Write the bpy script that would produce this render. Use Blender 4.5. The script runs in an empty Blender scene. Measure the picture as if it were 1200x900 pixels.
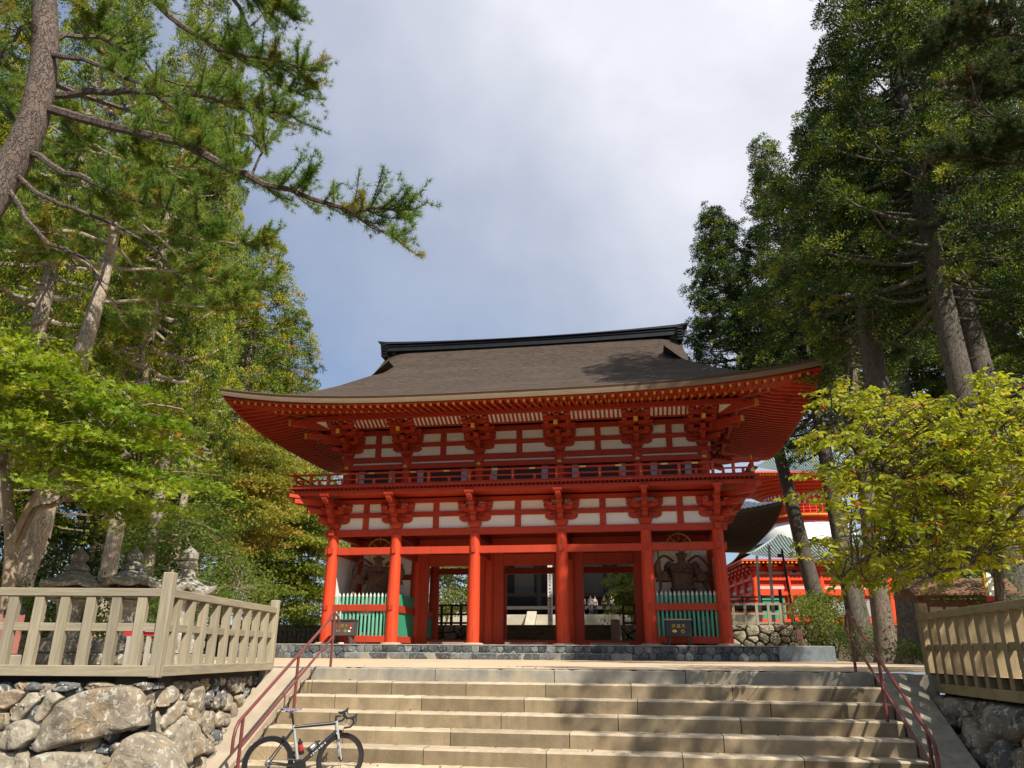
import bpy, math, random
import numpy as np
from mathutils import Vector, Matrix
R = math.radians
rng = np.random.default_rng(7)
random.seed(7)
sc = bpy.context.scene
col = sc.collection

# ------------------------------------------------------------------ camera
FPX, PITCH, YAW, ROLL = 888.4, R(19.557), R(9.588), R(0.358)
EYE = Vector((5.571, -34.91, 0.25))
fw = Vector((-math.sin(YAW) * math.cos(PITCH), math.cos(YAW) * math.cos(PITCH), math.sin(PITCH)))
rt = Vector((math.cos(YAW), math.sin(YAW), 0))
up = rt.cross(fw)
rt2 = rt * math.cos(ROLL) + up * math.sin(ROLL)
up2 = up * math.cos(ROLL) - rt * math.sin(ROLL)
cam = bpy.data.cameras.new('camera')
cam.sensor_fit = 'HORIZONTAL'; cam.sensor_width = 36; cam.lens = 36 * FPX / 1200
cam.clip_start = 0.1; cam.clip_end = 3000
camo = bpy.data.objects.new('camera', cam); col.objects.link(camo)
mw = Matrix.Identity(4)
for i in range(3):
    mw[i][0] = rt2[i]; mw[i][1] = up2[i]; mw[i][2] = -fw[i]; mw[i][3] = EYE[i]
camo.matrix_world = mw
sc.camera = camo

# ------------------------------------------------------------------ sky and sun
SUN_EL, SUN_AZ = R(45), R(44)          # azimuth measured from the gate's front (-Y) towards +X
sdir = Vector((math.sin(SUN_AZ) * math.cos(SUN_EL), -math.cos(SUN_AZ) * math.cos(SUN_EL), math.sin(SUN_EL)))
world = bpy.data.worlds.new('World'); sc.world = world; world.use_nodes = True
nt = world.node_tree; nt.nodes.clear()
def wn(t, **k):
    n = nt.nodes.new(t)
    for a, b in k.items(): setattr(n, a, b)
    return n
sky = wn('ShaderNodeTexSky', sky_type='NISHITA', sun_disc=False)
sky.sun_elevation = SUN_EL; sky.sun_rotation = math.atan2(sdir.x, sdir.y)
sky.altitude = 800; sky.air_density = 1.0; sky.dust_density = 1.5; sky.ozone_density = 1.6
tc = wn('ShaderNodeTexCoord')
mp = wn('ShaderNodeMapping'); mp.inputs['Scale'].default_value = (1.0, 1.0, 1.25); mp.inputs['Location'].default_value = (0.35, 0.2, 0.1)
n1 = wn('ShaderNodeTexNoise'); n1.inputs['Scale'].default_value = 1.55; n1.inputs['Detail'].default_value = 7; n1.inputs['Roughness'].default_value = 0.5; n1.inputs['Distortion'].default_value = 0.1
n2 = wn('ShaderNodeTexNoise'); n2.inputs['Scale'].default_value = 2.7; n2.inputs['Detail'].default_value = 9; n2.inputs['Roughness'].default_value = 0.55; n2.inputs['Distortion'].default_value = 0.15
grad = wn('ShaderNodeVectorMath', operation='DOT_PRODUCT')
gd = Vector((0.55, 0.15, 0.95)).normalized(); grad.inputs[1].default_value = gd
cov = wn('ShaderNodeMapRange'); cov.inputs['From Min'].default_value = 0.18; cov.inputs['From Max'].default_value = 0.74; cov.inputs['To Min'].default_value = -0.30; cov.inputs['To Max'].default_value = 0.56
sm = wn('ShaderNodeMath', operation='MULTIPLY_ADD'); sm.inputs[1].default_value = 0.75
ad = wn('ShaderNodeMath', operation='ADD')
ramp = wn('ShaderNodeValToRGB')
ramp.color_ramp.elements[0].position = 0.30; ramp.color_ramp.elements[0].color = (0, 0, 0, 1)
ramp.color_ramp.elements[1].position = 0.86; ramp.color_ramp.elements[1].color = (1, 1, 1, 1)
cl = wn('ShaderNodeValToRGB')
cl.color_ramp.elements[0].position = 0.30; cl.color_ramp.elements[0].color = (0.45, 0.475, 0.55, 1)
cl.color_ramp.elements[1].position = 0.70; cl.color_ramp.elements[1].color = (0.70, 0.70, 0.75, 1)
cs = wn('ShaderNodeVectorMath', operation='SCALE'); cs.inputs['Scale'].default_value = 10.2
tintv = wn('ShaderNodeMix', data_type='RGBA'); tintv.inputs['Factor'].default_value = 0.5; tintv.inputs['B'].default_value = (2.8, 3.4, 4.7, 1)
mx = wn('ShaderNodeMix', data_type='RGBA')
bg = wn('ShaderNodeBackground'); bg.inputs['Strength'].default_value = 0.1
wo = wn('ShaderNodeOutputWorld')
L = nt.links.new
L(tc.outputs['Generated'], mp.inputs['Vector']); L(mp.outputs[0], n1.inputs['Vector']); L(mp.outputs[0], n2.inputs['Vector'])
L(tc.outputs['Generated'], grad.inputs[0]); L(grad.outputs['Value'], cov.inputs['Value'])
L(n1.outputs['Fac'], sm.inputs[0]); L(cov.outputs[0], sm.inputs[2])
L(sm.outputs[0], ramp.inputs[0]); L(n2.outputs['Fac'], cl.inputs[0])
L(cl.outputs[0], cs.inputs[0]); L(sky.outputs[0], tintv.inputs['A'])
L(ramp.outputs[0], mx.inputs['Factor']); L(tintv.outputs['Result'], mx.inputs['A']); L(cs.outputs[0], mx.inputs['B'])
L(mx.outputs['Result'], bg.inputs['Color']); L(bg.outputs[0], wo.inputs['Surface'])

sun = bpy.data.lights.new('sun', 'SUN'); sun.energy = 5.0; sun.angle = R(0.5); sun.color = (1.0, 0.93, 0.82)
suno = bpy.data.objects.new('sun', sun); col.objects.link(suno)
suno.rotation_euler = (-sdir).to_track_quat('-Z', 'Y').to_euler()
suno.location = (30, -60, 60)

sc.view_settings.view_transform = 'Standard'; sc.view_settings.look = 'None'
sc.view_settings.exposure = 0.48; sc.view_settings.gamma = 1; sc.view_settings.use_curve_mapping = False
sc.cycles.max_bounces = 6; sc.cycles.diffuse_bounces = 3; sc.cycles.glossy_bounces = 2; sc.cycles.transmission_bounces = 3
sc.cycles.transparent_max_bounces = 4; sc.cycles.caustics_reflective = False; sc.cycles.caustics_refractive = False
sc.cycles.use_denoising = True; sc.cycles.use_adaptive_sampling = False

# ------------------------------------------------------------------ measuring helper: photo pixel -> place
def at(px, py, v):
    """world point seen at photo pixel (1200x900), v metres ahead of the camera on the ground plan"""
    a = (px - 600) / FPX; b = -(py - 450) / FPX
    d = rt2 * a + up2 * b + fw
    f = Vector((-math.sin(YAW), math.cos(YAW), 0))
    return EYE + d * (v / d.dot(f))
def onz(px, py, z):
    a = (px - 600) / FPX; b = -(py - 450) / FPX
    d = rt2 * a + up2 * b + fw
    return EYE + d * ((z - EYE.z) / d.z)

# ------------------------------------------------------------------ mesh helpers
class MB:
    def __init__(s): s.v = []; s.f = []; s.m = []
    def add(s, vs, fs, mi=0):
        o = len(s.v); s.v += [tuple(p) for p in vs]
        for f in fs: s.f.append(tuple(i + o for i in f)); s.m.append(mi)
    def box(s, x0, x1, y0, y1, z0, z1, mi=0, rot=None, piv=None):
        vs = [(x, y, z) for z in (z0, z1) for y in (y0, y1) for x in (x0, x1)]
        if rot is not None:
            p = Vector(piv) if piv is not None else Vector(((x0 + x1) / 2, (y0 + y1) / 2, (z0 + z1) / 2))
            vs = [tuple(rot @ (Vector(q) - p) + p) for q in vs]
        s.add(vs, [(0, 2, 3, 1), (4, 5, 7, 6), (0, 1, 5, 4), (2, 6, 7, 3), (0, 4, 6, 2), (1, 3, 7, 5)], mi)
        return s
    def bar(s, a, b, w, h, mi=0, upv=(0, 0, 1)):
        a = Vector(a); b = Vector(b); d = (b - a).normalized(); u = Vector(upv)
        r = d.cross(u)
        if r.length < 1e-4: r = d.cross(Vector((1, 0, 0)))
        r.normalize(); u = r.cross(d)
        vs = []
        for p in (a, b):
            for i, j in ((-1, -1), (1, -1), (1, 1), (-1, 1)): vs.append(p + r * (i * w / 2) + u * (j * h / 2))
        s.add(vs, [(3, 2, 1, 0), (4, 5, 6, 7), (0, 1, 5, 4), (1, 2, 6, 5), (2, 3, 7, 6), (3, 0, 4, 7)], mi)
        return s
    def tube(s, pts, rad, n=8, mi=0, caps=True):
        pts = [Vector(p) for p in pts]
        if not hasattr(rad, '__len__'): rad = [rad] * len(pts)
        vs = []; ref = None
        for i, p in enumerate(pts):
            d = (pts[min(i + 1, len(pts) - 1)] - pts[max(i - 1, 0)])
            if d.length < 1e-6: d = Vector((0, 0, 1))
            d.normalize()
            if ref is None:
                ref = d.cross(Vector((0.13, 1, 0.21)))
                if ref.length < 0.1: ref = d.cross(Vector((1, 0, 0)))
            ref = (ref - d * ref.dot(d)); ref.normalize(); b = d.cross(ref)
            for k in range(n):
                t = 2 * math.pi * k / n
                vs.append(p + (ref * math.cos(t) + b * math.sin(t)) * rad[i])
        fs = []
        for i in range(len(pts) - 1):
            for k in range(n):
                k2 = (k + 1) % n
                fs.append((i * n + k, i * n + k2, (i + 1) * n + k2, (i + 1) * n + k))
        if caps:
            fs.append(tuple(range(n - 1, -1, -1))); fs.append(tuple((len(pts) - 1) * n + k for k in range(n)))
        s.add(vs, fs, mi); return s
    def lathe(s, prof, n=16, c=(0, 0, 0), mi=0, sq=None):
        vs = []; fs = []
        for r, z in prof:
            for k in range(n):
                t = 2 * math.pi * (k + (0.5 if sq else 0)) / n
                vs.append((c[0] + r * math.cos(t), c[1] + r * math.sin(t), c[2] + z))
        for i in range(len(prof) - 1):
            for k in range(n):
                k2 = (k + 1) % n
                fs.append((i * n + k, i * n + k2, (i + 1) * n + k2, (i + 1) * n + k))
        fs.append(tuple(range(n - 1, -1, -1))); fs.append(tuple((len(prof) - 1) * n + k for k in range(n)))
        s.add(vs, fs, mi); return s
    def prism(s, poly, ax, a0, a1, mi=0):
        n = len(poly)
        def P(p, a): return (a, p[0], p[1]) if ax == 'x' else ((p[0], a, p[1]) if ax == 'y' else (p[0], p[1], a))
        vs = [P(p, a0) for p in poly] + [P(p, a1) for p in poly]
        fs = [tuple(range(n)), tuple(range(2 * n - 1, n - 1, -1))] + [((i + 1) % n, i, n + i, n + (i + 1) % n) for i in range(n)]
        s.add(vs, fs, mi); return s
    def build(s, name, mats, parent=None, smooth=False, world=True, bevel=0, angle=40):
        me = bpy.data.meshes.new(name)
        v = s.v
        if parent is not None and world:
            o = parent
            off = Vector((0, 0, 0))
            while o is not None: off += o.location; o = o.parent
            v = [(p[0] - off.x, p[1] - off.y, p[2] - off.z) for p in s.v]
        me.from_pydata(v, [], s.f)
        if not isinstance(mats, (list, tuple)): mats = [mats]
        for m in mats: me.materials.append(m)
        if len(mats) > 1: me.polygons.foreach_set('material_index', s.m)
        if smooth:
            me.polygons.foreach_set('use_smooth', [True] * len(me.polygons))
            try: me.set_sharp_from_angle(angle=R(angle))
            except Exception: pass
        fixnormals(me)
        ob = bpy.data.objects.new(name, me); col.objects.link(ob)
        if parent is not None: ob.parent = parent
        if bevel:
            b = ob.modifiers.new('bevel', 'BEVEL'); b.width = bevel; b.segments = 1; b.limit_method = 'ANGLE'; b.angle_limit = R(50)
        return ob
import bmesh
def fixnormals(me):
    bm = bmesh.new(); bm.from_mesh(me)
    bmesh.ops.recalc_face_normals(bm, faces=bm.faces); bm.to_mesh(me); bm.free()

def tag(o, label=None, cat=None, group=None, kind=None):
    if label: o['label'] = label
    if cat: o['category'] = cat
    if group: o['group'] = group
    if kind: o['kind'] = kind
    return o
def empty(name, loc, label=None, cat=None, group=None):
    o = bpy.data.objects.new(name, None); col.objects.link(o); o.location = loc; o.empty_display_size = 0.2
    return tag(o, label, cat, group)
def dup(o, parent=None, loc=None, rz=None, label=None, scale=None, group=None):
    c = o.copy(); col.objects.link(c)
    if parent is not None: c.parent = parent
    for ch in list(o.children): dup(ch, c)
    if loc is not None: c.location = loc
    if rz is not None: c.rotation_euler = (0, 0, rz)
    if scale is not None: c.scale = scale
    if label: c['label'] = label
    if group: c['group'] = group
    return c

# ------------------------------------------------------------------ materials
def srgb(r, g, b):
    f = lambda c: ((c / 255 + 0.055) / 1.055) ** 2.4 if c > 10 else c / 255 / 12.92
    return (f(r), f(g), f(b))
def mat(name, base, rough=0.7, var=0.18, scale=3.0, bump=0.0, bscale=30, spec=0.3, metal=0.0, stretch=None, dirt=None, dirtscale=1.2, dirtamt=0.5, detail=5, orand=0.0, tint=0.0):
    m = bpy.data.materials.new(name); m.use_nodes = True
    t = m.node_tree; p = t.nodes['Principled BSDF']; l = t.links.new
    p.inputs['Roughness'].default_value = rough; p.inputs['Metallic'].default_value = metal
    p.inputs['Specular IOR Level'].default_value = spec
    c = t.nodes.new('ShaderNodeTexCoord'); mpn = t.nodes.new('ShaderNodeMapping')
    if stretch: mpn.inputs['Scale'].default_value = stretch
    l(c.outputs['Object'], mpn.inputs[0])
    n = t.nodes.new('ShaderNodeTexNoise'); n.inputs['Scale'].default_value = scale; n.inputs['Detail'].default_value = detail; n.inputs['Roughness'].default_value = 0.62
    l(mpn.outputs[0], n.inputs['Vector'])
    r = t.nodes.new('ShaderNodeValToRGB')
    r.color_ramp.elements[0].position = 0.3; r.color_ramp.elements[1].position = 0.72
    r.color_ramp.elements[0].color = (*[x * (1 - var) for x in base], 1); r.color_ramp.elements[1].color = (*[min(1, x * (1 + var)) for x in base], 1)
    l(n.outputs['Fac'], r.inputs[0]); out = r.outputs[0]
    if dirt is not None:
        d = t.nodes.new('ShaderNodeTexNoise'); d.inputs['Scale'].default_value = dirtscale; d.inputs['Detail'].default_value = 8; d.inputs['Roughness'].default_value = 0.7
        l(mpn.outputs[0], d.inputs['Vector'])
        dr = t.nodes.new('ShaderNodeValToRGB'); dr.color_ramp.elements[0].position = 0.48; dr.color_ramp.elements[1].position = 0.68
        dr.color_ramp.elements[0].color = (0, 0, 0, 1); dr.color_ramp.elements[1].color = (dirtamt,) * 3 + (1,)
        l(d.outputs['Fac'], dr.inputs[0])
        x = t.nodes.new('ShaderNodeMix'); x.data_type = 'RGBA'
        l(dr.outputs[0], x.inputs['Factor']); l(out, x.inputs['A']); x.inputs['B'].default_value = (*dirt, 1); out = x.outputs['Result']
    if orand or tint:
        if orand: src = t.nodes.new('ShaderNodeObjectInfo').outputs['Random']; am = orand
        else:
            at_ = t.nodes.new('ShaderNodeAttribute'); at_.attribute_name = 'tint'; src = at_.outputs['Fac']; am = tint
        mr = t.nodes.new('ShaderNodeMapRange'); mr.inputs['To Min'].default_value = 1 - am; mr.inputs['To Max'].default_value = 1 + am; l(src, mr.inputs['Value'])
        vs_ = t.nodes.new('ShaderNodeVectorMath'); vs_.operation = 'SCALE'; l(out, vs_.inputs[0]); l(mr.outputs[0], vs_.inputs['Scale']); out = vs_.outputs[0]
    l(out, p.inputs['Base Color'])
    if bump:
        bn = t.nodes.new('ShaderNodeTexNoise'); bn.inputs['Scale'].default_value = bscale; bn.inputs['Detail'].default_value = 6; bn.inputs['Roughness'].default_value = 0.65
        l(mpn.outputs[0], bn.inputs['Vector'])
        bp = t.nodes.new('ShaderNodeBump'); bp.inputs['Strength'].default_value = bump; bp.inputs['Distance'].default_value = 0.02
        l(bn.outputs['Fac'], bp.inputs['Height']); l(bp.outputs[0], p.inputs['Normal'])
    return m
def leafmat(name, stops, trans=0.35, rough=0.55, tcol=(1.25, 1.15, 0.5)):
    m = bpy.data.materials.new(name); m.use_nodes = True
    t = m.node_tree; t.nodes.clear(); l = t.links.new
    a = t.nodes.new('ShaderNodeAttribute'); a.attribute_name = 'tint'
    r = t.nodes.new('ShaderNodeValToRGB'); e = r.color_ramp.elements
    while len(e) < len(stops): e.new(0.5)
    for i, (p, c) in enumerate(stops): e[i].position = p; e[i].color = (*c, 1)
    l(a.outputs['Fac'], r.inputs[0])
    p = t.nodes.new('ShaderNodeBsdfPrincipled'); p.inputs['Roughness'].default_value = rough; p.inputs['Specular IOR Level'].default_value = 0.25
    tr = t.nodes.new('ShaderNodeBsdfTranslucent'); mm = t.nodes.new('ShaderNodeMix'); mm.data_type = 'RGBA'; mm.blend_type = 'MULTIPLY'; mm.inputs['Factor'].default_value = 1
    mm.inputs['B'].default_value = (*tcol, 1)
    l(r.outputs[0], p.inputs['Base Color']); l(r.outputs[0], mm.inputs['A']); l(mm.outputs['Result'], tr.inputs['Color'])
    x = t.nodes.new('ShaderNodeMixShader'); x.inputs[0].default_value = trans
    l(p.outputs[0], x.inputs[1]); l(tr.outputs[0], x.inputs[2])
    o = t.nodes.new('ShaderNodeOutputMaterial'); l(x.outputs[0], o.inputs[0])
    return m
def stonemat(name, stops, bump=0.6, lichen=(0.58, 0.56, 0.48), lichamt=0.85, warm=None):
    """per-stone colour from the face attribute 'tint' plus mineral mottling and lichen spots"""
    m = bpy.data.materials.new(name); m.use_nodes = True
    t = m.node_tree; p = t.nodes['Principled BSDF']; l = t.links.new
    p.inputs['Roughness'].default_value = 0.88; p.inputs['Specular IOR Level'].default_value = 0.2
    a = t.nodes.new('ShaderNodeAttribute'); a.attribute_name = 'tint'
    r = t.nodes.new('ShaderNodeValToRGB'); e = r.color_ramp.elements
    while len(e) < len(stops): e.new(0.5)
    for i, (q, c) in enumerate(stops): e[i].position = q; e[i].color = (*c, 1)
    l(a.outputs['Fac'], r.inputs[0])
    c = t.nodes.new('ShaderNodeTexCoord')
    n = t.nodes.new('ShaderNodeTexNoise'); n.inputs['Scale'].default_value = 5; n.inputs['Detail'].default_value = 10; n.inputs['Roughness'].default_value = 0.7
    l(c.outputs['Object'], n.inputs['Vector'])
    nr = t.nodes.new('ShaderNodeMapRange'); nr.inputs['From Min'].default_value = 0.3; nr.inputs['From Max'].default_value = 0.7; nr.inputs['To Min'].default_value = 0.55; nr.inputs['To Max'].default_value = 1.4
    l(n.outputs['Fac'], nr.inputs['Value'])
    mu = t.nodes.new('ShaderNodeVectorMath'); mu.operation = 'SCALE'; l(r.outputs[0], mu.inputs[0]); l(nr.outputs[0], mu.inputs['Scale'])
    out = mu.outputs[0]
    if warm:
        wnn = t.nodes.new('ShaderNodeTexNoise'); wnn.inputs['Scale'].default_value = 2.6; wnn.inputs['Detail'].default_value = 6
        l(c.outputs['Object'], wnn.inputs['Vector'])
        wr = t.nodes.new('ShaderNodeValToRGB'); wr.color_ramp.elements[0].position = 0.52; wr.color_ramp.elements[1].position = 0.66; wr.color_ramp.elements[1].color = (.6, .6, .6, 1)
        l(wnn.outputs['Fac'], wr.inputs[0])
        wx = t.nodes.new('ShaderNodeMix'); wx.data_type = 'RGBA'; l(wr.outputs[0], wx.inputs['Factor']); l(out, wx.inputs['A']); wx.inputs['B'].default_value = (*warm, 1); out = wx.outputs['Result']
    v = t.nodes.new('ShaderNodeTexNoise'); v.inputs['Scale'].default_value = 14; v.inputs['Detail'].default_value = 4; v.inputs['Roughness'].default_value = 0.5; v.inputs['Distortion'].default_value = 0.6
    l(c.outputs['Object'], v.inputs['Vector'])
    vr = t.nodes.new('ShaderNodeValToRGB'); vr.color_ramp.elements[0].position = 0.56; vr.color_ramp.elements[1].position = 0.62; vr.color_ramp.elements[1].color = (lichamt,) * 3 + (1,)
    l(v.outputs['Fac'], vr.inputs[0])
    x = t.nodes.new('ShaderNodeMix'); x.data_type = 'RGBA'
    l(vr.outputs[0], x.inputs['Factor']); l(out, x.inputs['A']); x.inputs['B'].default_value = (*lichen, 1)
    l(x.outputs['Result'], p.inputs['Base Color'])
    bn = t.nodes.new('ShaderNodeTexNoise'); bn.inputs['Scale'].default_value = 4; bn.inputs['Detail'].default_value = 13; bn.inputs['Roughness'].default_value = 0.76
    l(c.outputs['Object'], bn.inputs['Vector'])
    bp = t.nodes.new('ShaderNodeBump'); bp.inputs['Strength'].default_value = bump; bp.inputs['Distance'].default_value = 0.09
    l(bn.outputs['Fac'], bp.inputs['Height']); l(bp.outputs[0], p.inputs['Normal'])
    return m

RED = mat('vermilion_paint', (0.45, 0.046, 0.017), orand=.12, rough=0.55, var=0.10, scale=1.6, bump=0.10, bscale=40, dirt=(0.27, 0.042, 0.026), dirtscale=4.5, dirtamt=0.5, stretch=(1, 1, 0.35))  # same paint as the columns, toned down with the shade under the eaves
REDC = mat('sun_toned_column_vermilion', (0.64, 0.060, 0.016), orand=.07, rough=0.5, var=0.08, scale=2.0, bump=0.05, bscale=50, dirt=(0.24, 0.036, 0.022), dirtscale=7.0, dirtamt=0.7, stretch=(1.4, 1.4, 0.12))  # same vermilion again, brightened in colour as if in sun
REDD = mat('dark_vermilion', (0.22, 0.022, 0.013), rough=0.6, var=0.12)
PAGRED = mat('bright_vermilion', (0.78, 0.065, 0.014), rough=0.55, var=0.08)
WHITE = mat('plaster', (0.84, 0.83, 0.78), rough=0.9, var=0.03, scale=1.2, dirt=(0.66, 0.62, 0.54), dirtscale=.8, dirtamt=0.35)
PTIP = mat('weathered_pale_green_paint', (0.46, 0.58, 0.49), rough=0.6, var=0.15)
GOLD = mat('gilt_metal', (0.72, 0.48, 0.10), rough=0.35, var=0.1, metal=0.6)
YELLOW = mat('yellow_cap_paint', (0.62, 0.36, 0.04), rough=0.5, var=0.12)
GREEN = mat('green_paint', (0.045, 0.30, 0.17), rough=0.55, var=0.12, scale=2)
PGREEN = mat('picket_green_paint', (0.12, 0.39, 0.26), rough=0.55, var=0.14, scale=3)
PICKTIP = mat('white_paint', (0.72, 0.74, 0.66), rough=0.6, var=0.08)
BARK_ROOF = mat('cypress_bark_thatch', (0.068, 0.049, 0.037), rough=0.95, var=0.6, scale=11, bump=1.0, bscale=24, stretch=(0.28, 1.3, 1.3), dirt=(0.115, 0.085, 0.062), dirtscale=0.9, dirtamt=0.5)
_t = BARK_ROOF.node_tree; _w = _t.nodes.new('ShaderNodeTexWave'); _w.bands_direction = 'Z'; _w.inputs['Scale'].default_value = 2.6; _w.inputs['Distortion'].default_value = 3.5; _w.inputs['Detail'].default_value = 4; _w.inputs['Detail Scale'].default_value = 2.0
_c = next(n for n in _t.nodes if n.type == 'TEX_COORD'); _b = next(n for n in _t.nodes if n.type == 'BUMP'); _o = _b.inputs['Height'].links[0].from_socket
_a = _t.nodes.new('ShaderNodeMath'); _a.operation = 'MULTIPLY_ADD'; _a.inputs[1].default_value = .55
_t.links.new(_c.outputs['Object'], _w.inputs['Vector']); _t.links.new(_w.outputs['Fac'], _a.inputs[0]); _t.links.new(_o, _a.inputs[2]); _t.links.new(_a.outputs[0], _b.inputs['Height']); _b.inputs['Distance'].default_value = .05
EAVE_DK = mat('thatch_edge', (0.10, 0.068, 0.045), rough=0.9, var=0.3, scale=10, bump=0.6, bscale=30, stretch=(0.15, 0.15, 6))
EAVE_LT = mat('thatch_edge_pale', (0.23, 0.165, 0.105), rough=0.85, var=0.22, scale=6, bump=0.3, bscale=30, stretch=(0.2, 0.2, 5))
BLACK = mat('black_copper', (0.026, 0.027, 0.03), rough=0.42, var=0.25, metal=0.5)
BRONZE = mat('dark_bronze_paint', (0.075, 0.062, 0.058), rough=0.6, var=0.1)
WOODSTAT = mat('statue_wood', (0.155, 0.088, 0.06), rough=0.75, var=0.25, scale=5, bump=0.3, bscale=14, stretch=(1, 1, 0.3))
FENCE = mat('weathered_timber', (0.315, 0.27, 0.185), orand=.14, rough=0.85, var=0.2, scale=3, bump=0.3, bscale=14, stretch=(9, 9, 0.7), dirt=(0.19, 0.165, 0.12), dirtscale=0.9, dirtamt=0.6)
FENCEH = mat('weathered_timber_rail', (0.31, 0.265, 0.18), orand=.08, rough=0.85, var=0.2, scale=3, bump=0.3, bscale=14, stretch=(0.7, 0.7, 9), dirt=(0.19, 0.165, 0.12), dirtscale=0.9, dirtamt=0.6)
OLDWOOD = mat('old_dark_timber', (0.085, 0.062, 0.045), rough=0.8, var=0.3, scale=3, bump=0.3, bscale=16, stretch=(1, 1, 0.3))
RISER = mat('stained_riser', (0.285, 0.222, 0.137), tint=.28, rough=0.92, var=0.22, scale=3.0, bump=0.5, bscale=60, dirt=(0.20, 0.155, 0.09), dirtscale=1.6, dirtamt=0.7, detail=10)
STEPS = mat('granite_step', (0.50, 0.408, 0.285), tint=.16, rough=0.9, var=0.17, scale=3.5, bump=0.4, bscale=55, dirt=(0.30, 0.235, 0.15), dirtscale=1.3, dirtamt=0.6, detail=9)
KERB = mat('grey_granite', (0.29, 0.27, 0.225), rough=0.9, var=0.18, scale=3, bump=0.3, bscale=50, dirt=(0.42, 0.33, 0.2), dirtscale=1.5, dirtamt=0.6)
CONC = mat('pale_concrete', (0.40, 0.33, 0.245), rough=0.9, var=0.12, scale=2.5, bump=0.3, bscale=60, dirt=(0.26, 0.21, 0.15), dirtscale=1.1, dirtamt=0.5)
SAND = mat('sandy_ground', (0.55, 0.425, 0.285), rough=0.95, var=0.14, scale=1.2, bump=0.4, bscale=40, dirt=(0.40, 0.30, 0.19), dirtscale=0.5, dirtamt=0.6, detail=9)
SOIL = mat('forest_soil', (0.09, 0.075, 0.045), rough=1, var=0.4, scale=2, bump=0.6, bscale=20, dirt=(0.07, 0.10, 0.03), dirtscale=0.7, dirtamt=0.7)
BASESTONE = mat('column_base_stone', (0.42, 0.33, 0.24), rough=0.9, var=0.15, bump=0.3)
RAIL = mat('maroon_rail_paint', (0.155, 0.042, 0.036), rough=0.42, var=0.12, scale=8, spec=0.5)
RAILR = RAIL
DARKGAP = mat('dark_earth_fill', (0.035, 0.03, 0.024), rough=1, var=0.3)
BOULDER = stonemat('lichened_boulder', bump=.85, stops= [(0, (0.095, 0.105, 0.115)), (0.22, (0.17, 0.17, 0.165)), (0.4, (0.27, 0.225, 0.17)), (0.7, (0.38, 0.32, 0.235)), (1, (0.46, 0.41, 0.315))], warm=(0.35, 0.235, 0.125))
PLINTHST = stonemat('dark_slate_block', [(0, (0.055, 0.065, 0.072)), (0.5, (0.11, 0.125, 0.13)), (1, (0.24, 0.25, 0.245))], lichamt=0.35, lichen=(0.40, 0.40, 0.37))
WALLST = stonemat('mossy_wall_stone', [(0, (0.10, 0.09, 0.06)), (0.5, (0.20, 0.18, 0.12)), (1, (0.36, 0.32, 0.23))], lichamt=0.5, warm=(0.13, 0.13, 0.06))
LANT = stonemat('lantern_granite', [(0, (0.16, 0.15, 0.125)), (1, (0.34, 0.31, 0.25))], bump=0.5, lichamt=0.55, warm=(0.12, 0.11, 0.07))
TILE = mat('green_copper_tile', (0.36, 0.41, 0.385), rough=0.6, var=0.2, scale=2)
TILED = mat('green_copper_tile_trough', (0.045, 0.075, 0.07), rough=0.7, var=0.2)
GTILE = mat('blue_grey_tile', (0.20, 0.24, 0.25), rough=0.45, var=0.25)
CEDBARK = mat('cedar_bark', (0.19, 0.145, 0.105), rough=0.95, var=0.35, scale=3, bump=1.0, bscale=9, stretch=(5, 5, 0.5), dirt=(0.12, 0.105, 0.075), dirtscale=1.2, dirtamt=0.7)
CEDBARKP = mat('pale_cypress_bark', (0.46, 0.385, 0.29), rough=0.95, var=0.3, scale=3, bump=1.0, bscale=8, stretch=(5, 5, 0.5), dirt=(0.26, 0.21, 0.155), dirtscale=1.2, dirtamt=0.5)
CEDBARKD = mat('dark_cedar_bark', (0.075, 0.060, 0.047), rough=0.95, var=0.5, scale=3, bump=1.0, bscale=9, stretch=(5, 5, 0.5), dirt=(0.20, 0.185, 0.145), dirtscale=1.4, dirtamt=0.55)
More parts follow.
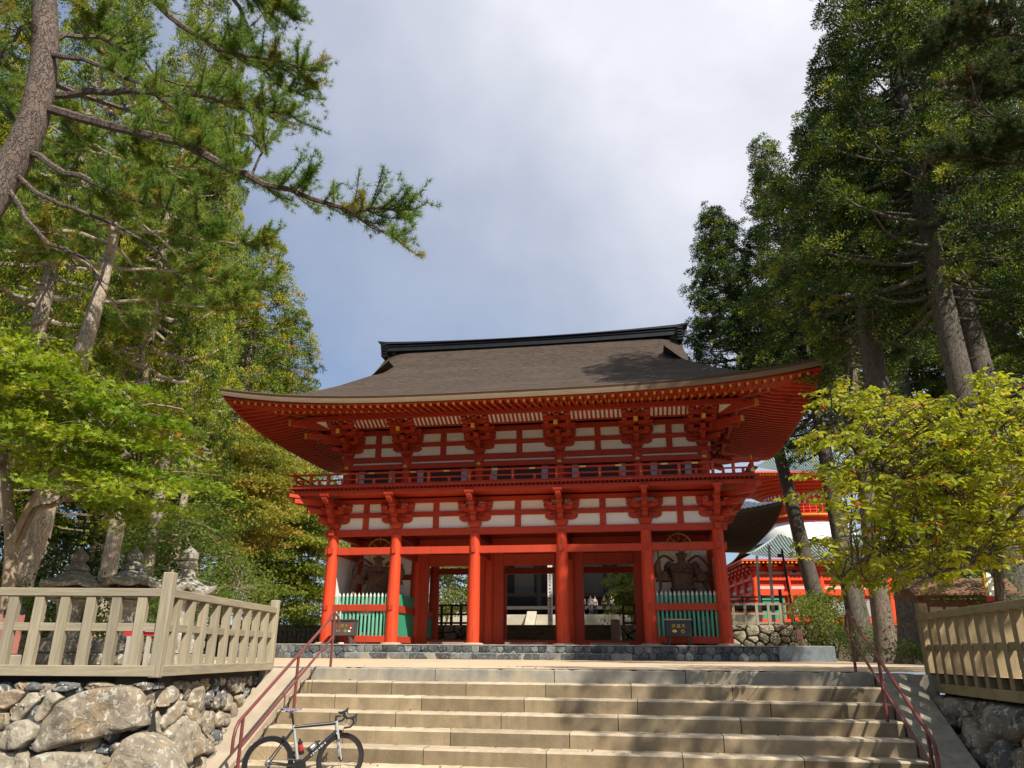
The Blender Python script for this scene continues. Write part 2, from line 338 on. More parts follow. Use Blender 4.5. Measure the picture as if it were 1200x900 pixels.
def barkmat(name, c0, c1, crack, scale, st, bump=1.0, dist=.05):
    m = bpy.data.materials.new(name); m.use_nodes = True
    t = m.node_tree; p = t.nodes['Principled BSDF']; l = t.links.new; p.inputs['Roughness'].default_value = .95; p.inputs['Specular IOR Level'].default_value = .15
    c = t.nodes.new('ShaderNodeTexCoord'); w = t.nodes.new('ShaderNodeTexNoise'); w.inputs['Scale'].default_value = 3; w.inputs['Detail'].default_value = 5
    l(c.outputs['Object'], w.inputs['Vector'])
    va = t.nodes.new('ShaderNodeVectorMath'); va.operation = 'MULTIPLY_ADD'; va.inputs[1].default_value = (.5, .5, .6); l(w.outputs['Color'], va.inputs[0]); l(c.outputs['Object'], va.inputs[2])
    mp_ = t.nodes.new('ShaderNodeMapping'); mp_.inputs['Scale'].default_value = st; l(va.outputs[0], mp_.inputs[0])
    v = t.nodes.new('ShaderNodeTexVoronoi'); v.feature = 'DISTANCE_TO_EDGE'; v.inputs['Scale'].default_value = scale; l(mp_.outputs[0], v.inputs['Vector'])
    v2 = t.nodes.new('ShaderNodeTexVoronoi'); v2.inputs['Scale'].default_value = scale; l(mp_.outputs[0], v2.inputs['Vector'])
    n = t.nodes.new('ShaderNodeTexNoise'); n.inputs['Scale'].default_value = scale * 2.2; n.inputs['Detail'].default_value = 9; n.inputs['Roughness'].default_value = .7; l(mp_.outputs[0], n.inputs['Vector'])
    a = t.nodes.new('ShaderNodeMix'); a.data_type = 'RGBA'; a.inputs['A'].default_value = (*c0, 1); a.inputs['B'].default_value = (*c1, 1)
    mm = t.nodes.new('ShaderNodeMath'); mm.operation = 'MULTIPLY_ADD'; mm.inputs[1].default_value = 1.1; l(n.outputs['Fac'], mm.inputs[0])
    sp = t.nodes.new('ShaderNodeSeparateColor'); l(v2.outputs['Color'], sp.inputs[0]); m3 = t.nodes.new('ShaderNodeMath'); m3.operation = 'MULTIPLY'; m3.inputs[1].default_value = .25; l(sp.outputs[0], m3.inputs[0]); l(m3.outputs[0], mm.inputs[2]); l(mm.outputs[0], a.inputs['Factor'])
    r = t.nodes.new('ShaderNodeMapRange'); r.inputs['From Max'].default_value = .08; r.inputs['To Min'].default_value = .5; r.clamp = True; l(v.outputs['Distance'], r.inputs['Value'])
    x = t.nodes.new('ShaderNodeMix'); x.data_type = 'RGBA'; x.inputs['A'].default_value = (*crack, 1); l(r.outputs[0], x.inputs['Factor']); l(a.outputs['Result'], x.inputs['B']); l(x.outputs['Result'], p.inputs['Base Color'])
    h = t.nodes.new('ShaderNodeMath'); h.operation = 'MULTIPLY_ADD'; h.inputs[1].default_value = .35; l(n.outputs['Fac'], h.inputs[0]); l(r.outputs[0], h.inputs[2])
    b = t.nodes.new('ShaderNodeBump'); b.inputs['Strength'].default_value = bump; b.inputs['Distance'].default_value = dist; l(h.outputs[0], b.inputs['Height']); l(b.outputs[0], p.inputs['Normal'])
    return m
PINEBARK = barkmat('red_pine_bark', (.075, .056, .046), (.20, .155, .13), (.045, .034, .028), 8, (1.5, 1.5, .5), dist=.06)
CEDBARK = barkmat('cedar_bark', (.10, .08, .06), (.24, .19, .14), (.045, .035, .027), 9, (1.5, 1.5, .14), dist=.03)
CEDBARKP = barkmat('pale_cypress_bark', (.25, .20, .15), (.50, .42, .32), (.12, .095, .07), 9, (1.5, 1.5, .14), dist=.03)
CEDBARKD = barkmat('dark_cedar_bark', (.05, .041, .033), (.165, .145, .115), (.022, .018, .015), 9, (1.5, 1.5, .14), dist=.03)
TARMAC = mat('asphalt', (0.07, 0.068, 0.065), rough=0.95, var=0.2, scale=4, bump=0.3, bscale=60)
MAPLEBARK = mat('maple_bark', (0.24, 0.185, 0.125), rough=0.9, var=0.3, scale=4, bump=0.5, bscale=12, dirt=(0.36, 0.29, 0.2), dirtscale=3, dirtamt=0.6)
TWIG = mat('grey_twig', (0.16, 0.12, 0.09), rough=0.9, var=0.3, scale=6)
# ------------------------------------------------------------------ ground, terraces
fvec = Vector((-math.sin(YAW), math.cos(YAW), 0))
SY0, SXL, SXR, RIS, TRD = -21.074, -0.43, 9.19, 0.2125, 0.403
LC = Vector((-0.58, -25.5, 0)); LE = Vector((-1.15, -21.25, 0))         # corner and end of the left fence
LW = LC - rt * 9.0                                                       # far end of the left fence run
def sheet(name, polys, z, m, div=None):
    b = MB()
    for pl in polys: b.add([(x, y, z) for x, y in pl], [tuple(range(len(pl)))])
    o = b.build(name, m); tag(o, kind='structure'); return o
sheet('lower_ground', [[(-400, -400), (400, -400), (400, -20.5), (-400, -20.5)]], -1.70, TARMAC)
plat = sheet('terrace_ground', [
    [(-60, -21.0), (60, -21.0), (60, 12), (-60, 12)],
    [(-60, -21.0), (LW.x - 60 * rt.x, LW.y - 60 * rt.y), (LW.x, LW.y), (LC.x, LC.y), (LE.x, -21.0)],
    [(9.95, -21.0), (9.95, -60), (60, -60), (60, -21.0)]], 0.0, SAND)
sheet('forest_ground', [[(-60.0, -24), (-15, -24), (-13.5, -8), (-14, 12), (-60, 12)], [(14.0, -60), (60, -60), (60, 12), (15.5, 12), (13.6, -4), (13.0, -18)]], 0.012, SOIL)
sheet('upper_ground', [[(-500, 10.6), (500, 10.6), (500, 900), (-500, 900)]], 1.8, SOIL)
sheet('upper_path', [[(-17, 10.8), (17, 10.8), (17, 38.5), (-17, 38.5)]], 1.812, SAND)

def bank(name, xa, xb):
    b = MB(); n = 40; vs = []
    for i in range(n + 1):
        x = xa + (xb - xa) * i / n
        for y, z in ((7.6, .0), (8.6, .55), (9.7, 1.35), (10.7, 1.79)): vs.append((x, y + random.uniform(-.3, .3), z + .015 + (random.uniform(-.08, .08) if .1 < z < 1.7 else 0)))
    b.add(vs, [(i * 4 + q, i * 4 + q + 1, i * 4 + 5 + q, i * 4 + 4 + q) for i in range(n) for q in range(3)]); tag(b.build(name, SOIL, smooth=True), kind='structure')
bank('earth_bank', 15.0, 120); bank('earth_bank', -140, -29.5)
# ------------------------------------------------------------------ power-diagram stone walls
def clip(poly, nx, ny, c):
    out = []
    for i in range(len(poly)):
        a, b = poly[i], poly[(i + 1) % len(poly)]
        da = nx * a[0] + ny * a[1] - c; db = nx * b[0] + ny * b[1] - c
        if da <= 0: out.append(a)
        if (da < 0 < db) or (db < 0 < da):
            t = da / (da - db); out.append((a[0] + (b[0] - a[0]) * t, a[1] + (b[1] - a[1]) * t))
    return out
def stones(b, tints, W, H, seeds, weights, P, gap=0.02, bulge=0.12, seed=1, tint=None, rough=0.03, rings=3, rnd=2):
    """fill a W x H rectangle with separate bulging stones; P maps (s, t, depth) to a point"""
    rg = np.random.default_rng(seed)
    seeds = list(seeds)
    for i, (sx, sy) in enumerate(seeds):
        poly = [(0, 0), (W, 0), (W, H), (0, H)]
        for j, (tx, ty) in enumerate(seeds):
            if i == j: continue
            if abs(tx - sx) > 3.0: continue
            nx, ny = tx - sx, ty - sy
            c = ((tx * tx + ty * ty - weights[j]) - (sx * sx + sy * sy - weights[i])) / 2
            poly = clip(poly, nx, ny, c)
            if len(poly) < 3: break
        if len(poly) < 3: continue
        pa = np.array(poly); cen = pa.mean(0)
        # resample and round the outline
        pts = []
        per = sum(np.linalg.norm(pa[k] - pa[(k + 1) % len(pa)]) for k in range(len(pa)))
        nseg = max(12, min(40, int(per / 0.07)))
        step = per / nseg
        for k in range(len(pa)):
            a, q = pa[k], pa[(k + 1) % len(pa)]; l = np.linalg.norm(q - a); m = max(1, int(round(l / step)))
            for u in range(m): pts.append(a + (q - a) * u / m)
        pts = np.array(pts)
        for _ in range(rnd): pts = pts * 0.5 + (np.roll(pts, 1, 0) + np.roll(pts, -1, 0)) * 0.25
        d = pts - cen; ln = np.maximum(np.linalg.norm(d, axis=1, keepdims=True), 1e-4)
        pts = cen + d * np.maximum(0.2, 1 - gap / ln) * (1 + rg.normal(0, 0.012, (len(pts), 1)))
        size = math.sqrt(max(1e-4, per / 4)) ; bu = bulge * min(1.3, 0.55 + size) * rg.uniform(0.7, 1.15)
        n = len(pts); o = len(b.v); tilt = rg.normal(0, 0.12, 2); f0 = len(b.f)
        prof = [(1.0, -0.12), (0.985, bu * 0.25), (0.93, bu * 0.62), (0.78, bu * 0.9), (0.45, bu)][:rings + 2]
        for sc_, dep in prof:
            for p in pts:
                q = cen + (p - cen) * sc_
                dd = dep + (tilt @ (q - cen)) + rg.normal(0, rough * (1 if sc_ < 1 else 0.2))
                b.v.append(tuple(P(q[0], q[1], dd)))
        b.v.append(tuple(P(cen[0], cen[1], bu * 1.02)))
        for r_ in range(len(prof) - 1):
            for k in range(n):
                k2 = (k + 1) % n
                b.f.append((o + r_ * n + k, o + r_ * n + k2, o + (r_ + 1) * n + k2, o + (r_ + 1) * n + k)); b.m.append(0)
        lo = o + (len(prof) - 1) * n; ce = len(b.v) - 1
        for k in range(n): b.f.append((lo + k, lo + (k + 1) % n, ce)); b.m.append(0)
        tv = rg.uniform(0, 1) if tint is None else tint(i, rg)
        tints += [tv] * (len(b.f) - f0)
def stone_poly(b, tints, poly, P, tv, bulge=.16, proud=.10, seed=1, rough=.012):
    """one traced boulder: rounded outline, domed face with facets, its own thickness"""
    rg = np.random.default_rng(seed); pa = np.array(poly, float)
    per = sum(np.linalg.norm(pa[k] - pa[(k + 1) % len(pa)]) for k in range(len(pa))); step = per / max(18, min(64, int(per / .05))); pts = []
    for k in range(len(pa)):
        a, q = pa[k], pa[(k + 1) % len(pa)]; m = max(1, int(round(np.linalg.norm(q - a) / step)))
        for u in range(m): pts.append(a + (q - a) * u / m)
    pts = np.array(pts); pts = pts * .8 + (np.roll(pts, 1, 0) + np.roll(pts, -1, 0)) * .1
    cen = pts.mean(0); n = len(pts); o = len(b.v); f0 = len(b.f); size = math.sqrt(per / 4); bu = bulge * min(1.5, .5 + size)
    from mathutils import noise as mn
    of = rg.uniform(0, 50)
    def wav(q): return .06 * mn.fractal(Vector((q[0] * 1.8 + of, q[1] * 1.8, of)), .9, 2.1, 6) - .05 * abs(mn.noise(Vector((q[0] * 2.6 + q[1] * 1.2 + of, q[1] * 3.4, 3.)))) + .02 * mn.cell(Vector((q[0] * 5 + of, q[1] * 4, of)))
    prof = [(1.0, -.22), (1.0, -.04), (.985, bu * .4), (.965, bu * .68), (.93, bu * .82), (.86, bu * .88)] + [(q, bu * (.88 + .12 * (1 - q))) for q in (.72, .6, .48, .36, .25, .15, .07)]
    tilt = rg.normal(0, .07, 2); td = rg.normal(0, 1, 2); td /= np.linalg.norm(td); sl = rg.uniform(.05, .2); cut = size * rg.uniform(.1, .35)
    for sc_, dep in prof:
        for p in pts:
            q = cen + (p - cen) * sc_
            fac = -sl * max(0, (td @ (q - cen)) - cut)
            b.v.append(tuple(P(q[0], q[1], proud + dep + tilt @ (q - cen) + fac + wav(q) * (1 if sc_ < .99 else .3))))
    b.v.append(tuple(P(cen[0], cen[1], proud + bu + wav(cen))))
    for r_ in range(len(prof) - 1):
        for k in range(n):
            k2 = (k + 1) % n; b.f.append((o + r_ * n + k, o + r_ * n + k2, o + (r_ + 1) * n + k2, o + (r_ + 1) * n + k)); b.m.append(0)
    lo = o + (len(prof) - 1) * n; ce = len(b.v) - 1
    for k in range(n): b.f.append((lo + k, lo + (k + 1) % n, ce)); b.m.append(0)
    tints += [tv] * (len(b.f) - f0)
def settint(ob, tints):
    a = ob.data.attributes.new('tint', 'FLOAT', 'FACE'); a.data.foreach_set('value', np.array(tints, dtype=np.float32))
def jitter_seeds(W, H, cell, seed, jit=0.32, rows_shift=True):
    rg = np.random.default_rng(seed); out = []
    ny = max(1, round(H / cell)); nx = max(1, round(W / cell / 1.25))
    for j in range(ny):
        for i in range(nx):
            out.append(((i + 0.5 + (0.5 if j % 2 else 0) + rg.normal(0, jit)) * W / nx, (j + 0.5 + rg.normal(0, jit * 0.7)) * H / ny))
    return out
def wallmap(p0, p1, z0, batter=0.0):
    p0 = Vector(p0); p1 = Vector(p1); d = (p1 - p0); d.z = 0; d.normalize(); nrm = Vector((d.y, -d.x, 0))
    return lambda s, t, dep: p0 + d * s + Vector((0, 0, z0 + t)) + nrm * (dep - batter * t)

# left retaining wall: two faces meeting under the fence corner
def left_wall():
    root = empty('stone_retaining_wall', (LC.x, LC.y, -1.64), 'stone wall of lichened boulders with one huge slab, under the pale timber fence', 'stone wall', 'dry stone retaining walls')
    zt = -0.09; z0 = -1.66; H = zt - z0
    b = MB(); tn = []
    W = (LC - LW).length
    P1 = wallmap(LW, LC, z0, .06); D = LE - LC; W2 = D.length; dn = D.normalized(); n2 = Vector((dn.y, -dn.x, 0)); P2 = wallmap(LC, LE, z0, .12)
    def onplane(px, py, q, nrm_):
        a = (px - 600) / FPX; bb = -(py - 450) / FPX; d = rt2 * a + up2 * bb + fw
        return EYE + d * ((Vector(q) - EYE).dot(nrm_) / d.dot(nrm_))
    def front(zx, zy):
        p = onplane(zx / 4.8, 780 + zy / 4.8, LC - fvec * .10, fvec); return (p - LW).dot(rt), p.z - z0
    def side(zx, zy):
        p = onplane(zx / 4.8, 780 + zy / 4.8, LC + n2 * .12, n2); return (p - LC).dot(dn), p.z - z0
    stones(b, tn, W, H - .02, jitter_seeds(W, H, .24, 5), [.004 * rng.random() for _ in range(900)], P1, gap=.012, bulge=.10, seed=3, tint=lambda i, rg: float(rg.choice([.05, .12, .2, .45, .6, .75])), rough=.014)
    stones(b, tn, W2, H - .02, jitter_seeds(W2, H, .25, 11), [.004 * rng.random() for _ in range(900)], P2, gap=.012, bulge=.10, seed=9, tint=lambda i, rg: float(rg.choice([.1, .3, .5, .6, .7, .85])), rough=.014)
    FS = [([(165, 480), (230, 310), (330, 210), (440, 150), (560, 120), (720, 112), (790, 130), (815, 200), (808, 340), (740, 360), (600, 400), (480, 430), (395, 440), (300, 470), (200, 495)], .56, .09),
          ([(610, 590), (650, 470), (700, 410), (765, 372), (850, 400), (920, 450), (965, 530), (1000, 640), (980, 760), (620, 760), (590, 660)], .66, .07),
          ([(0, 370), (80, 310), (150, 300), (205, 340), (195, 410), (120, 470), (30, 480), (-40, 470), (-60, 400)], .86, .06),
          ([(35, 300), (70, 250), (150, 150), (205, 145), (215, 190), (170, 240), (90, 320), (45, 320)], .9, .05),
          ([(165, 300), (190, 240), (250, 155), (310, 145), (345, 180), (290, 230), (240, 300), (200, 330), (170, 320)], .85, .05),
          ([(-80, 160), (0, 150), (60, 130), (140, 150), (100, 200), (50, 230), (10, 250), (-80, 250)], .88, .03),
          ([(165, 650), (170, 510), (250, 485), (330, 480), (480, 490), (570, 500), (575, 650), (560, 760), (200, 760)], .78, .08),
          ([(-60, 490), (130, 485), (165, 520), (160, 700), (-60, 700)], .8, .05), ([(-80, 260), (30, 270), (40, 330), (0, 365), (-80, 370)], .8, .03),
          ([(270, 130), (320, 90), (430, 100), (425, 130), (350, 150), (280, 148)], .14, .05), ([(120, 120), (170, 92), (235, 115), (220, 142), (130, 142)], .2, .05), ([(50, 110), (80, 88), (115, 95), (115, 130), (60, 130)], .12, .04),
          ([(490, 460), (540, 430), (600, 450), (600, 500), (500, 495)], .06, .02), ([(385, 445), (470, 432), (470, 470), (400, 478)], .12, .02), ([(440, 130), (500, 98), (600, 98), (640, 116), (560, 122), (470, 140)], .7, .03),
          ([(730, 105), (790, 92), (850, 100), (850, 135), (800, 150), (760, 115)], .03, .04), ([(600, 460), (650, 430), (680, 440), (640, 500), (605, 500)], .1, .02)]
    SS = [([(960, 390), (1000, 330), (1075, 278), (1130, 320), (1165, 400), (1165, 470), (1100, 520), (1010, 572), (975, 520), (960, 450)], .68, .10),
          ([(830, 150), (900, 100), (1000, 110), (1050, 140), (1040, 180), (960, 210), (900, 235), (835, 235)], .75, .05), ([(830, 265), (880, 235), (930, 280), (935, 370), (900, 410), (845, 380)], .8, .04),
          ([(940, 330), (1000, 240), (1050, 190), (1110, 200), (1090, 270), (1000, 330), (950, 370)], .82, .04), ([(1130, 215), (1150, 130), (1200, 110), (1215, 160), (1190, 240), (1150, 290)], .62, .05), ([(1090, 290), (1135, 230), (1200, 300), (1215, 360), (1180, 400), (1150, 340)], .5, .04)]
    for i, (pl, tv, pr) in enumerate(FS): stone_poly(b, tn, [front(*q) for q in pl], P1, tv, bulge=.13, proud=pr, seed=100 + i)
    for i, (pl, tv, pr) in enumerate(SS): stone_poly(b, tn, [side(925 + (q[0] - 830) * .62, q[1]) if min(w_[0] for w_ in pl) < 900 else side(*q) for q in pl], P2, tv, bulge=.12, proud=pr, seed=200 + i)
    o = b.build('stone_facing', BOULDER, root, smooth=True, angle=58); settint(o, tn)
    c = MB()
    for p0, p1 in ((LW, LC), (LC, LE)):
        q0 = Vector(p0); q1 = Vector(p1); d = (q1 - q0).normalized(); nn = Vector((d.y, -d.x, 0))
        a, e = q0 - nn * .10, q1 - nn * .10; a2, e2 = q0 - nn * .5, q1 - nn * .5
        c.add([(a.x, a.y, z0), (e.x, e.y, z0), (e2.x, e2.y, z0), (a2.x, a2.y, z0), (a.x, a.y, zt + .06), (e.x, e.y, zt + .06), (e2.x, e2.y, zt + .06), (a2.x, a2.y, zt + .06)],
              [(3, 2, 1, 0), (4, 5, 6, 7), (0, 1, 5, 4), (1, 2, 6, 5), (2, 3, 7, 6), (3, 0, 4, 7)])
    c.build('earth_fill', DARKGAP, root)
    MB().box(-1.75, -1.10, -21.45, -20.8, z0, -.012).build('end_stone', KERB, root)
left_wall()

# right retaining wall, below the shaded fence
RFX = 10.0
def right_wall():
    root = empty('stone_retaining_wall', (RFX, -27, -1.64), 'shaded stone wall beside the stair, under the fence in the tree shadow', 'stone wall', 'dry stone retaining walls')
    b = MB(); tn = []; z0 = -1.66; H = 1.36
    S = jitter_seeds(12, H, 0.42, 21); Wt = [0.02 + 0.05 * rng.random() for _ in S]
    stones(b, tn, 12, H, S, Wt, wallmap((RFX, -21.2, 0), (RFX, -33.2, 0), z0, 0.05), gap=0.016, bulge=0.16, seed=4, tint=lambda i, rg: rg.uniform(.25, .8), rough=0.02)
    o = b.build('stone_facing', BOULDER, root, smooth=True, angle=58); settint(o, tn)
    MB().box(RFX + .14, RFX + .6, -33.2, -21.2, z0, -0.012).build('earth_fill', DARKGAP, root)
right_wall()
def kerb_wall():
    b = MB().box(9.62, 9.97, -21.5, -21.03, -1.64, -0.03)
    tag(b.build('kerb_stone', KERB), 'grey kerb stone closing the terrace between the stair slab and the mossy fence', 'kerb stone')
kerb_wall()
# ------------------------------------------------------------------ stairs
def stairs():
    root = empty('stone_staircase', (4.4, -22.3, -1.64), 'wide worn stone staircase with sloping side slabs leading up to the gate', 'staircase')
    SEG = {1: (-.2, .62, 1.25, 2.55, 3.9, 5.3, 6.9), 2: (-.5, .4, 1.9, 3.6, 5.4, 7.4), 3: (.5, 1.6, 3.3, 5.1, 6.9), 4: (.9, 2.6, 4.4, 6.6), 5: (.2, 2.3, 4.1, 6.0, 7.6), 6: (1.2, 2.9, 5.2, 7.0)}
    for k in range(0, 8):
        y0 = SY0 - (k if k < 7 else 8.4) * TRD; z1 = -k * RIS
        b = MB(); tl_ = []; cuts = [SXL + .02] + list(SEG.get(k, (1.9, 4.0, 6.2))) + [SXR - .02]
        cuts = sorted(c for c in cuts if SXL <= c <= SXR)
        for i in range(len(cuts) - 1):
            a, e = cuts[i] + 0.006, cuts[i + 1] - 0.006
            j = random.uniform(-.006, .006); jz = random.uniform(-.005, .003)
            zb = z1 - RIS - .05 if k < 7 else -1.72
            n = max(6, int((e - a) / .09)); vs = []
            prof = [(y0 + (.9 if k < 7 else 1.6), zb), (y0 + j, zb), (y0 + j - .004, z1 - .03), (y0 + j + .006, z1 - .008), (y0 + j + .03, z1 + jz), (y0 + (.9 if k < 7 else 1.6), z1 + jz - .004)]
            xs_ = np.linspace(a, e, n)
            for x in xs_:
                w = random.uniform(-.009, .009); wz = random.uniform(-.007, .001) if random.random() < .94 else -.02
                for q, (yy, zz) in enumerate(prof):
                    vs.append((x, yy + (w if q in (2, 3, 4) else 0), zz + (wz if q in (3, 4) else 0)))
            m = len(prof); fs = []
            for c_ in range(n - 1):
                for q in range(m): fs.append((c_ * m + q, c_ * m + (q + 1) % m, (c_ + 1) * m + (q + 1) % m, (c_ + 1) * m + q))
            fs.append(tuple(range(m))); fs.append(tuple((n - 1) * m + q for q in range(m - 1, -1, -1)))
            b.add(vs, fs); tl_ += [random.random()] * len(fs)
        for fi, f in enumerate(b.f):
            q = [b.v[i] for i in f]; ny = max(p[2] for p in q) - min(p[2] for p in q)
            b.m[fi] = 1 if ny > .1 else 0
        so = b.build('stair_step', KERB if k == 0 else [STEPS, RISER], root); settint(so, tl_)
    # sloping side slabs
    for x0, x1, top, nm in ((SXL - .66, SXL, -.02, 'side_slab'), (SXR, SXR + .55, -.02, 'side_slab')):
        ya, yb = SY0 - .12, SY0 - 6.6 * TRD
        b = MB().prism([(ya + .5, -1.66), (ya + .5, top), (ya, top), (yb, -1.36), (yb - .04, -1.40), (yb - .04, -1.66)], 'x', x0, x1)
        b.build(nm, CONC if x0 < 0 else mat('lichened_concrete', (0.30, 0.27, 0.21), rough=.95, var=.25, scale=6, bump=.5, bscale=50, dirt=(.14, .13, .10), dirtscale=2, dirtamt=.6), root, bevel=.012)
stairs()

# ------------------------------------------------------------------ handrails
def handrail(x, label, flip):
    root = empty('handrail', (x, -22.6, -.8), label, 'handrail', 'maroon pipe handrails of the stair')
    def zs(y): return -max(0, (SY0 - y)) / TRD * RIS
    posts = [(-20.95, 0.0), (-22.35, -3 * RIS - .0), (-24.0, -1.64)]
    r = 0.024
    A = Vector((x, -20.95, .92)); Bv = Vector((x, -24.0, -.62))
    sl = (A - Bv).normalized()
    top = [Vector((x, -20.72, .62)), Vector((x, -20.70, .74)), Vector((x, -20.76, .88)), A + Vector((0, -.06, .035)), A + sl * -.35]
    n = 14
    for i in range(1, n): top.append(A + (Bv - A) * (i / n) - sl * .0)
    top += [Bv, Bv - sl * .12, Bv - sl * .2 + Vector((0, 0, -.05)), Bv - sl * .24 + Vector((0, 0, -.16)), Bv - sl * .235 + Vector((0, 0, -.34))]
    MB().tube(top, r, 10).build('top_rail', RAIL, root, smooth=True)
    dn = Vector((0, 0, -.40))
    MB().tube([A + dn, Bv + dn], r * .85, 10).build('lower_rail', RAIL, root, smooth=True)
    for y, z in posts:
        t = (y - A.y) / (Bv.y - A.y); zt = A.z + (Bv.z - A.z) * t
        MB().tube([(x, y, z - .01), (x, y, zt)], r, 10).build('post', RAIL, root, smooth=True)
handrail(-.10, 'maroon pipe handrail behind the parked bicycle', 1)
handrail(8.93, 'maroon pipe handrail in dappled shade beside the right fence', -1)

# ------------------------------------------------------------------ timber fences over the walls
def picket_fence(name, label, segs, H, posts, pick=.34, group=None, heavy=.1, z=-.05, mats=None, first_off=.17):
    m1, m2 = mats or (FENCE, FENCEH)
    p = segs[0][0]; root = empty(name, (p.x, p.y, z), label, 'fence', group)
    for si, (a, b) in enumerate(segs):
        pk = pick[si] if isinstance(pick, tuple) else pick
        a = Vector(a); b = Vector(b); d = (b - a); Ln = d.length; d.normalize()
        k = MB().bar(a + Vector((0, 0, z + .06)), b + Vector((0, 0, z + .06)), heavy * 1.5, .13); k.build('base_rail', m2, root, bevel=.006)
        k = MB().bar(a + Vector((0, 0, z + H - .06)), b + Vector((0, 0, z + H - .06)), heavy * 1.3, .105); k.build('top_rail', m2, root, bevel=.008)
        zz = z + H * .545
        k = MB().bar(a + Vector((0, 0, zz)), b + Vector((0, 0, zz)), heavy * .45, .10); k.build('middle_rail', m2, root, bevel=.004)
        n = int((Ln - first_off) / pk); s0 = first_off
        side = Vector((d.y, -d.x, 0))
        for i in range(n + 1):
            q = a + d * (s0 + i * pk)
            if (q - b).length < .07: continue
            k = MB().bar(q + Vector((0, 0, z + .12)), q + Vector((0, 0, z + H - .11)), .12, .10, upv=side)
            k.build('picket', m1, root, bevel=.004)
    for q, h in posts:
        q = Vector(q); side = rt
        MB().bar(q + Vector((0, 0, z - .02)), q + Vector((0, 0, z + h)), .14, .14, upv=(rt if name != 'x' else (0, 1, 0))).build('post', m1, root, bevel=.01)
    return root
picket_fence('timber_fence', 'pale sunlit picket fence with a corner post on the boulder wall', [(LC, LW), (LC, LE)], 1.08, [(LC, 1.28), (LE, 1.20), (LW, 1.2)], pick=(.335, .44), group='timber fences over the walls', first_off=.3)
picket_fence('timber_fence', 'mossy shaded picket fence beside the right handrail', [(Vector((RFX, -21.2, 0)), Vector((RFX + .05, -31.2, 0)))], 1.17, [(Vector((RFX, -21.2, 0)), 1.33)], pick=.36, group='timber fences over the walls', z=-.27, first_off=.36, heavy=.12,
             mats=(mat('mossy_timber', (.30, .225, .125), rough=.9, var=.3, scale=4, bump=.3, bscale=14, stretch=(8, 8, .7), dirt=(.15, .14, .06), dirtscale=1, dirtamt=.6), mat('mossy_timber_rail', (.30, .24, .12), rough=.9, var=.3, scale=4, bump=.3, bscale=14, dirt=(.16, .16, .06), dirtscale=1, dirtamt=.6)))

# ------------------------------------------------------------------ gate platform
def platform():
    root = empty('stone_platform', (0, 3.6, 0), 'low dark stone platform that carries the red gate', 'platform')
    PX, PY0, PY1, PH = 12.9, -1.35, 9.6, .60
    MB().box(-PX + .12, PX - .12, PY0 + .12, PY1, -.02, PH - .06).build('earth_core', DARKGAP, root)
    b = MB().box(-PX, PX, PY0, PY1, PH - .05, PH); b.build('paving', KERB, root, bevel=.01)
    b = MB(); tn = []
    S = jitter_seeds(2 * PX, PH - .05, .29, 31, jit=.13); Wt = [.02 * rng.random() for _ in S]
    stones(b, tn, 2 * PX, PH - .055, S, Wt, wallmap((-PX, PY0 + .03, 0), (PX, PY0 + .03, 0), 0), gap=.006, bulge=.02, seed=8, rough=.005, rnd=0)
    stones(b, tn, PY1 - PY0, PH - .055, jitter_seeds(PY1 - PY0, PH - .05, .36, 33), [.01] * 500, wallmap((PX - .03, PY0, 0), (PX - .03, PY1, 0), 0), gap=.012, bulge=.035, seed=8, rough=.006)
    o = b.build('stone_facing', PLINTHST, root, smooth=True, angle=50); settint(o, tn)
    MB().box(PX - 2.1, PX + .05, PY0 - .12, PY0 + 1.6, -.02, PH - .02).build('end_block', mat('blue_granite_block', (.16, .185, .20), rough=.9, var=.2, scale=5, bump=.4, bscale=40), root, bevel=.02)
    b = MB(); tn = []; x0, x1 = -7.3, 5.0
    S = [((i + .5) * (x1 - x0) / 13 + rng.normal(0, .12), .13) for i in range(13)]
    stones(b, tn, x1 - x0, .25, S, [0] * 13, wallmap((x0, PY0 - .38, 0), (x1, PY0 - .38, 0), 0), gap=.005, bulge=.012, seed=12, rough=.003, rnd=0)
    o = b.build('front_step_facing', PLINTHST, root, smooth=True, angle=50); settint(o, tn)
    MB().box(x0 + .01, x1 - .01, PY0 - .355, PY0 - .02, -.02, .26).build('front_step', KERB, root, bevel=.012)
platform()

# ------------------------------------------------------------------ the gate
XS = [-8.96, -5.83, -2.03, 2.03, 5.83, 8.96]
YS = [0.0, 3.6, 7.2]
EX, YC, HY, EY = 13.44, 3.6, 7.8, -4.2
XG = 8.1
def lift(x, y): return .78 * min(1.05, abs(x) / EX) ** 3.4 * min(1.05, abs(y - YC) / HY) ** 3.4
def fprof(d): return .30 * d + .0502 * d * d
Z0 = 11.08
def zroof(x, y, d): return Z0 + lift(x, y) + fprof(d)

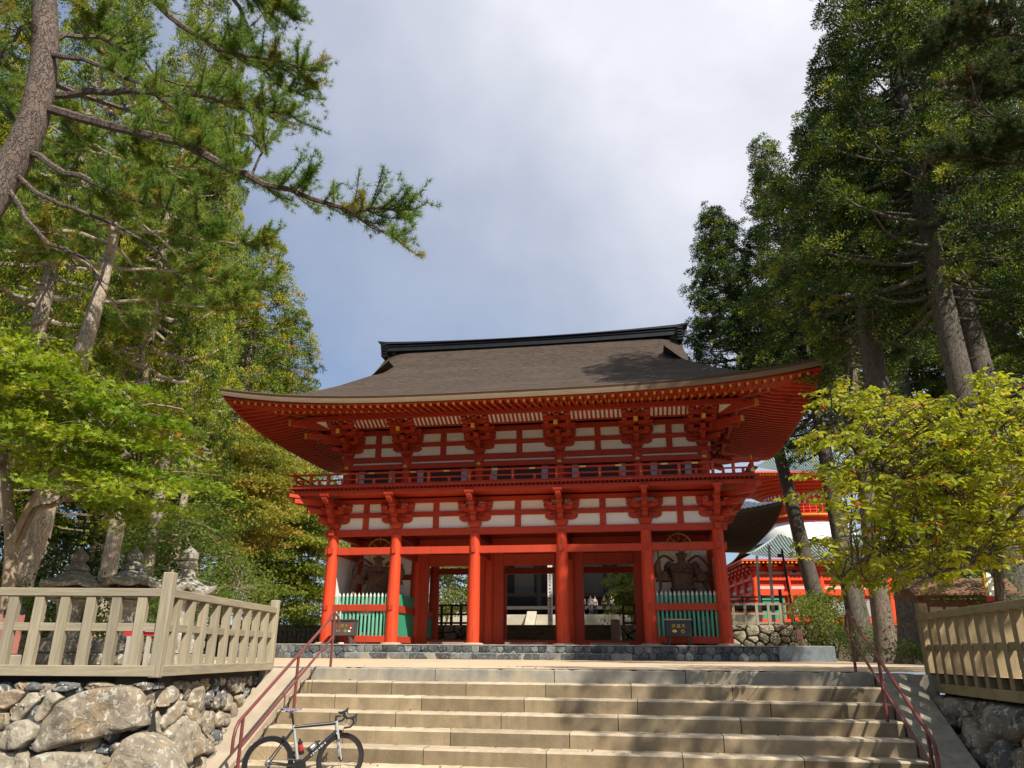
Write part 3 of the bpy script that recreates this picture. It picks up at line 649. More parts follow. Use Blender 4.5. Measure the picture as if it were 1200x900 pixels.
def gate():
    G = empty('temple_gate', (0, 3.6, .6), 'large two-storey vermilion temple gate with a thatched hip-and-gable roof', 'temple gate')
    P = lambda name, b, m, **k: b.build(name, m, G, **k)
    # columns
    cm = None; st = None
    for r, y in enumerate(YS):
        for x in XS:
            if r == 2 and abs(x) > 6 and False: continue
            if cm is None:
                b = MB().lathe([(.285, .66), (.287, 1.2), (.283, 2.6), (.268, 4.0), (.25, 5.0), (.24, 5.50)], 24, (0, 0, 0))
                c0 = b.build('column', REDC, G, smooth=True, world=False); cm = c0.data
                s0 = MB().lathe([(.5, -.02), (.49, .03), (.42, .075), (.3, .085)], 14).build('base_stone', BASESTONE, G, smooth=True, world=False); st = s0.data
            else:
                c0 = bpy.data.objects.new('column', cm); col.objects.link(c0); c0.parent = G
                s0 = bpy.data.objects.new('base_stone', st); col.objects.link(s0); s0.parent = G
            c0.location = (x, y - 3.6, -.6); s0.location = (x, y - 3.6, 0); s0.rotation_euler = (0, 0, x)
    xl, xr = XS[0], XS[-1]
    # tie beams
    P('tie_beam', MB().box(xl - .34, xr + .34, -.11, .11, 4.60, 4.93), RED, bevel=.01)
    P('tie_beam', MB().box(xl - .42, xr + .42, -.13, .13, 5.47, 5.78), RED, bevel=.01)
    for x in (xl, xr):
        P('tie_beam', MB().box(x - .11, x + .11, -.36, 7.56, 4.625, 4.915), RED, bevel=.01)
        P('tie_beam', MB().box(x - .13, x + .13, -.40, 7.6, 5.49, 5.76), RED, bevel=.01)
    for y in YS[1:]:
        P('tie_beam', MB().box(xl - .5, xr + .5, y - .12, y + .12, 5.46, 5.77), RED, bevel=.01)
    P('tie_beam', MB().box(xl - .4, xr + .4, 7.1, 7.3, 4.35, 4.68), RED, bevel=.01)
    # through-tenon blocks that show on the columns
    for x in XS:
        for z in (4.74, 2.2):
            if z < 3 and abs(x) < 3 or (z > 3 and abs(x) > 8): continue
            P('tenon_block', MB().box(x - .09, x + .09, -.33, -.2, z - .12, z + .12), RED, bevel=.01)
    # ceiling and cross beams
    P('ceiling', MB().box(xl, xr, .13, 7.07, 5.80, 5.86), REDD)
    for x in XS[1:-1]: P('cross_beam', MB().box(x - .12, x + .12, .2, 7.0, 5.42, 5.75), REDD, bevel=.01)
    for x in XS[1:-1]: P('cross_beam', MB().box(x - .1, x + .1, .2, 3.5, 4.62, 4.9), RED, bevel=.01)
    # guardian bays
    for s in (-1, 1):
        xo, xi = s * 8.96, s * 5.83; x0, x1 = sorted((xo, xi))
        P('plaster_wall', MB().box(x0 + .2, x1 - .2, 3.55, 3.66, .6, 5.45), WHITE)
        P('plaster_wall', MB().box(xo - .05, xo + .05, .27, 3.4, .6, 4.62), WHITE)
        P('plaster_wall', MB().box(xo - .05, xo + .05, 3.85, 7.0, .6, 5.45), WHITE)
        P('wall_beam', MB().box(x0 + .2, x1 - .2, 3.44, 3.54, 3.75, 4.0), REDD)
        P('wall_beam', MB().box(x0 + .2, x1 - .2, 3.44, 3.54, 2.0, 2.25), REDD)
        # front pickets
        P('picket_rail', MB().box(x0 + .22, x1 - .22, -.13, .09, 2.04, 2.34), RED, bevel=.01)
        P('sill_beam', MB().box(x0 + .22, x1 - .22, -.15, .15, .68, .97), RED, bevel=.01)
        pm = None
        n = 14
        for i in range(n):
            x = x0 + .34 + i * (x1 - x0 - .68) / (n - 1)
            if pm is None:
                o = MB().lathe([(.058, 0), (.058, 1.68), (.05, 1.71), (.04, 1.72)], 8, (0, 0, 0)).build('green_picket', PGREEN, G, smooth=True, world=False, angle=60); pm = o.data
                t = MB().lathe([(.045, 0), (.06, .02), (.062, .07), (.045, .13), (.004, .21)], 8, (0, 0, 1.70)).build('picket_tip', PTIP, o, smooth=True, world=False); tm = t.data
            else:
                o = bpy.data.objects.new('green_picket', pm); col.objects.link(o); o.parent = G
                t = bpy.data.objects.new('picket_tip', tm); col.objects.link(t); t.parent = o
            o.location = (x, -3.6, .96 - .6)
        # passage side of the bay: green boards with a red rail
        P('green_board', MB().box(xi - .03, xi + .03, .27, 3.33, .97, 2.02), GREEN)
        P('green_board', MB().box(xi - .03, xi + .03, .27, 3.33, 2.34, 2.86), GREEN)
        P('picket_rail', MB().box(xi - .10, xi + .10, .25, 3.35, 2.02, 2.34), RED, bevel=.01)
        P('sill_beam', MB().box(xi - .14, xi + .14, .25, 3.35, .68, .97), RED, bevel=.01)
        P('green_board', MB().box(xi - .03, xi + .03, 3.9, 6.95, .97, 2.02), GREEN)
        P('picket_rail', MB().box(xi - .09, xi + .09, 3.9, 6.95, 2.02, 2.34), RED, bevel=.01)
    # door frames of the three passages at the middle row
    for i in range(1, 4):
        a, e = XS[i], XS[i + 1]; jw = .62 if i == 2 else .55
        P('door_jamb', MB().box(a + .18, a + jw + .12, 3.50, 3.70, .66, 5.46), RED, bevel=.012)
        P('door_jamb', MB().box(e - jw - .12, e - .18, 3.50, 3.70, .66, 5.46), RED, bevel=.012)
        P('door_lintel', MB().box(a + jw + .13, e - jw - .13, 3.46, 3.74, 4.42, 4.98), RED, bevel=.012)
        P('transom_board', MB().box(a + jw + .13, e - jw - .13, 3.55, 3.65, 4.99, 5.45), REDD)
        P('threshold', MB().box(a + .26, e - .26, 3.42, 3.78, .63, .86), RED, bevel=.012)
        P('threshold_stone', MB().box(a + 1.0, e - 1.0, 2.5, 3.1, .60, .74), KERB, bevel=.012)
    # bracket zone of the lower storey
    def zone(y, xa, xb, xs, zs, name='', back=1, white=True, w=.10):
        for z0, z1 in zs['beams']:
            P('bracket_beam', MB().box(xa, xb, y - w, y + w, z0, z1), RED, bevel=.008)
        if white:
            for z0, z1 in zs['panels']:
                P('plaster_panel', MB().box(xa, xb, y + .01, y + .05, z0, z1), WHITE)
            for i in range(len(xs) - 1):
                m = (xs[i] + xs[i + 1]) / 2
                for z0, z1 in zs['panels']:
                    P('strut', MB().box(m - .14, m + .14, y - .07, y + .045, z0 + .001, z1 - .001), RED, bevel=.008)
    LOW = dict(beams=[(6.34, 6.57), (7.00, 7.22)], panels=[(5.78, 6.34), (6.57, 7.0)])
    zone(0, xl - .1, xr + .1, XS, LOW)
    zone(7.2, xl - .1, xr + .1, XS, LOW)
    for x in (xl, xr):
        for z0, z1 in LOW['beams']: P('bracket_beam', MB().box(x - .1, x + .1, .1, 7.1, z0, z1), RED)
        for z0, z1 in LOW['panels']: P('plaster_panel', MB().box(x - .025, x + .025, .1, 7.1, z0, z1), WHITE)
    # bracket sets
    def arm(b, c, L_, z0, z1, w, ax):
        h = z1 - z0; a = L_ / 2
        poly = [(-a, z1), (-a, z0 + h * .55), (-a + .07, z0 + h * .22), (-a + .2, z0), (a - .2, z0), (a - .07, z0 + h * .22), (a, z0 + h * .55), (a, z1)]
        if ax == 'x': b.prism([(c[0] + p, q) for p, q in poly], 'y', c[1] - w / 2, c[1] + w / 2)
        else: b.prism([(c[1] + p, q) for p, q in poly], 'x', c[0] - w / 2, c[0] + w / 2)
    def block(b, x, y, z, w=.3, h=.17):
        q = w / 2
        b.add([(x - q * .62, y - q * .62, z), (x + q * .62, y - q * .62, z), (x + q * .62, y + q * .62, z), (x - q * .62, y + q * .62, z),
               (x - q, y - q, z + h * .5), (x + q, y - q, z + h * .5), (x + q, y + q, z + h * .5), (x - q, y + q, z + h * .5),
               (x - q, y - q, z + h), (x + q, y - q, z + h), (x + q, y + q, z + h), (x - q, y + q, z + h)],
              [(3, 2, 1, 0), (0, 1, 5, 4), (1, 2, 6, 5), (2, 3, 7, 6), (3, 0, 4, 7), (4, 5, 9, 8), (5, 6, 10, 9), (6, 7, 11, 10), (7, 4, 8, 11), (8, 9, 10, 11)])
    def nose(b, y0, y1, z0, z1, w=.2, x=0):       # forward arm with a curved underside
        h = z1 - z0
        b.prism([(y0, z1), (y1, z1), (y1, z0 + h * .55), (y1 + .06, z0 + h * .25), (y1 + .2, z0), (y0, z0)], 'x', x - w / 2, x + w / 2)
    def lower_set():
        b = MB()
        block(b, 0, 0, 5.79, .6, .27)
        arm(b, (0, 0), 1.5, 6.06, 6.30, .24, 'x'); nose(b, .3, -.62, 6.06, 6.30, .24)
        for x in (-.6, 0, .6): block(b, x, 0, 6.30, .32, .17)
        block(b, 0, -.48, 6.30, .3, .16)
        arm(b, (0, 0), 1.65, 6.58, 6.80, .22, 'x'); nose(b, .3, -1.02, 6.46, 6.70, .23)
        for x in (-.68, 0, .68): block(b, x, 0, 6.80, .32, .18)
        arm(b, (0, -.48), 1.2, 6.47, 6.66, .2, 'x')
        for x in (-.46, .46): block(b, x, -.48, 6.66, .28, .15)
        block(b, 0, -.9, 6.70, .3, .16)
        nose(b, .3, -1.40, 6.86, 7.08, .22)
        b.prism([(-1.30, 7.08), (-1.30, 6.88), (-1.52, 6.92), (-1.60, 7.02), (-1.64, 7.20), (-1.30, 7.20)], 'x', -.12, .12)
        b.prism([(-1.42, 7.10), (-1.66, 7.14), (-1.70, 7.24), (-1.42, 7.24)], 'x', -.2, .2)
        return b
    def dia(b, x, y, s, z0, z1, L0, L1, w):
        # diagonal arm at a corner
        d = Vector((s, -1 if y < YC else 1, 0)).normalized()
        a = Vector((x, y, (z0 + z1) / 2)); b.bar(a + d * L0, a + d * L1, w, z1 - z0)
    low = lower_set().build('bracket_set', RED, G, world=False, bevel=.006); lm = low.data; used = [False]
    def place(me, proto, x, y, rz=0, name='bracket_set'):
        o = bpy.data.objects.new(name, me); col.objects.link(o); o.parent = G
        o.location = (x, y - 3.6, -.6); o.rotation_euler = (0, 0, rz)
        b_ = o.modifiers.new('bevel', 'BEVEL'); b_.width = .006; b_.segments = 1; b_.limit_method = 'ANGLE'; b_.angle_limit = R(50)
        return o
    low.location = (XS[0], -3.6, -.6)
    for x in XS[1:]: place(lm, low, x, 0)
    for s, rz in ((-1, -math.pi / 2), (1, math.pi / 2)):
        for y in (0, 3.6, 7.2):
            o = place(lm, low, s * 8.96, y, rz); o.scale = (.976, .976, 1); o.location.z -= .004
    for s in (-1, 1):
        b = MB()
        dia(b, s * 8.96, 0, s, 6.08, 6.28, 0, .85, .22); dia(b, s * 8.96, 0, s, 6.48, 6.70, 0, 1.45, .22); dia(b, s * 8.96, 0, s, 6.86, 7.12, 0, 2.15, .24)
        dia(b, s * 8.96, 0, s, 7.10, 7.26, 1.9, 2.45, .34)
        P('corner_bracket_arm', b, RED, bevel=.008)
    # balcony
    bx, by0, by1 = 10.5, -1.5, 8.7
    P('balcony_beam', MB().box(-bx, bx, by0 - .02, by0 + .22, 7.23, 7.42), RED, bevel=.01)
    for s in (-1, 1): P('balcony_beam', MB().box(s * bx - .12, s * bx + .12, by0 + .22, by1, 7.23, 7.42), RED, bevel=.01)
    P('balcony_soffit', MB().box(-bx + .1, bx - .1, by0 + .2, by1 - .1, 7.30, 7.36), RED)
    b = MB()
    n = 110
    for i in range(n):
        x = -bx - .1 + (i + .5) * (2 * bx + .2) / n
        b.box(x - .05, x + .05, by0 - .18, by0 + .4, 7.43, 7.50)
    P('joist_ends', b, REDD)
    P('balcony_floor', MB().box(-bx - .2, bx + .2, by0 - .24, by1 + .1, 7.505, 7.56), RED)
    for z0, z1, w, ov in ((7.58, 7.68, .10, .05), (7.86, 7.93, .07, .12), (8.13, 8.21, .09, .28)):
        yy = by0 - .05
        b = MB().box(-bx - ov, bx + ov, yy - w / 2, yy + w / 2, z0, z1)
        for s in (-1, 1):
            if ov > .2: b.bar((s * (bx + ov - .02), yy, (z0 + z1) / 2), (s * (bx + ov + .22), yy, (z0 + z1) / 2 + .10), w, z1 - z0)
        P('balcony_rail', b, RED, bevel=.006)
        for s in (-1, 1):
            P('balcony_rail', MB().box(s * bx - w / 2, s * bx + w / 2, by0 - ov, by1, z0 + .003, z1 + .003), RED, bevel=.006)
    pos = sorted(set([-bx, bx] + [round(x * .985, 2) for x in XS] + [round((XS[i] + XS[i + 1]) / 2, 2) for i in range(5)] + [-9.9 + .2, 9.7]))
    rp = rq = gp = None
    def share(name, cache, mk, m, loc, parent=G):
        if cache is None:
            o = mk().build(name, m, parent, world=False); 
        else:
            o = bpy.data.objects.new(name, cache); col.objects.link(o); o.parent = parent
        o.location = loc; return o, o.data
    for i, x in enumerate(pos):
        h = .66 if abs(x) == bx else .57
        o, rp = share('rail_post', rp, lambda: MB().box(-.065, .065, -.055, .055, 0, .57), RED, (x, by0 - .05 - 3.6, 7.56 - .6))
        g, gp = share('gilt_fitting', gp, lambda: MB().lathe([(.02, 0), (.042, .012), (.03, .03), (.008, .04)], 10), GOLD, (0, -.058, .30), o)
        g.rotation_euler = (R(90), 0, 0)
        if i < len(pos) - 1:
            m = (x + pos[i + 1]) / 2
            o, rq = share('rail_strut', rq, lambda: MB().box(-.06, .06, -.045, .045, 0, .26), RED, (m, by0 - .05 - 3.6, 7.66 - .6))
    for s in (-1, 1):
        for k in range(6):
            y = by0 + (k + 1) * 1.7
            o, rp = share('rail_post', rp, None, RED, (s * bx, y - 3.6, 7.56 - .6))
    for i in range(5):
        for k in (.3, .72):
            x = XS[i] + (XS[i + 1] - XS[i]) * k
            P('gilt_plate', MB().box(x - .14, x + .14, by0 - .101, by0 - .096, 8.13, 8.2), GOLD)
    for s in (-1, 1): P('gilt_cap', MB().box(s * bx - .08, s * bx + .08, by0 - .13, by0 + .03, 7.70, 7.84), GOLD); P('gilt_cap', MB().lathe([(.05, 0), (.07, .05), (.02, .12), (.045, .17), (.0, .26)], 10, (s * bx, by0 - .05, 8.21)), GOLD, smooth=True)
    # upper storey
    UX = [x * .965 for x in XS]; UY = .35; uy1 = 6.85
    cu = None
    for y in (UY, uy1):
        for x in UX:
            o, cu = share('upper_column', cu, lambda: MB().lathe([(.235, 0), (.235, 1.6)], 18), REDC, (x, y - 3.6, 7.55 - .6))
    UP = dict(beams=[(9.12, 9.40), (9.87, 10.07), (10.52, 10.77)], panels=[(9.40, 9.87), (10.07, 10.52)])
    zone(UY, UX[0] - .35, UX[-1] + .35, UX, UP)
    zone(uy1, UX[0] - .35, UX[-1] + .35, UX, UP)
    for x in (UX[0], UX[-1]):
        for z0, z1 in UP['beams']: P('bracket_beam', MB().box(x - .1, x + .1, UY + .1, uy1 - .1, z0, z1), RED)
        P('plaster_panel', MB().box(x - .03, x + .03, UY + .1, uy1 - .1, 9.4, 10.52), WHITE)
        P('upper_wall', MB().box(x - .04, x + .04, UY + .1, uy1 - .1, 7.55, 9.12), WHITE)
    P('nageshi_beam', MB().box(UX[0] - .3, UX[-1] + .3, UY - .27, UY + .1, 8.72, 8.98), RED, bevel=.01)
    P('plaster_panel', MB().box(UX[0], UX[-1], UY - .02, UY + .03, 8.98, 9.12), WHITE)
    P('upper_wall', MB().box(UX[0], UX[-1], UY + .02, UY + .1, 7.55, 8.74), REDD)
    gb = None
    for x in UX:
        o, gb = share('gilt_boss', gb, lambda: MB().lathe([(.11, 0), (.11, .03), (.07, .06), (.03, .07)], 14), GOLD, (x, UY - .275 - 3.6, 8.86 - .6)); o.rotation_euler = (R(90), 0, 0)
    jamb = mat('pale_lilac_paint', (.42, .42, .46), rough=.7, var=.08); dg = mat('dark_shutter', (.055, .03, .028), rough=.6, var=.2)
    for i in range(5):
        a, e = UX[i] + .26, UX[i + 1] - .26
        P('window_shutter', MB().box(a + .62, e - .62, UY - .03, UY + .015, 7.62, 8.7), dg)
        for q in (a + .32, e - .62): P('window_jamb', MB().box(q, q + .3, UY - .05, UY + .012, 7.58, 8.71), jamb)
    # upper bracket sets with stepped arms and a yellow-capped tail rafter
    def upper_set():
        b = MB()
        block(b, 0, 0, 9.41, .56, .22)
        arm(b, (0, 0), 1.45, 9.63, 9.84, .22, 'x'); nose(b, .3, -.6, 9.63, 9.84, .22)
        for x in (-.58, 0, .58): block(b, x, 0, 9.84, .3, .15)
        block(b, 0, -.46, 9.84, .3, .15)
        arm(b, (0, 0), 1.6, 10.08, 10.28, .22, 'x')
        arm(b, (0, -.46), 1.25, 9.99, 10.18, .2, 'x'); nose(b, .3, -1.1, 9.99, 10.2, .22)
        for x in (-.5, 0, .5): block(b, x, -.46, 10.18, .28, .15)
        for x in (-.65, 0, .65): block(b, x, 0, 10.28, .3, .17)
        arm(b, (0, -.46), 1.6, 10.34, 10.52, .2, 'x')
        for x in (-.68, 0, .68): block(b, x, -.46, 10.52, .28, .14)
        arm(b, (0, -.95), 1.3, 10.34, 10.52, .2, 'x'); nose(b, .3, -1.35, 10.34, 10.55, .2)
        for x in (-.52, 0, .52): block(b, x, -.95, 10.52, .27, .14)
        arm(b, (0, -1.45), 1.3, 10.56, 10.73, .2, 'x')
        for x in (-.52, 0, .52): block(b, x, -1.45, 10.73, .27, .13)
        b.bar((0, .4, 10.92), (0, -1.75, 10.36), .18, .22)
        return b
    us = upper_set().build('upper_bracket_set', RED, G, world=False, bevel=.006); um = us.data; us.location = (UX[0], UY - 3.6, -.6)
    capm = None
    lst = [us] + [place(um, us, x, UY, name='upper_bracket_set') for x in UX[1:]]
    for s, rz in ((-1, -math.pi / 2), (1, math.pi / 2)):
        for y in (UY, 3.6, uy1): lst.append(place(um, us, s * UX[-1], y, rz, name='upper_bracket_set')); lst[-1].scale = (.976, .976, 1); lst[-1].location.z -= .004
    for o in lst:
        d = Vector((0, -1.755, 10.36)); c_, capm = share('yellow_cap', capm, lambda: MB().bar((0, .005, 0), (0, -.02, -.006), .185, .225), YELLOW, (0, -1.755, 10.358), o)
    for s in (-1, 1):
        for y, sy in ((UY, -1), (uy1, 1)):
            for z, l0, l1, w, h, dz in ((10.18, .2, 2.35, .24, .26, -.18), (10.62, .2, 3.2, .26, .28, -.10), (9.74, 0, 1.0, .22, .22, 0), (10.1, 0, 1.5, .22, .22, 0)):
                d = Vector((s, sy, 0)).normalized(); a = Vector((s * UX[-1], y, z + .2 if dz else z))
                b = MB().bar(a + d * l0, a + d * l1 + Vector((0, 0, dz)), w, h)
                o = P('corner_tail_rafter' if dz else 'corner_bracket_arm', b, RED, bevel=.008)
                if dz: MB().bar(a + d * (l1 + .003) + Vector((0, 0, dz)), a + d * (l1 + .03) + Vector((0, 0, dz - .002)), w - .01, h - .01).build('yellow_cap', YELLOW, o)
    # slatted strip under the eaves (white boards behind red slats) and the outer purlin
    b = MB(); b.add([(-UX[-1] - .8, -.60, 10.70), (UX[-1] + .8, -.60, 10.70), (UX[-1] + 1.5, -1.33, 11.03), (-UX[-1] - 1.5, -1.33, 11.03), (-UX[-1] - .8, -.58, 10.74), (UX[-1] + .8, -.58, 10.74), (UX[-1] + 1.5, -1.31, 11.07), (-UX[-1] - 1.5, -1.31, 11.07)],
      [(0, 1, 2, 3), (7, 6, 5, 4), (0, 4, 5, 1), (1, 5, 6, 2), (2, 6, 7, 3), (3, 7, 4, 0)])
    P('slanted_board', b, WHITE)
    b = MB(); n = 92
    for i in range(n):
        x = -UX[-1] - .8 + (i + .5) * (2 * UX[-1] + 1.6) / n
        b.bar((x, -.60, 10.675), (x, -1.33, 11.0), .085, .06)
    P('soffit_slats', b, RED)
    P('inner_purlin', MB().box(-9.6, 9.6, -.60, -.40, 10.66, 10.84), RED, bevel=.008)
    P('outer_purlin', MB().box(-10.4, 10.4, -1.55, -1.34, 10.86, 11.08), RED, bevel=.008)
    for s in (-1, 1): P('outer_purlin', MB().box(s * 10.25 - .1, s * 10.25 + .1, -1.33, 8.55, 10.86, 11.06), RED, bevel=.008)
    # rafters: base tier and flying tier, the front rows one by one
    def row(name, n, xmax, yend, z0, ln0, slope, w, h, cap):
        cache = [None, None]
        for i in range(n):
            x = -xmax + i * 2 * xmax / (n - 1)
            room = (EX - .12 - abs(x)) - (yend - EY)
            ln = min(ln0, max(.12, room)) if abs(x) > 8.6 else ln0
            if room < .1: continue
            if cache[0] is None:
                o = MB().bar((0, 0, 0), (0, 1, 0), w, h).build(name, RED, G, world=False); cache[0] = o.data
            else:
                o = bpy.data.objects.new(name, cache[0]); col.objects.link(o); o.parent = G
            o.location = (x, yend - 3.6, z0 + lift(x, yend) - .6); o.scale = (1, ln, 1); o.rotation_euler = (math.atan(slope), 0, 0)
            if cache[1] is None:
                c_ = MB().box(-w / 2, w / 2, -.012, -.001, -h / 2, h / 2).build('yellow_cap', cap, o, world=False); cache[1] = c_.data
            else:
                c_ = bpy.data.objects.new('yellow_cap', cache[1]); col.objects.link(c_); c_.parent = o
            c_.scale = (1, 1 / ln, 1)
    row('base_rafter', 66, 11.7, -2.62, 10.87, 3.3, .2, .12, .15, YELLOW)
    row('flying_rafter', 76, 13.1, -3.93, 10.64, 1.45, .14, .11, .13, YELLOW)
    for s in (-1, 1):
        b = MB()
        for i in range(42):
            y = -4.0 + i * 15.2 / 41
            for xe, z0, l0, sl, w, h in ((11.86, 10.87, 3.2, .2, .12, .15), (13.17, 10.64, 1.4, .14, .11, .13)):
                room = (HY - .12 - abs(y - YC)) - (EX - xe)
                if room < .1: continue
                l = min(l0, room) if (y < .3 or y > 6.9) else l0
                z = z0 + lift(xe, y)
                b.bar((s * xe, y, z), (s * (xe - l), y, z + l * sl), w, h)
        o = P('side_rafters', b, RED); o['kind'] = 'stuff'
    # curved eave beams that carry the rafters' ends
    def ring(name, d, z, w, h, m):
        b = MB(); N = 40
        for fy in (-1, 1):
            pts = []
            for i in range(N + 1):
                x = (EX - d) * (2 * i / N - 1); y = YC + fy * (HY - d); pts.append((x, y, z + lift(x, y)))
            for i in range(N): b.bar(pts[i], pts[i + 1], w, h)
        for fx in (-1, 1):
            pts = []
            for i in range(25):
                y = YC + (HY - d) * (2 * i / 24 - 1); x = fx * (EX - d); pts.append((x, y, z + lift(x, y)))
            for i in range(24): b.bar(pts[i], pts[i + 1], w, h)
        return P(name, b, m)
    ring('eave_beam', 1.72, 11.0, .14, .11, RED)
    ring('eave_beam', .24, 10.745, .12, .10, RED)
    for s in (-1, 1):
        for sy in (-1, 1):
            y0 = UY if sy < 0 else uy1
            c = Vector((s * (EX - .32), YC + sy * (HY - .32), 10.60 + .70))
            P('hip_rafter', MB().bar((s * UX[-1], y0, 11.42), (s * (EX - 1.9), YC + sy * (HY - 1.9), 10.88 + .35), .26, .28).bar((s * (EX - 2.4), YC + sy * (HY - 2.4), 11.25), c, .24, .24), RED)
    # soffit boards
    def strips(dl, zf):
        b = MB(); N = 36
        for side in range(4):
            rows = []
            for d in dl:
                r_ = []
                for i in range(N + 1):
                    u = 2 * i / N - 1
                    if side < 2: x = (EX - d) * u; y = YC + (HY - d) * (-1 if side == 0 else 1)
                    else: x = (EX - d) * (-1 if side == 2 else 1); y = YC + (HY - d) * u
                    r_.append((x, y, zf(x, y, d)))
                rows.append(r_)
            vs = [p for r_ in rows for p in r_]; fs = []
            for a in range(len(dl) - 1):
                for i in range(N): fs.append((a * (N + 1) + i, a * (N + 1) + i + 1, (a + 1) * (N + 1) + i + 1, (a + 1) * (N + 1) + i))
            b.add(vs, fs)
        return b
    P('soffit_boards', strips([.14, .7, 1.3, 1.66], lambda x, y, d: 10.735 + lift(x, y) + (d - .3) * .14), RED)
    P('soffit_boards', strips([1.66, 2.6, 3.6, 5.2], lambda x, y, d: 10.965 + lift(x, y) + (d - 1.58) * .2), RED)
    # ---------------- roof
    dg = EX - XG
    def tq(d): return min(1, max(0, (d - dg) / (HY - dg)))
    def sq(d):
        t = min(1, tq(d) / .3); return t * t * (3 - 2 * t)
    wv = lambda d: XG + sq(d) * (.42 - .28 * tq(d))
    def slope_rows():
        ds = [0, .25, .6, 1.1, 1.7, 2.4, 3.2, 4.1, dg, dg + .2, dg + .4, dg + .6, dg + .8, 6.5, 7.1, 7.5, HY]
        return ds
    roof = None
    b = MB(); N = 48
    for fy in (-1, 1):
        ds = slope_rows(); vs = []
        for d in ds:
            w = EX - d if d < dg - .0005 else wv(d)
            for i in range(N + 1):
                x = w * (2 * i / N - 1); y = YC + fy * (HY - d); curl = 0 if d < dg - .0005 else .45 * sq(d) * max(0, (abs(x) - (w - 1.5)) / 1.5) ** 2
                vs.append((x, y, zroof(x, y, d) - curl))
        fs = []
        for a in range(len(ds) - 1):
            if abs(ds[a + 1] - ds[a]) < .01: continue
            for i in range(N): fs.append((a * (N + 1) + i, a * (N + 1) + i + 1, (a + 1) * (N + 1) + i + 1, (a + 1) * (N + 1) + i))
        b.add(vs, fs)
    for fx in (-1, 1):
        ds = [0, .25, .6, 1.1, 1.7, 2.4, 3.2, 4.1, dg, dg + .9]; vs = []
        M_ = 26
        for d in ds:
            for i in range(M_ + 1):
                y = YC + (HY - min(d, dg)) * (2 * i / M_ - 1); x = fx * (EX - d); vs.append((x, y, zroof(x, y, d)))
        fs = []
        for a in range(len(ds) - 1):
            for i in range(M_): fs.append((a * (M_ + 1) + i, a * (M_ + 1) + i + 1, (a + 1) * (M_ + 1) + i + 1, (a + 1) * (M_ + 1) + i))
        b.add(vs, fs)
    roof = P('roof', b, BARK_ROOF, smooth=True, angle=35)
    # thick layered eave edge
    def per():
        pts = []; N2 = 64; M2 = 40
        for i in range(N2): pts.append((-EX + 2 * EX * i / N2, YC - HY))
        for i in range(M2): pts.append((EX, YC - HY + 2 * HY * i / M2))
        for i in range(N2): pts.append((EX - 2 * EX * i / N2, YC + HY))
        for i in range(M2): pts.append((-EX, YC + HY - 2 * HY * i / M2))
        return pts
    def band(prof, m, name):
        b = MB(); pts = per(); n = len(pts); k = len(prof); vs = []; fs = []
        for x, y in pts:
            zt = Z0 + lift(x, y)
            for ins, dz in prof:
                vs.append((x * (EX - ins) / EX, YC + (y - YC) * (HY - ins) / HY, zt + dz))
        for i in range(n):
            j = (i + 1) % n
            for q in range(k - 1): fs.append((i * k + q, i * k + q + 1, j * k + q + 1, j * k + q))
        b.add(vs, fs); o = b.build(name, m, roof, smooth=True, angle=40); return o
    band([(0, 0), (-.02, -.05), (.02, -.13)], EAVE_DK, 'eave_edge')
    band([(.025, -.131), (.04, -.25), (.07, -.345), (.42, -.33)], EAVE_LT, 'eave_edge')
    # gable ends
    for s in (-1, 1):
        x = s * (XG - .45)
        zt = lambda d: Z0 + fprof(d)
        ys = [dg - .1, dg + .2, 6.2, 7.0, HY]
        poly = [(YC - (HY - d), zt(d) - .6) for d in ys] + [(YC + (HY - d), zt(d) - .6) for d in ys[::-1][1:]]
        P('gable_wall', MB().prism(poly, 'x', x - .06, x + .06), RED)
        for fy in (-1, 1):
            b = MB(); k2 = MB()
            dd = np.linspace(dg, HY, 12); cq = lambda d: -.45 * sq(d)
            for i in range(11):
                p = lambda d, xx, dz: (xx, YC + fy * (HY - d), zt(d) + dz)
                b.add([p(dd[i], s * wv(dd[i]), cq(dd[i])), p(dd[i + 1], s * wv(dd[i + 1]), cq(dd[i + 1])), p(dd[i + 1], s * (wv(dd[i + 1]) - .05), cq(dd[i + 1]) - .25 * sq(dd[i + 1])), p(dd[i], s * (wv(dd[i]) - .05), cq(dd[i]) - .25 * sq(dd[i])),
                       p(dd[i], s * (XG - .4), -.2), p(dd[i + 1], s * (XG - .4), -.2), p(dd[i + 1], s * (XG - .4), cq(dd[i + 1]) - .25), p(dd[i], s * (XG - .4), cq(dd[i]) - .25)],
                      [(0, 1, 2, 3), (3, 2, 6, 7)])
                k2.add([p(dd[i], s * (XG + .1), -.82), p(dd[i + 1], s * (XG + .1), -.82), p(dd[i + 1], s * (XG + .1), -1.15), p(dd[i], s * (XG + .1), -1.15),
                        p(dd[i], s * XG, -.82), p(dd[i + 1], s * XG, -.82), p(dd[i + 1], s * XG, -1.15), p(dd[i], s * XG, -1.15)],
                       [(0, 1, 2, 3), (7, 6, 5, 4), (3, 2, 6, 7)])
            b.build('verge', EAVE_LT, roof)
    # ridge
    zr = Z0 + fprof(HY)
    sag = lambda x: .22 * (abs(x) / 8.5) ** 2.2
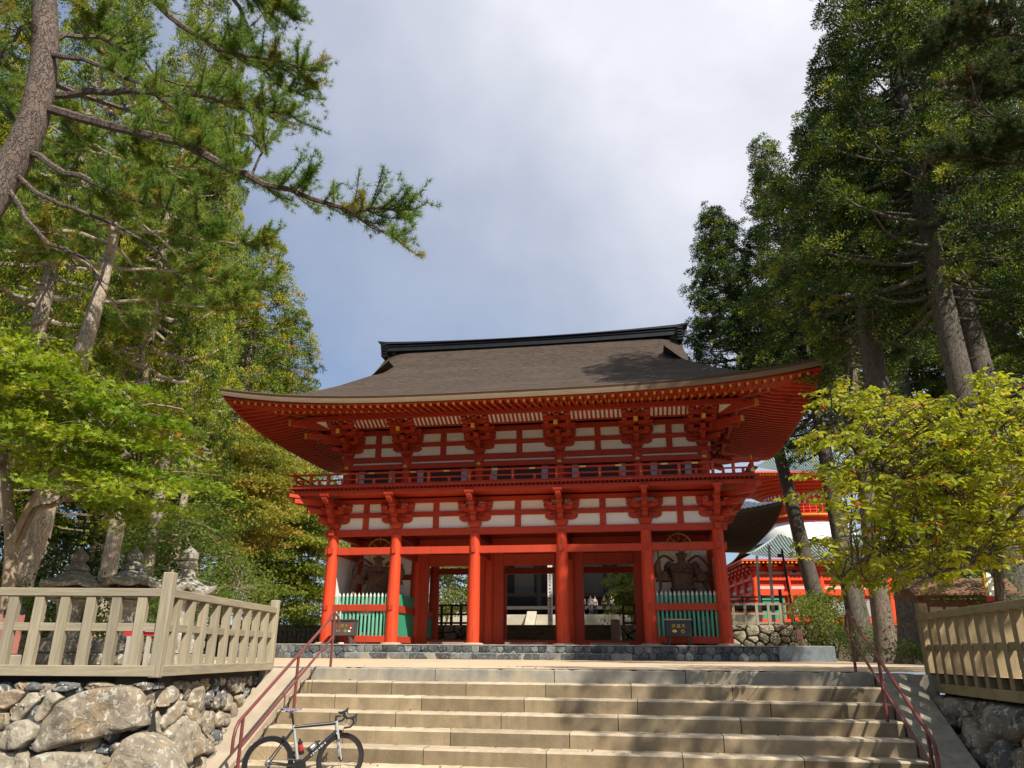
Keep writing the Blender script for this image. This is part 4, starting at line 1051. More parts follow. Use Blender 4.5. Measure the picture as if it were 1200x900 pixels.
    def rbar(name, x1, w, z0, z1, m, n=24):
        b = MB(); vs = []; fs = []
        for i in range(n + 1):
            x = -x1 + 2 * x1 * i / n; q = sag(x)
            vs += [(x, YC - w, zr + z0 + q * .5), (x, YC - w * .92, zr + z1 + q), (x, YC + w * .92, zr + z1 + q), (x, YC + w, zr + z0 + q * .5)]
        for i in range(n):
            for k in range(4): fs.append((i * 4 + k, i * 4 + (k + 1) % 4, i * 4 + 4 + (k + 1) % 4, i * 4 + 4 + k))
        fs += [(0, 1, 2, 3), (n * 4 + 3, n * 4 + 2, n * 4 + 1, n * 4)]
        b.add(vs, fs); return b.build(name, m, roof)
    rd = rbar('ridge', 8.08, .40, -.25, .15, BLACK)
    rbar('ridge_moulding', 8.11, .44, .02, .06, BLACK)
    rbar('ridge_cap', 8.2, .50, .155, .21, BLACK); rbar('ridge_cap', 8.3, .28, .215, .26, BLACK)
    for s in (-1, 1):
        b = MB()
        for k in range(5): b.box(s * 8.18 - .14, s * 8.18 + .14, YC - .6 - .05 * k, YC + .6 + .05 * k, zr - .52 + k * .14, zr - .43 + k * .14)
        b.box(s * 8.16 - .08, s * 8.16 + .08, YC - .55, YC + .55, zr - .5, zr + .32)
        b.prism([(s * 8.0, zr + .33), (s * 8.4, zr + .37), (s * 8.62, zr + .45), (s * 8.64, zr + .51), (s * 8.35, zr + .47), (s * 8.0, zr + .42)], 'y', YC - .4, YC + .4)
        b.build('ridge_end_ornament', BLACK, roof)
    return G
GATE = gate()
def spl(pts, n):
    pts = np.array(pts, float); k = len(pts); out = []
    for u in np.linspace(0, k - 1, n):
        i = min(int(u), k - 2); t = u - i
        p0, p1, p2, p3 = pts[max(i - 1, 0)], pts[i], pts[i + 1], pts[min(i + 2, k - 1)]
        out.append(.5 * ((2 * p1) + (-p0 + p2) * t + (2 * p0 - 5 * p1 + 4 * p2 - p3) * t * t + (-p0 + 3 * p1 - 3 * p2 + p3) * t ** 3))
    return np.array(out)
# ================================================================== buildings behind the gate
def gable_poly(): pass
def tile_roof(b, x0, x1, y0, y1, z, rise, lift_, mi_tile, mi_rib, ribs=60, sides=(1, 1, 1, 1), n=24, inset=None, yoff=0):
    """hipped roof with rib rows and upturned corners: material 0 sheet, 1 ribs"""
    cx, cy = (x0 + x1) / 2, (y0 + y1) / 2; hx, hy = (x1 - x0) / 2, (y1 - y0) / 2; dmax = inset or min(hx, hy)
    lf = lambda x, y: lift_ * (abs(x - cx) / hx) ** 4 * (abs(y - cy) / hy) ** 4
    f = lambda d: rise * (.62 * (d / dmax) + .38 * (d / dmax) ** 2)
    ds = np.linspace(0, dmax, 9)
    for side in range(4):
        if not sides[side]: continue
        P = lambda u, d: ((cx + (hx - d) * u, cy + (hy - d) * (-1 if side == 0 else 1)) if side < 2 else (cx + (hx - d) * (-1 if side == 2 else 1), cy + (hy - d) * u))
        vs = []; fs = []
        for d in ds:
            for i in range(n + 1):
                x, y = P(2 * i / n - 1, d); vs.append((x, y, z + lf(x, y) + f(d)))
        for a in range(8):
            for i in range(n): fs.append((a * (n + 1) + i, a * (n + 1) + i + 1, (a + 1) * (n + 1) + i + 1, (a + 1) * (n + 1) + i))
        b.add(vs, fs, mi_tile)
        L_ = hx if side < 2 else hy
        k = ribs if side < 2 else int(ribs * hy / hx)
        for i in range(k + 1):
            o = -L_ + 2 * L_ * i / k
            dm = min(dmax, L_ - abs(o))
            if dm < .2: continue
            pts = []
            for d in np.linspace(-.06, dm, 8):
                u = o / max(1e-6, L_ - d); x, y = P(max(-1, min(1, u)), d)
                pts.append((x, y, z + lf(x, y) + f(max(0, d)) + .05))
            b.tube(pts, L_ / k * .30, 6, mi_rib)
    return lf, f
def hall():
    """main hall up on the terrace, seen through the gate; its roof corner shows right of the gate"""
    r = empty('main_hall', (0.5, 46, 1.8), 'dark timber main hall on a stone podium behind the gate', 'temple hall')
    P = lambda n, b, m, **k: b.build(n, m, r, **k)
    cx = .5
    pod = mat('podium_stone', (.46, .42, .32), rough=.9, var=.15, scale=1.5, bump=.2, dirt=(.30, .27, .2), dirtscale=1, dirtamt=.5)
    P('podium', MB().box(cx - 15.5, cx + 15.5, 40, 66, 1.78, 3.75), pod, bevel=.03)
    b = MB()
    for k in range(8): b.box(cx - 5, cx + 5.6, 37.4 + k * .33, 39.99, 1.8 + k * .24 + .002, 2.04 + k * .24)
    P('podium_steps', b, pod)
    for s in (-1, 1): P('step_cheek', MB().prism([(37.2, 1.81), (37.2, 2.1), (39.98, 4.05), (39.98, 1.81)], 'x', cx + s * 5.5 - .45, cx + s * 5.5 + .45 - .001), pod)
    dk = mat('hall_dark_timber', (.06, .05, .046), rough=.7, var=.25)
    pan = mat('hall_shutter', (.20, .19, .18), rough=.8, var=.1)
    P('hall_wall', MB().box(cx - 13, cx + 13, 46.4, 62, 3.75, 13), dk)
    for i in range(8):
        x = cx - 12.6 + i * 3.6
        P('hall_column', MB().lathe([(.34, 3.75), (.32, 10.5)], 14, (x, 44.5, 0)), dk, smooth=True)
        if i < 7:
            P('shutter_panel', MB().box(x + .75, x + 2.85, 46.28, 46.38, 6.0, 9.6), pan)
    for z in (5.7, 9.8, 10.6): P('hall_beam', MB().box(cx - 13, cx + 13, 44.35, 44.65, z, z + .35), dk)
    P('veranda', MB().box(cx - 15.8, cx + 17.9, 42.2, 46.3, 4.35, 4.65), dk)
    b = MB()
    for z in (5.0, 5.35): b.box(cx + 9, cx + 17.9, 42.25, 42.4, z, z + .12)
    for i in range(6): b.box(cx + 9 + i * 1.75, cx + 9.14 + i * 1.75, 42.25, 42.4, 4.65, 5.6)
    b.box(cx + 17.7, cx + 17.95, 42.2, 42.5, 4.65, 6.1)
    P('veranda_rail', b, dk)
    b = MB(); x1 = cx + 18.35
    tile_roof(b, cx - 18.35, x1, 38.3, 70, 12.6, 11, 1.2, 0, 1, ribs=80)
    P('roof', b, [GTILE, mat('roof_tile_rib', (.42, .47, .48), rough=.4, var=.2)], smooth=True)
    b = MB()
    for z0, z1, i0 in ((12.3, 12.6, .0), (11.9, 12.25, .5)): pass
    n = 30
    def lf(x, y): return 1.2 * (abs(x - cx) / 18.35) ** 4 * (abs(y - 54.15) / 15.85) ** 4
    for fy in (0, 1):
        vs = []; fs = []
        N = 40
        for i in range(N + 1):
            u = 2 * i / N - 1
            for ins, dz in ((.0, 0.02), (.05, -.3), (.5, -.34), (5.8, .30)):
                if fy == 0: x, y = cx + (18.35 - ins) * u, 38.3 + ins
                else: x, y = x1 - ins, 54.15 + (15.85 - ins) * u
                vs.append((x, y, 12.6 + lf(x, y) * (1 - ins / 8) + dz))
        for i in range(N):
            for q in range(3): fs.append((i * 4 + q, i * 4 + q + 1, i * 4 + 5 + q, i * 4 + 4 + q))
        b.add(vs, fs)
    P('eave_underside', b, OLDWOOD)
    b = MB()
    for i in range(70):
        y = 38.9 + i * .42
        b.bar((x1 - .3, y, 12.1 + lf(x1, y) * .95), (x1 - 5.6, y, 12.72 + lf(x1 - 5.6, y)), .16, .2)
    P('eave_rafters', b, mat('eave_rafter_timber', (.13, .095, .07), rough=.8, var=.3))
hall()

def pagoda():
    v = 118; c = at(951, 700, v); X, Y = c.x, c.y; g = 1.8
    r = empty('red_pagoda', (X, Y, g), 'huge bright red pagoda with white dome and green roofs behind the trees', 'pagoda'); r.rotation_euler = (0, 0, R(7))
    P = lambda n, b, m, **k: b.build(n, m, r, **k)
    hw = 11.2; PGREY = mat('pinkish_plaster', (.60, .46, .40), rough=.9, var=.05)
    P('lower_wall', MB().box(X - hw, X + hw, Y - hw, Y + hw, g, 12.0), PAGRED)
    n = 5
    for i in range(n + 1):
        x = X - hw + i * 2 * hw / n
        P('pagoda_column', MB().lathe([(.42, g), (.40, 11.6)], 12, (x, Y - hw - .1, 0)), PAGRED, smooth=True)
    for i in range(1, n + 1): P('pagoda_column', MB().lathe([(.42, g), (.40, 11.6)], 12, (X - hw - .1, Y - hw + i * 2 * hw / n, 0)), PAGRED, smooth=True)
    for z, h in ((4.3, .5), (7.9, .5), (9.9, .4), (11.3, .5)):
        P('pagoda_beam', MB().box(X - hw - .3, X + hw + .3, Y - hw - .42, Y - hw - .02, z, z + h), PAGRED)
        P('pagoda_beam', MB().box(X - hw - .42, X - hw - .02, Y - hw, Y + hw, z + .003, z + h - .003), PAGRED)
    for z0, z1 in ((8.75, 9.15),): P('white_band', MB().box(X - hw - .06, X - hw - .01, Y - hw, Y + hw, z0, z1), PGREY)
    b = MB()
    for i in range(11):
        y = Y - hw + i * 2 * hw / 10
        for k in range(3): b.box(X - hw - .5 - k * .4, X - hw - .05, y - .35 - k * .2, y + .35 + k * .2, 10.9 + k * .38, 11.2 + k * .38)
    P('bracket_row', b, PAGRED)
    b = MB()
    for i in range(44): y = Y - 12 + i * 24 / 43; b.box(X - 12.95, X - 11.1, y - .11, y + .11, 12.06, 12.3)
    P('rafter_row', b, PAGRED)
    P('white_band', MB().box(X - hw, X + hw, Y - hw - .06, Y - hw - .01, 8.75, 9.15), PGREY); P('white_band', MB().box(X - hw, X + hw, Y - hw - .06, Y - hw - .01, 10.75, 11.1), PGREY)
    grey = mat('pagoda_lattice', (.33, .34, .31), rough=.7, var=.1)
    for i in range(n):
        a = X - hw + i * 2 * hw / n + .7; e = a + 2 * hw / n - 1.4
        if i in (0, 4): P('green_shutter', MB().box(a, e, Y - hw - .12, Y - hw - .02, 4.8, 7.7), GREEN)
        else: P('lattice_panel', MB().box(a, e, Y - hw - .12, Y - hw - .02, 5.2, 7.4), grey); P('plaid_door', MB().box(a, e, Y - hw - .14, Y - hw - .03, 2.2, 4.3), mat('dark_lattice_door', (.11, .075, .08), rough=.6, var=.2))
    b = MB()
    for i in range(11):
        x = X - hw + i * 2 * hw / 10
        for k in range(3): b.box(x - .35 - k * .2, x + .35 + k * .2, Y - hw - .5 - k * .5, Y - hw - .05, 10.9 + k * .38, 11.2 + k * .38)
    P('bracket_row', b, PAGRED)
    b = MB()
    for i in range(48):
        x = X - 13 + i * 26 / 47
        b.box(x - .11, x + .11, Y - 13.05, Y - 11.1, 12.05, 12.3)
    P('rafter_row', b, PAGRED)
    b = MB()
    for i in range(48):
        x = X - 13 + i * 26 / 47
        b.box(x - .12, x + .12, Y - 13.1, Y - 13.06, 12.04, 12.31)
    P('rafter_caps', b, YELLOW)['kind'] = 'stuff'
    P('lower_eave', MB().box(X - 13.2, X + 13.2, Y - 13.2, Y + 13.2, 12.32, 12.56), PAGRED)
    b = MB(); tile_roof(b, X - 13.3, X + 13.3, Y - 13.3, Y + 13.3, 12.6, 4.4, .9, 0, 1, ribs=58, sides=(1, 0, 1, 1), inset=7.8); P('lower_roof', b, [TILED, TILE], smooth=True)
    P('white_dome', MB().lathe([(7.6, 16.1), (7.5, 17.2), (7.0, 18.2), (5.9, 19.0), (4.5, 19.3)], 40, (X, Y, 0)), WHITE, smooth=True)
    P('upper_drum', MB().lathe([(5.6, 19.0), (5.6, 25.2)], 40, (X, Y, 0)), PAGRED, smooth=True)
    b = MB().lathe([(6.9, 19.6), (7.0, 20.1), (6.6, 20.12)], 40, (X, Y, 0)); P('upper_balcony', b, PAGRED)
    b = MB()
    for z in (20.5, 20.95, 21.3): 
        pts = [(X + 6.8 * math.cos(t), Y + 6.8 * math.sin(t), z) for t in np.linspace(math.pi, 2 * math.pi, 33)]; b.tube(pts, .07, 5)
    for t in np.linspace(math.pi, 2 * math.pi, 25): b.bar((X + 6.8 * math.cos(t), Y + 6.8 * math.sin(t), 20.1), (X + 6.8 * math.cos(t), Y + 6.8 * math.sin(t), 21.35), .12, .12)
    P('balcony_rail', b, PAGRED)
    pts = [(X + 7.02 * math.cos(t), Y + 7.02 * math.sin(t), 19.75) for t in np.linspace(math.pi, 2 * math.pi, 41)]
    P('yellow_band', MB().tube(pts, .12, 6), YELLOW)
    for k in range(24):
        t = math.pi + (k + .5) * math.pi / 24; R_ = 5.63; w = .28
        for z0, z1 in ((21.6, 22.3), (22.7, 23.4)):
            b = MB(); d = Vector((math.cos(t), math.sin(t), 0)); s = Vector((-d.y, d.x, 0)); p = Vector((X, Y, 0)) + d * R_
            b.bar(p + Vector((0, 0, z0)), p + Vector((0, 0, z1)), w, .06, upv=d); P('white_panel', b, WHITE)
    b = MB()
    for k in range(5): b.lathe([(5.7 + k * .75, 23.2 + k * .42), (6.1 + k * .75, 23.35 + k * .42), (6.1 + k * .75, 23.55 + k * .42), (5.7 + k * .75, 23.56 + k * .42)], 36, (X, Y, 0))
    P('bracket_ring', b, PAGRED)
    b = MB()
    for i in range(46):
        x = X - 9.7 + i * 19.4 / 45
        b.box(x - .10, x + .10, Y - 9.65, Y - 6.0, 25.0, 25.25)
    P('rafter_row', b, PAGRED)
    b = MB()
    for i in range(46):
        x = X - 9.7 + i * 19.4 / 45
        b.box(x - .11, x + .11, Y - 9.7, Y - 9.66, 24.99, 25.26)
    P('rafter_caps', b, YELLOW)['kind'] = 'stuff'
    P('upper_eave', MB().box(X - 9.9, X + 9.9, Y - 9.9, Y + 9.9, 25.27, 25.5), PAGRED)
    b = MB(); tile_roof(b, X - 10, X + 10, Y - 10, Y + 10, 25.55, 9, 1.0, 0, 1, ribs=50, sides=(1, 0, 1, 1)); P('upper_roof', b, [TILED, TILE], smooth=True)
pagoda()

# ------------------------------------------------------------------ terrace wall, its fence and steps behind the gate
TWY = 10.4
def terrace_wall(xa, xb, label, steps=False):
    r = empty('stone_retaining_wall', ((xa + xb) / 2, TWY, 0), label, 'stone wall', 'mossy terrace walls')
    b = MB(); tn = []; W = xb - xa
    stones(b, tn, W, 1.85, jitter_seeds(W, 1.85, .48, int(xa * 7) % 97), [.04 * rng.random() for _ in range(600)], wallmap((xa, TWY, 0), (xb, TWY, 0), -.03, .08), gap=.02, bulge=.15, seed=int(abs(xb)) + 2, rough=.015)
    o = b.build('stone_facing', WALLST, r, smooth=True, angle=55); settint(o, tn)
    MB().box(xa, xb, TWY + .14, TWY + .5, -.02, 1.80).build('earth_fill', DARKGAP, r)
terrace_wall(4.25, 15.2, 'rough stone terrace wall at the right end of the platform')
terrace_wall(-30, -3.7, 'rough stone terrace wall behind the left passage and the low dark fence')
def terrace_steps():
    r = empty('terrace_staircase', (.3, 9.5, 0), 'mossy stone steps rising behind the middle passage of the gate', 'staircase')
    ms = mat('mossy_step', (.155, .145, .085), rough=.95, var=.3, scale=3, bump=.4, dirt=(.09, .10, .045), dirtscale=1.2, dirtamt=.6)
    for k in range(9):
        MB().box(-3.65, 3.7, 7.95 + k * .3, 10.75 - .001 * k, k * .2, (k + 1) * .2).build('stair_step', ms, r, bevel=.01)
    MB().box(3.72, 4.2, 9.2, 10.3, 0, 2.05).build('stone_post', BASESTONE, r, bevel=.02)
terrace_steps()
def terrace_fence(xa, xb, z, y, label, m, h=1.15, pitch=.62):
    r = empty('timber_fence', ((xa + xb) / 2, y, z), label, 'fence', 'timber fences on the terrace')
    for zz, hh in ((.05, .12), (.55, .10), (h - .1, .12)): MB().box(xa, xb, y - .05, y + .05, z + zz, z + zz + hh).build('rail', m, r)
    n = int((xb - xa) / pitch)
    for i in range(n + 1):
        x = xa + (xb - xa) * i / n
        MB().box(x - .07, x + .07, y - .066, y + .066, z, z + h).build('picket', m, r)
terrace_fence(8.6, 13.0, 1.8, 10.62, 'pale timber fence on the terrace wall right of the gate', FENCE)
terrace_fence(13.1, 15.1, 1.8, 10.66, 'dark timber fence end beside the leaning trunk', OLDWOOD, pitch=.5)
terrace_fence(4.4, 8.2, 1.8, 10.64, 'shaded timber fence seen through the right passage', OLDWOOD)
terrace_fence(-9.2, -3.9, 1.8, 10.64, 'dark timber fence seen through the left passage', OLDWOOD, pitch=.55)
terrace_fence(-24, -10.2, .25, 6.4, 'low dark picket fence running from the gate into the left grove', mat('grey_brown_timber', (.13, .105, .075), rough=.85, var=.3, scale=4), h=1.2, pitch=.27)
# tall white post with brushed writing
def white_post():
    p = at(645, 731, 52); x, y = p.x, p.y
    r = empty('memorial_post', (x, y, 1.8), 'tall white square post with a column of dark writing behind the gate', 'wooden post')
    wp = mat('white_post_paint', (.66, .63, .60), rough=.7, var=.06)
    MB().box(x - .15, x + .15, y - .15, y + .15, 1.8, 5.75).add and None
    MB().box(x - .15, x + .15, y - .15, y + .15, 1.8, 5.9).build('shaft', wp, r, bevel=.01)
    MB().lathe([(.24, 5.9), (.24, 5.98), (.02, 6.2)], 4, (x, y, 0), sq=True).build('cap', wp, r)
    ink = mat('ink', (.06, .06, .07), rough=.8, var=.1); b = MB(); rg = np.random.default_rng(3)
    for i in range(17):
        z = 5.5 - i * .2
        for _ in range(5):
            a = rg.uniform(-.07, .07); c = rg.uniform(-.07, .07); v_ = rg.random() < .5
            b.box(x + a - (.012 if v_ else .05), x + a + (.012 if v_ else .05), y - .156, y - .151, z + c - (.05 if v_ else .012), z + c + (.05 if v_ else .012))
    b.build('ink_strokes', ink, r)
white_post()
# poles and lamp by the pagoda
GALV = mat('weathered_pole', (.34, .31, .27), rough=.7, var=.2)
for px, y0, y1, v, lb in ((887, 652, 700, 62, 'pale bare pole closest to the dark roof corner'), (901, 640, 705, 60, 'taller pale bare pole standing on the terrace')):
    a = at(px, y0, v); r = empty('utility_pole', (a.x, a.y, 1.8), lb, 'pole', 'bare poles on the terrace')
    MB().tube([(a.x - .25, a.y, 1.8), (a.x, a.y, a.z)], [.14, .10], 10).build('pole_shaft', GALV, r, smooth=True)
    MB().lathe([(.11, a.z), (.13, a.z + .02), (.09, a.z + .08)], 10, (a.x, a.y, 0)).build('pole_cap', GALV, r)
def lamp():
    v = 58; a = at(916, 643, v); r = empty('street_lamp', (a.x, a.y, 1.8), 'black lamp post with a small side spotlight in front of the red pagoda', 'street lamp')
    MB().tube([(a.x + .35, a.y, 1.8), (a.x, a.y, a.z)], [.11, .08], 10).build('pole_shaft', BLACK, r, smooth=True)
    MB().bar((a.x + .1, a.y, a.z - 1.55), (a.x + .75, a.y, a.z - 1.5), .06, .06).build('side_arm', BLACK, r)
    MB().box(a.x + .55, a.x + .9, a.y - .2, a.y + .15, a.z - 1.78, a.z - 1.55).build('spotlight', BLACK, r, bevel=.03)
    MB().box(a.x - .35, a.x + .02, a.y - .12, a.y + .12, a.z - .62, a.z - .38).build('loudspeaker', BLACK, r, bevel=.03)
lamp()
# small marker on the platform end
def marker():
    p = at(938, 757, 36.5); r = empty('water_tap_post', (p.x, p.y, .62), 'small rusty brown post at the foot of the terrace wall', 'post')
    rust = mat('rust_brown', (.12, .055, .04), rough=.8, var=.3)
    MB().box(p.x - .14, p.x + .14, p.y - .08, p.y + .08, .9, 1.35).build('box_head', rust, r, bevel=.02)
    MB().box(p.x - .10, p.x - .05, p.y - .05, p.y + .05, .60, .9).box(p.x + .05, p.x + .10, p.y - .05, p.y + .05, .60, .9).build('legs', rust, r)
marker()

# ------------------------------------------------------------------ offertory boxes in front of the guardians
def offertory(x, y, label, text, lit):
    w, h, z0 = (1.02, .62, .60)
    r = empty('offertory_box', (x, y, z0), label, 'offertory box', 'offertory boxes before the guardians')
    m = BRONZE if lit else mat('shade_toned_bronze', (.045, .045, .05), rough=.55, var=.1)  # unlit box gets a darker bronze, its shade put into the colour
    MB().prism([(-w / 2, z0 + .34), (w / 2, z0 + .34), (w / 2 + .02, z0 + .36 + h), (-w / 2 - .02, z0 + .36 + h)], 'y', -.28, .28).build('box_body', m, r, world=False, bevel=.015)
    r.children[-1].location = (0, 0, -z0)
    o = MB().box(-w / 2 - .05, w / 2 + .05, -.33, .33, z0 + .36 + h + .001, z0 + .42 + h).build('box_lid', m if lit else GALV, r, world=False, bevel=.01); o.location = (0, 0, -z0)
    for sx in (-1, 1):
        for sy in (-1, 1):
            o = MB().add([(sx * .34 - .07 + a * (1) , sy * .2 + b_ * .05, z) for z, k in ((.36, 0),) for a in (0, .14) for b_ in (-1, 1)], []) 
            q = MB().bar((sx * .36, sy * .2, .36), (sx * .44, sy * .22, -.005), .11, .09).build('leg', m, r, world=False)
    for i, ch in enumerate(text):
        cu = bpy.data.curves.new('lettering', 'FONT'); cu.body = ch; cu.size = .16; cu.extrude = .004; cu.align_x = 'CENTER'; cu.materials.append(GOLD)
        tmp = bpy.data.objects.new('lettering', cu); col.objects.link(tmp); me_ = bpy.data.meshes.new_from_object(tmp.evaluated_get(bpy.context.evaluated_depsgraph_get())); bpy.data.objects.remove(tmp); bpy.data.curves.remove(cu)
        if not me_.materials: me_.materials.append(GOLD)
        o = bpy.data.objects.new('lettering', me_); col.objects.link(o); o.parent = r; o.location = (-.20 + i * .2, -.285, .70); o.rotation_euler = (R(90), 0, 0)
    # crests: paulownia and three-comma roundel
    b = MB()
    for k, (dx, dz, a) in enumerate(((0, .02, -90), (-.045, .03, -150), (.045, .03, -30))):
        t = R(a); b.prism([(-.17 + dx + .055 * math.cos(t + q) * (1.3 if i_ == 0 else .8), .53 + dz + .055 * math.sin(t + q) * (1.3 if i_ == 0 else .8)) for i_, q in enumerate(np.linspace(0, 2 * math.pi, 9)[:-1])], 'y', -.2905 - k * .0006, -.28)
    for dx in (-.035, 0, .035): b.prism([(-.17 + dx - .012, .585), (-.17 + dx + .012, .585), (-.17 + dx + .008, .625), (-.17 + dx - .008, .625)], 'y', -.290, -.28)
    b.build('paulownia_crest', GOLD, r, world=False)
    b = MB(); N = 24
    for k in range(N):
        t0, t1 = 2 * math.pi * k / N, 2 * math.pi * (k + 1) / N
        b.prism([(.16 + .075 * math.cos(t0), .55 + .075 * math.sin(t0)), (.16 + .075 * math.cos(t1), .55 + .075 * math.sin(t1)), (.16 + .062 * math.cos(t1), .55 + .062 * math.sin(t1)), (.16 + .062 * math.cos(t0), .55 + .062 * math.sin(t0))], 'y', -.290, -.28)
    for k in range(3):
        pts = []
        for q in np.linspace(0, 1, 8):
            t = 2.094 * k + q * 2.0; rr = .026 + .03 * q; pts.append((.16 + rr * math.cos(t), -.286, .55 + rr * math.sin(t)))
        b.tube(pts, [.019 * (1 - q) + .003 for q in np.linspace(0, 1, 8)], 6)
    b.build('comma_roundel_crest', GOLD, r, world=False)
    return r
ob1 = offertory(-7.72, -.95, 'bronze offertory box with a red tag before the left guardian bay', '多聞天', True)
RTAG = mat('red_tag', (.42, .02, .03), rough=.5, var=.1)
MB().box(.37, .46, -.295, -.283, .62, .86).build('red_tag', RTAG, ob1, world=False); MB().box(.385, .445, -.30, -.2955, .64, .70).build('tag_label', PICKTIP, ob1, world=False)
MB().box(.30, .40, -.293, -.283, .50, .58).build('paper_tag', PICKTIP, ob1, world=False)
b_ = MB().lathe([(.15, 0), (.17, .16), (.16, .20)], 14); rp_ = empty('red_bucket', (-7.6, -.75, .6), 'red bucket tucked beneath the bronze offertory box', 'bucket'); b_.build('pail', RTAG, rp_, smooth=True, world=False); MB().tube([(-.16, 0, .2), (-.1, -.02, .27), (.1, -.02, .27), (.16, 0, .2)], .008, 6).build('pail_handle', GALV, rp_, world=False)
offertory(6.95, -.95, 'dark offertory box with a pale lid before the right guardian bay', '持国天', False)

# ------------------------------------------------------------------ figures grown from a skeleton
def figure(name, verts, edges, m, parent=None, sub=2, root_i=0):
    me = bpy.data.meshes.new(name); me.from_pydata([v[:3] for v in verts], edges, [])
    o = bpy.data.objects.new(name, me); col.objects.link(o)
    if parent is not None: o.parent = parent
    md = o.modifiers.new('skin', 'SKIN'); md.use_smooth_shade = True
    for i, v in enumerate(verts):
        sv = me.skin_vertices[0].data[i]; rr = v[3]; sv.radius = (rr, rr) if not isinstance(rr, tuple) else rr; sv.use_root = (i == root_i)
    s = o.modifiers.new('sub', 'SUBSURF'); s.levels = sub; s.render_levels = sub
    me.materials.append(m)
    return o
def chain(a, n0): return [(a[i], a[i + 1]) for i in range(len(a) - 1)]
def guardian(x, y, rz, mirror, label):
    r = empty('guardian_statue', (x, y, .62), label, 'statue', 'carved guardian statues in the gate'); r.rotation_euler = (0, 0, rz); r.scale = (1.1, 1.1, 1.06)
    s = 1.0; k = -1 if mirror else 1
    V = [(0, 0, 2.05, (.40, .34)), (0, -.06, 2.55, (.42, .36)), (0, -.02, 3.05, (.40, .30)), (0, 0, 3.40, (.24, .2)), (0, -.05, 3.52, (.15, .15)), (0, -.08, 3.70, (.20, .22)), (0, -.08, 3.92, (.17, .19)),   # 0-6 torso to head
         (.30 * k, 0, 1.75, .27), (.42 * k, -.05, 1.05, .21), (.50 * k, .02, .45, .17), (.52 * k, -.28, .36, .13),                # 7-10 leg
         (-.28 * k, 0, 1.75, .27), (-.34 * k, -.08, 1.05, .21), (-.36 * k, .02, .45, .17), (-.40 * k, -.28, .36, .13),             # 11-14
         (.50 * k, .02, 3.25, .21), (.88 * k, .0, 2.78, .17), (.98 * k, -.30, 2.35, .13), (.96 * k, -.45, 2.18, .11),                  # 15-18 lowered arm with hand on hip
         (-.50 * k, .02, 3.25, .21), (-.88 * k, -.02, 2.72, .17), (-1.05 * k, -.3, 3.05, .12), (-1.06 * k, -.36, 3.32, .11),              # 19-22 raised arm
         (-1.10 * k, -.38, 3.52, .035), (-1.04 * k, -.40, 3.55, .035), (-.99 * k, -.38, 3.50, .035), (1.0 * k, -.58, 2.1, .05), (.92 * k, -.58, 2.1, .05)]
    E = chain([0, 1, 2, 3, 4, 5, 6], 0) + chain([0, 7, 8, 9, 10], 0) + chain([0, 11, 12, 13, 14], 0) + chain([2, 15, 16, 17, 18], 0) + chain([2, 19, 20, 21, 22], 0) + [(22, 23), (22, 24), (22, 25), (18, 26), (18, 27)]
    figure('statue_body', V, E, WOODSTAT, r)
    b = MB()                                                               # skirt of the armour, sash and scarf ends
    b.lathe([(.50, 2.30), (.62, 1.95), (.74, 1.5), (.80, 1.2), (.70, 1.19), (.4, 1.6)], 22, (0, -.02, 0)); b.build('armour_skirt', WOODSTAT, r, smooth=True, world=False)
    b = MB().lathe([(.50, 2.22), (.56, 2.30), (.50, 2.40)], 22, (0, -.03, 0)); b.build('sash', WOODSTAT, r, smooth=True, world=False)
    b = MB()
    for q in (-1, 1): MB().tube(spl2([(q * .45, -.1, 3.4), (q * .62, -.1, 3.36), (q * .72, .05, 3.2)]), [.10, .14, .12, .1, .06][:5], 8).build('shoulder_armour', WOODSTAT, r, smooth=True, world=False)
    b = MB().lathe([(.19, 4.0), (.15, 4.1), (.10, 4.22), (.13, 4.30), (.02, 4.42)], 12, (0, -.05, 0)); b.build('topknot_crown', WOODSTAT, r, smooth=True, world=False)
    sp_ = lambda n, b: b.build(n, WOODSTAT, r, smooth=True, world=False, angle=60)
    sp_('brow', MB().tube([(-.13, -.27, 3.90), (-.05, -.315, 3.86), (.05, -.315, 3.86), (.13, -.27, 3.90)], [.02, .035, .035, .02], 8))
    sp_('nose', MB().prism([(-.27, 3.85), (-.345, 3.75), (-.27, 3.73)], 'x', -.035, .035)); sp_('mouth', MB().tube([(-.07, -.275, 3.655), (0, -.30, 3.64), (.07, -.275, 3.655)], .018, 6))
    sp_('beard', MB().tube([(-.12, -.2, 3.64), (0, -.27, 3.56), (.12, -.2, 3.64)], [.03, .05, .03], 8))
    for q in (-1, 1):
        sp_('eye', MB().lathe([(.0, -.02), (.028, 0), (.0, .02)], 8, (q * .075, -.285, 3.82))); sp_('ear', MB().lathe([(.01, -.08), (.04, -.04), (.045, .04), (.01, .08)], 8, (q * .205, -.06, 3.78)))
        sp_('breastplate', MB().lathe([(.02, .10), (.14, .075), (.20, .03), (.215, -.03)], 16, (q * .19, -.30, 3.05)))
        sp_('sleeve', MB().lathe([(.19, .30), (.25, .10), (.33, -.10), (.30, -.13)], 14, (q * .82, -.05, 2.75)))
        sp_('scarf', MB().tube(spl([(q * .3, .1, 3.5), (q * .75, .15, 3.75), (q * 1.15, .05, 3.2), (q * .95, -.2, 2.5), (q * 1.2, -.1, 1.7), (q * 1.0, -.15, 1.1)], 22), np.linspace(.06, .035, 22), 6))
    sp_('belly_mask', MB().lathe([(.02, .14), (.10, .12), (.17, .04), (.18, -.04)], 14, (0, -.42, 2.42)))
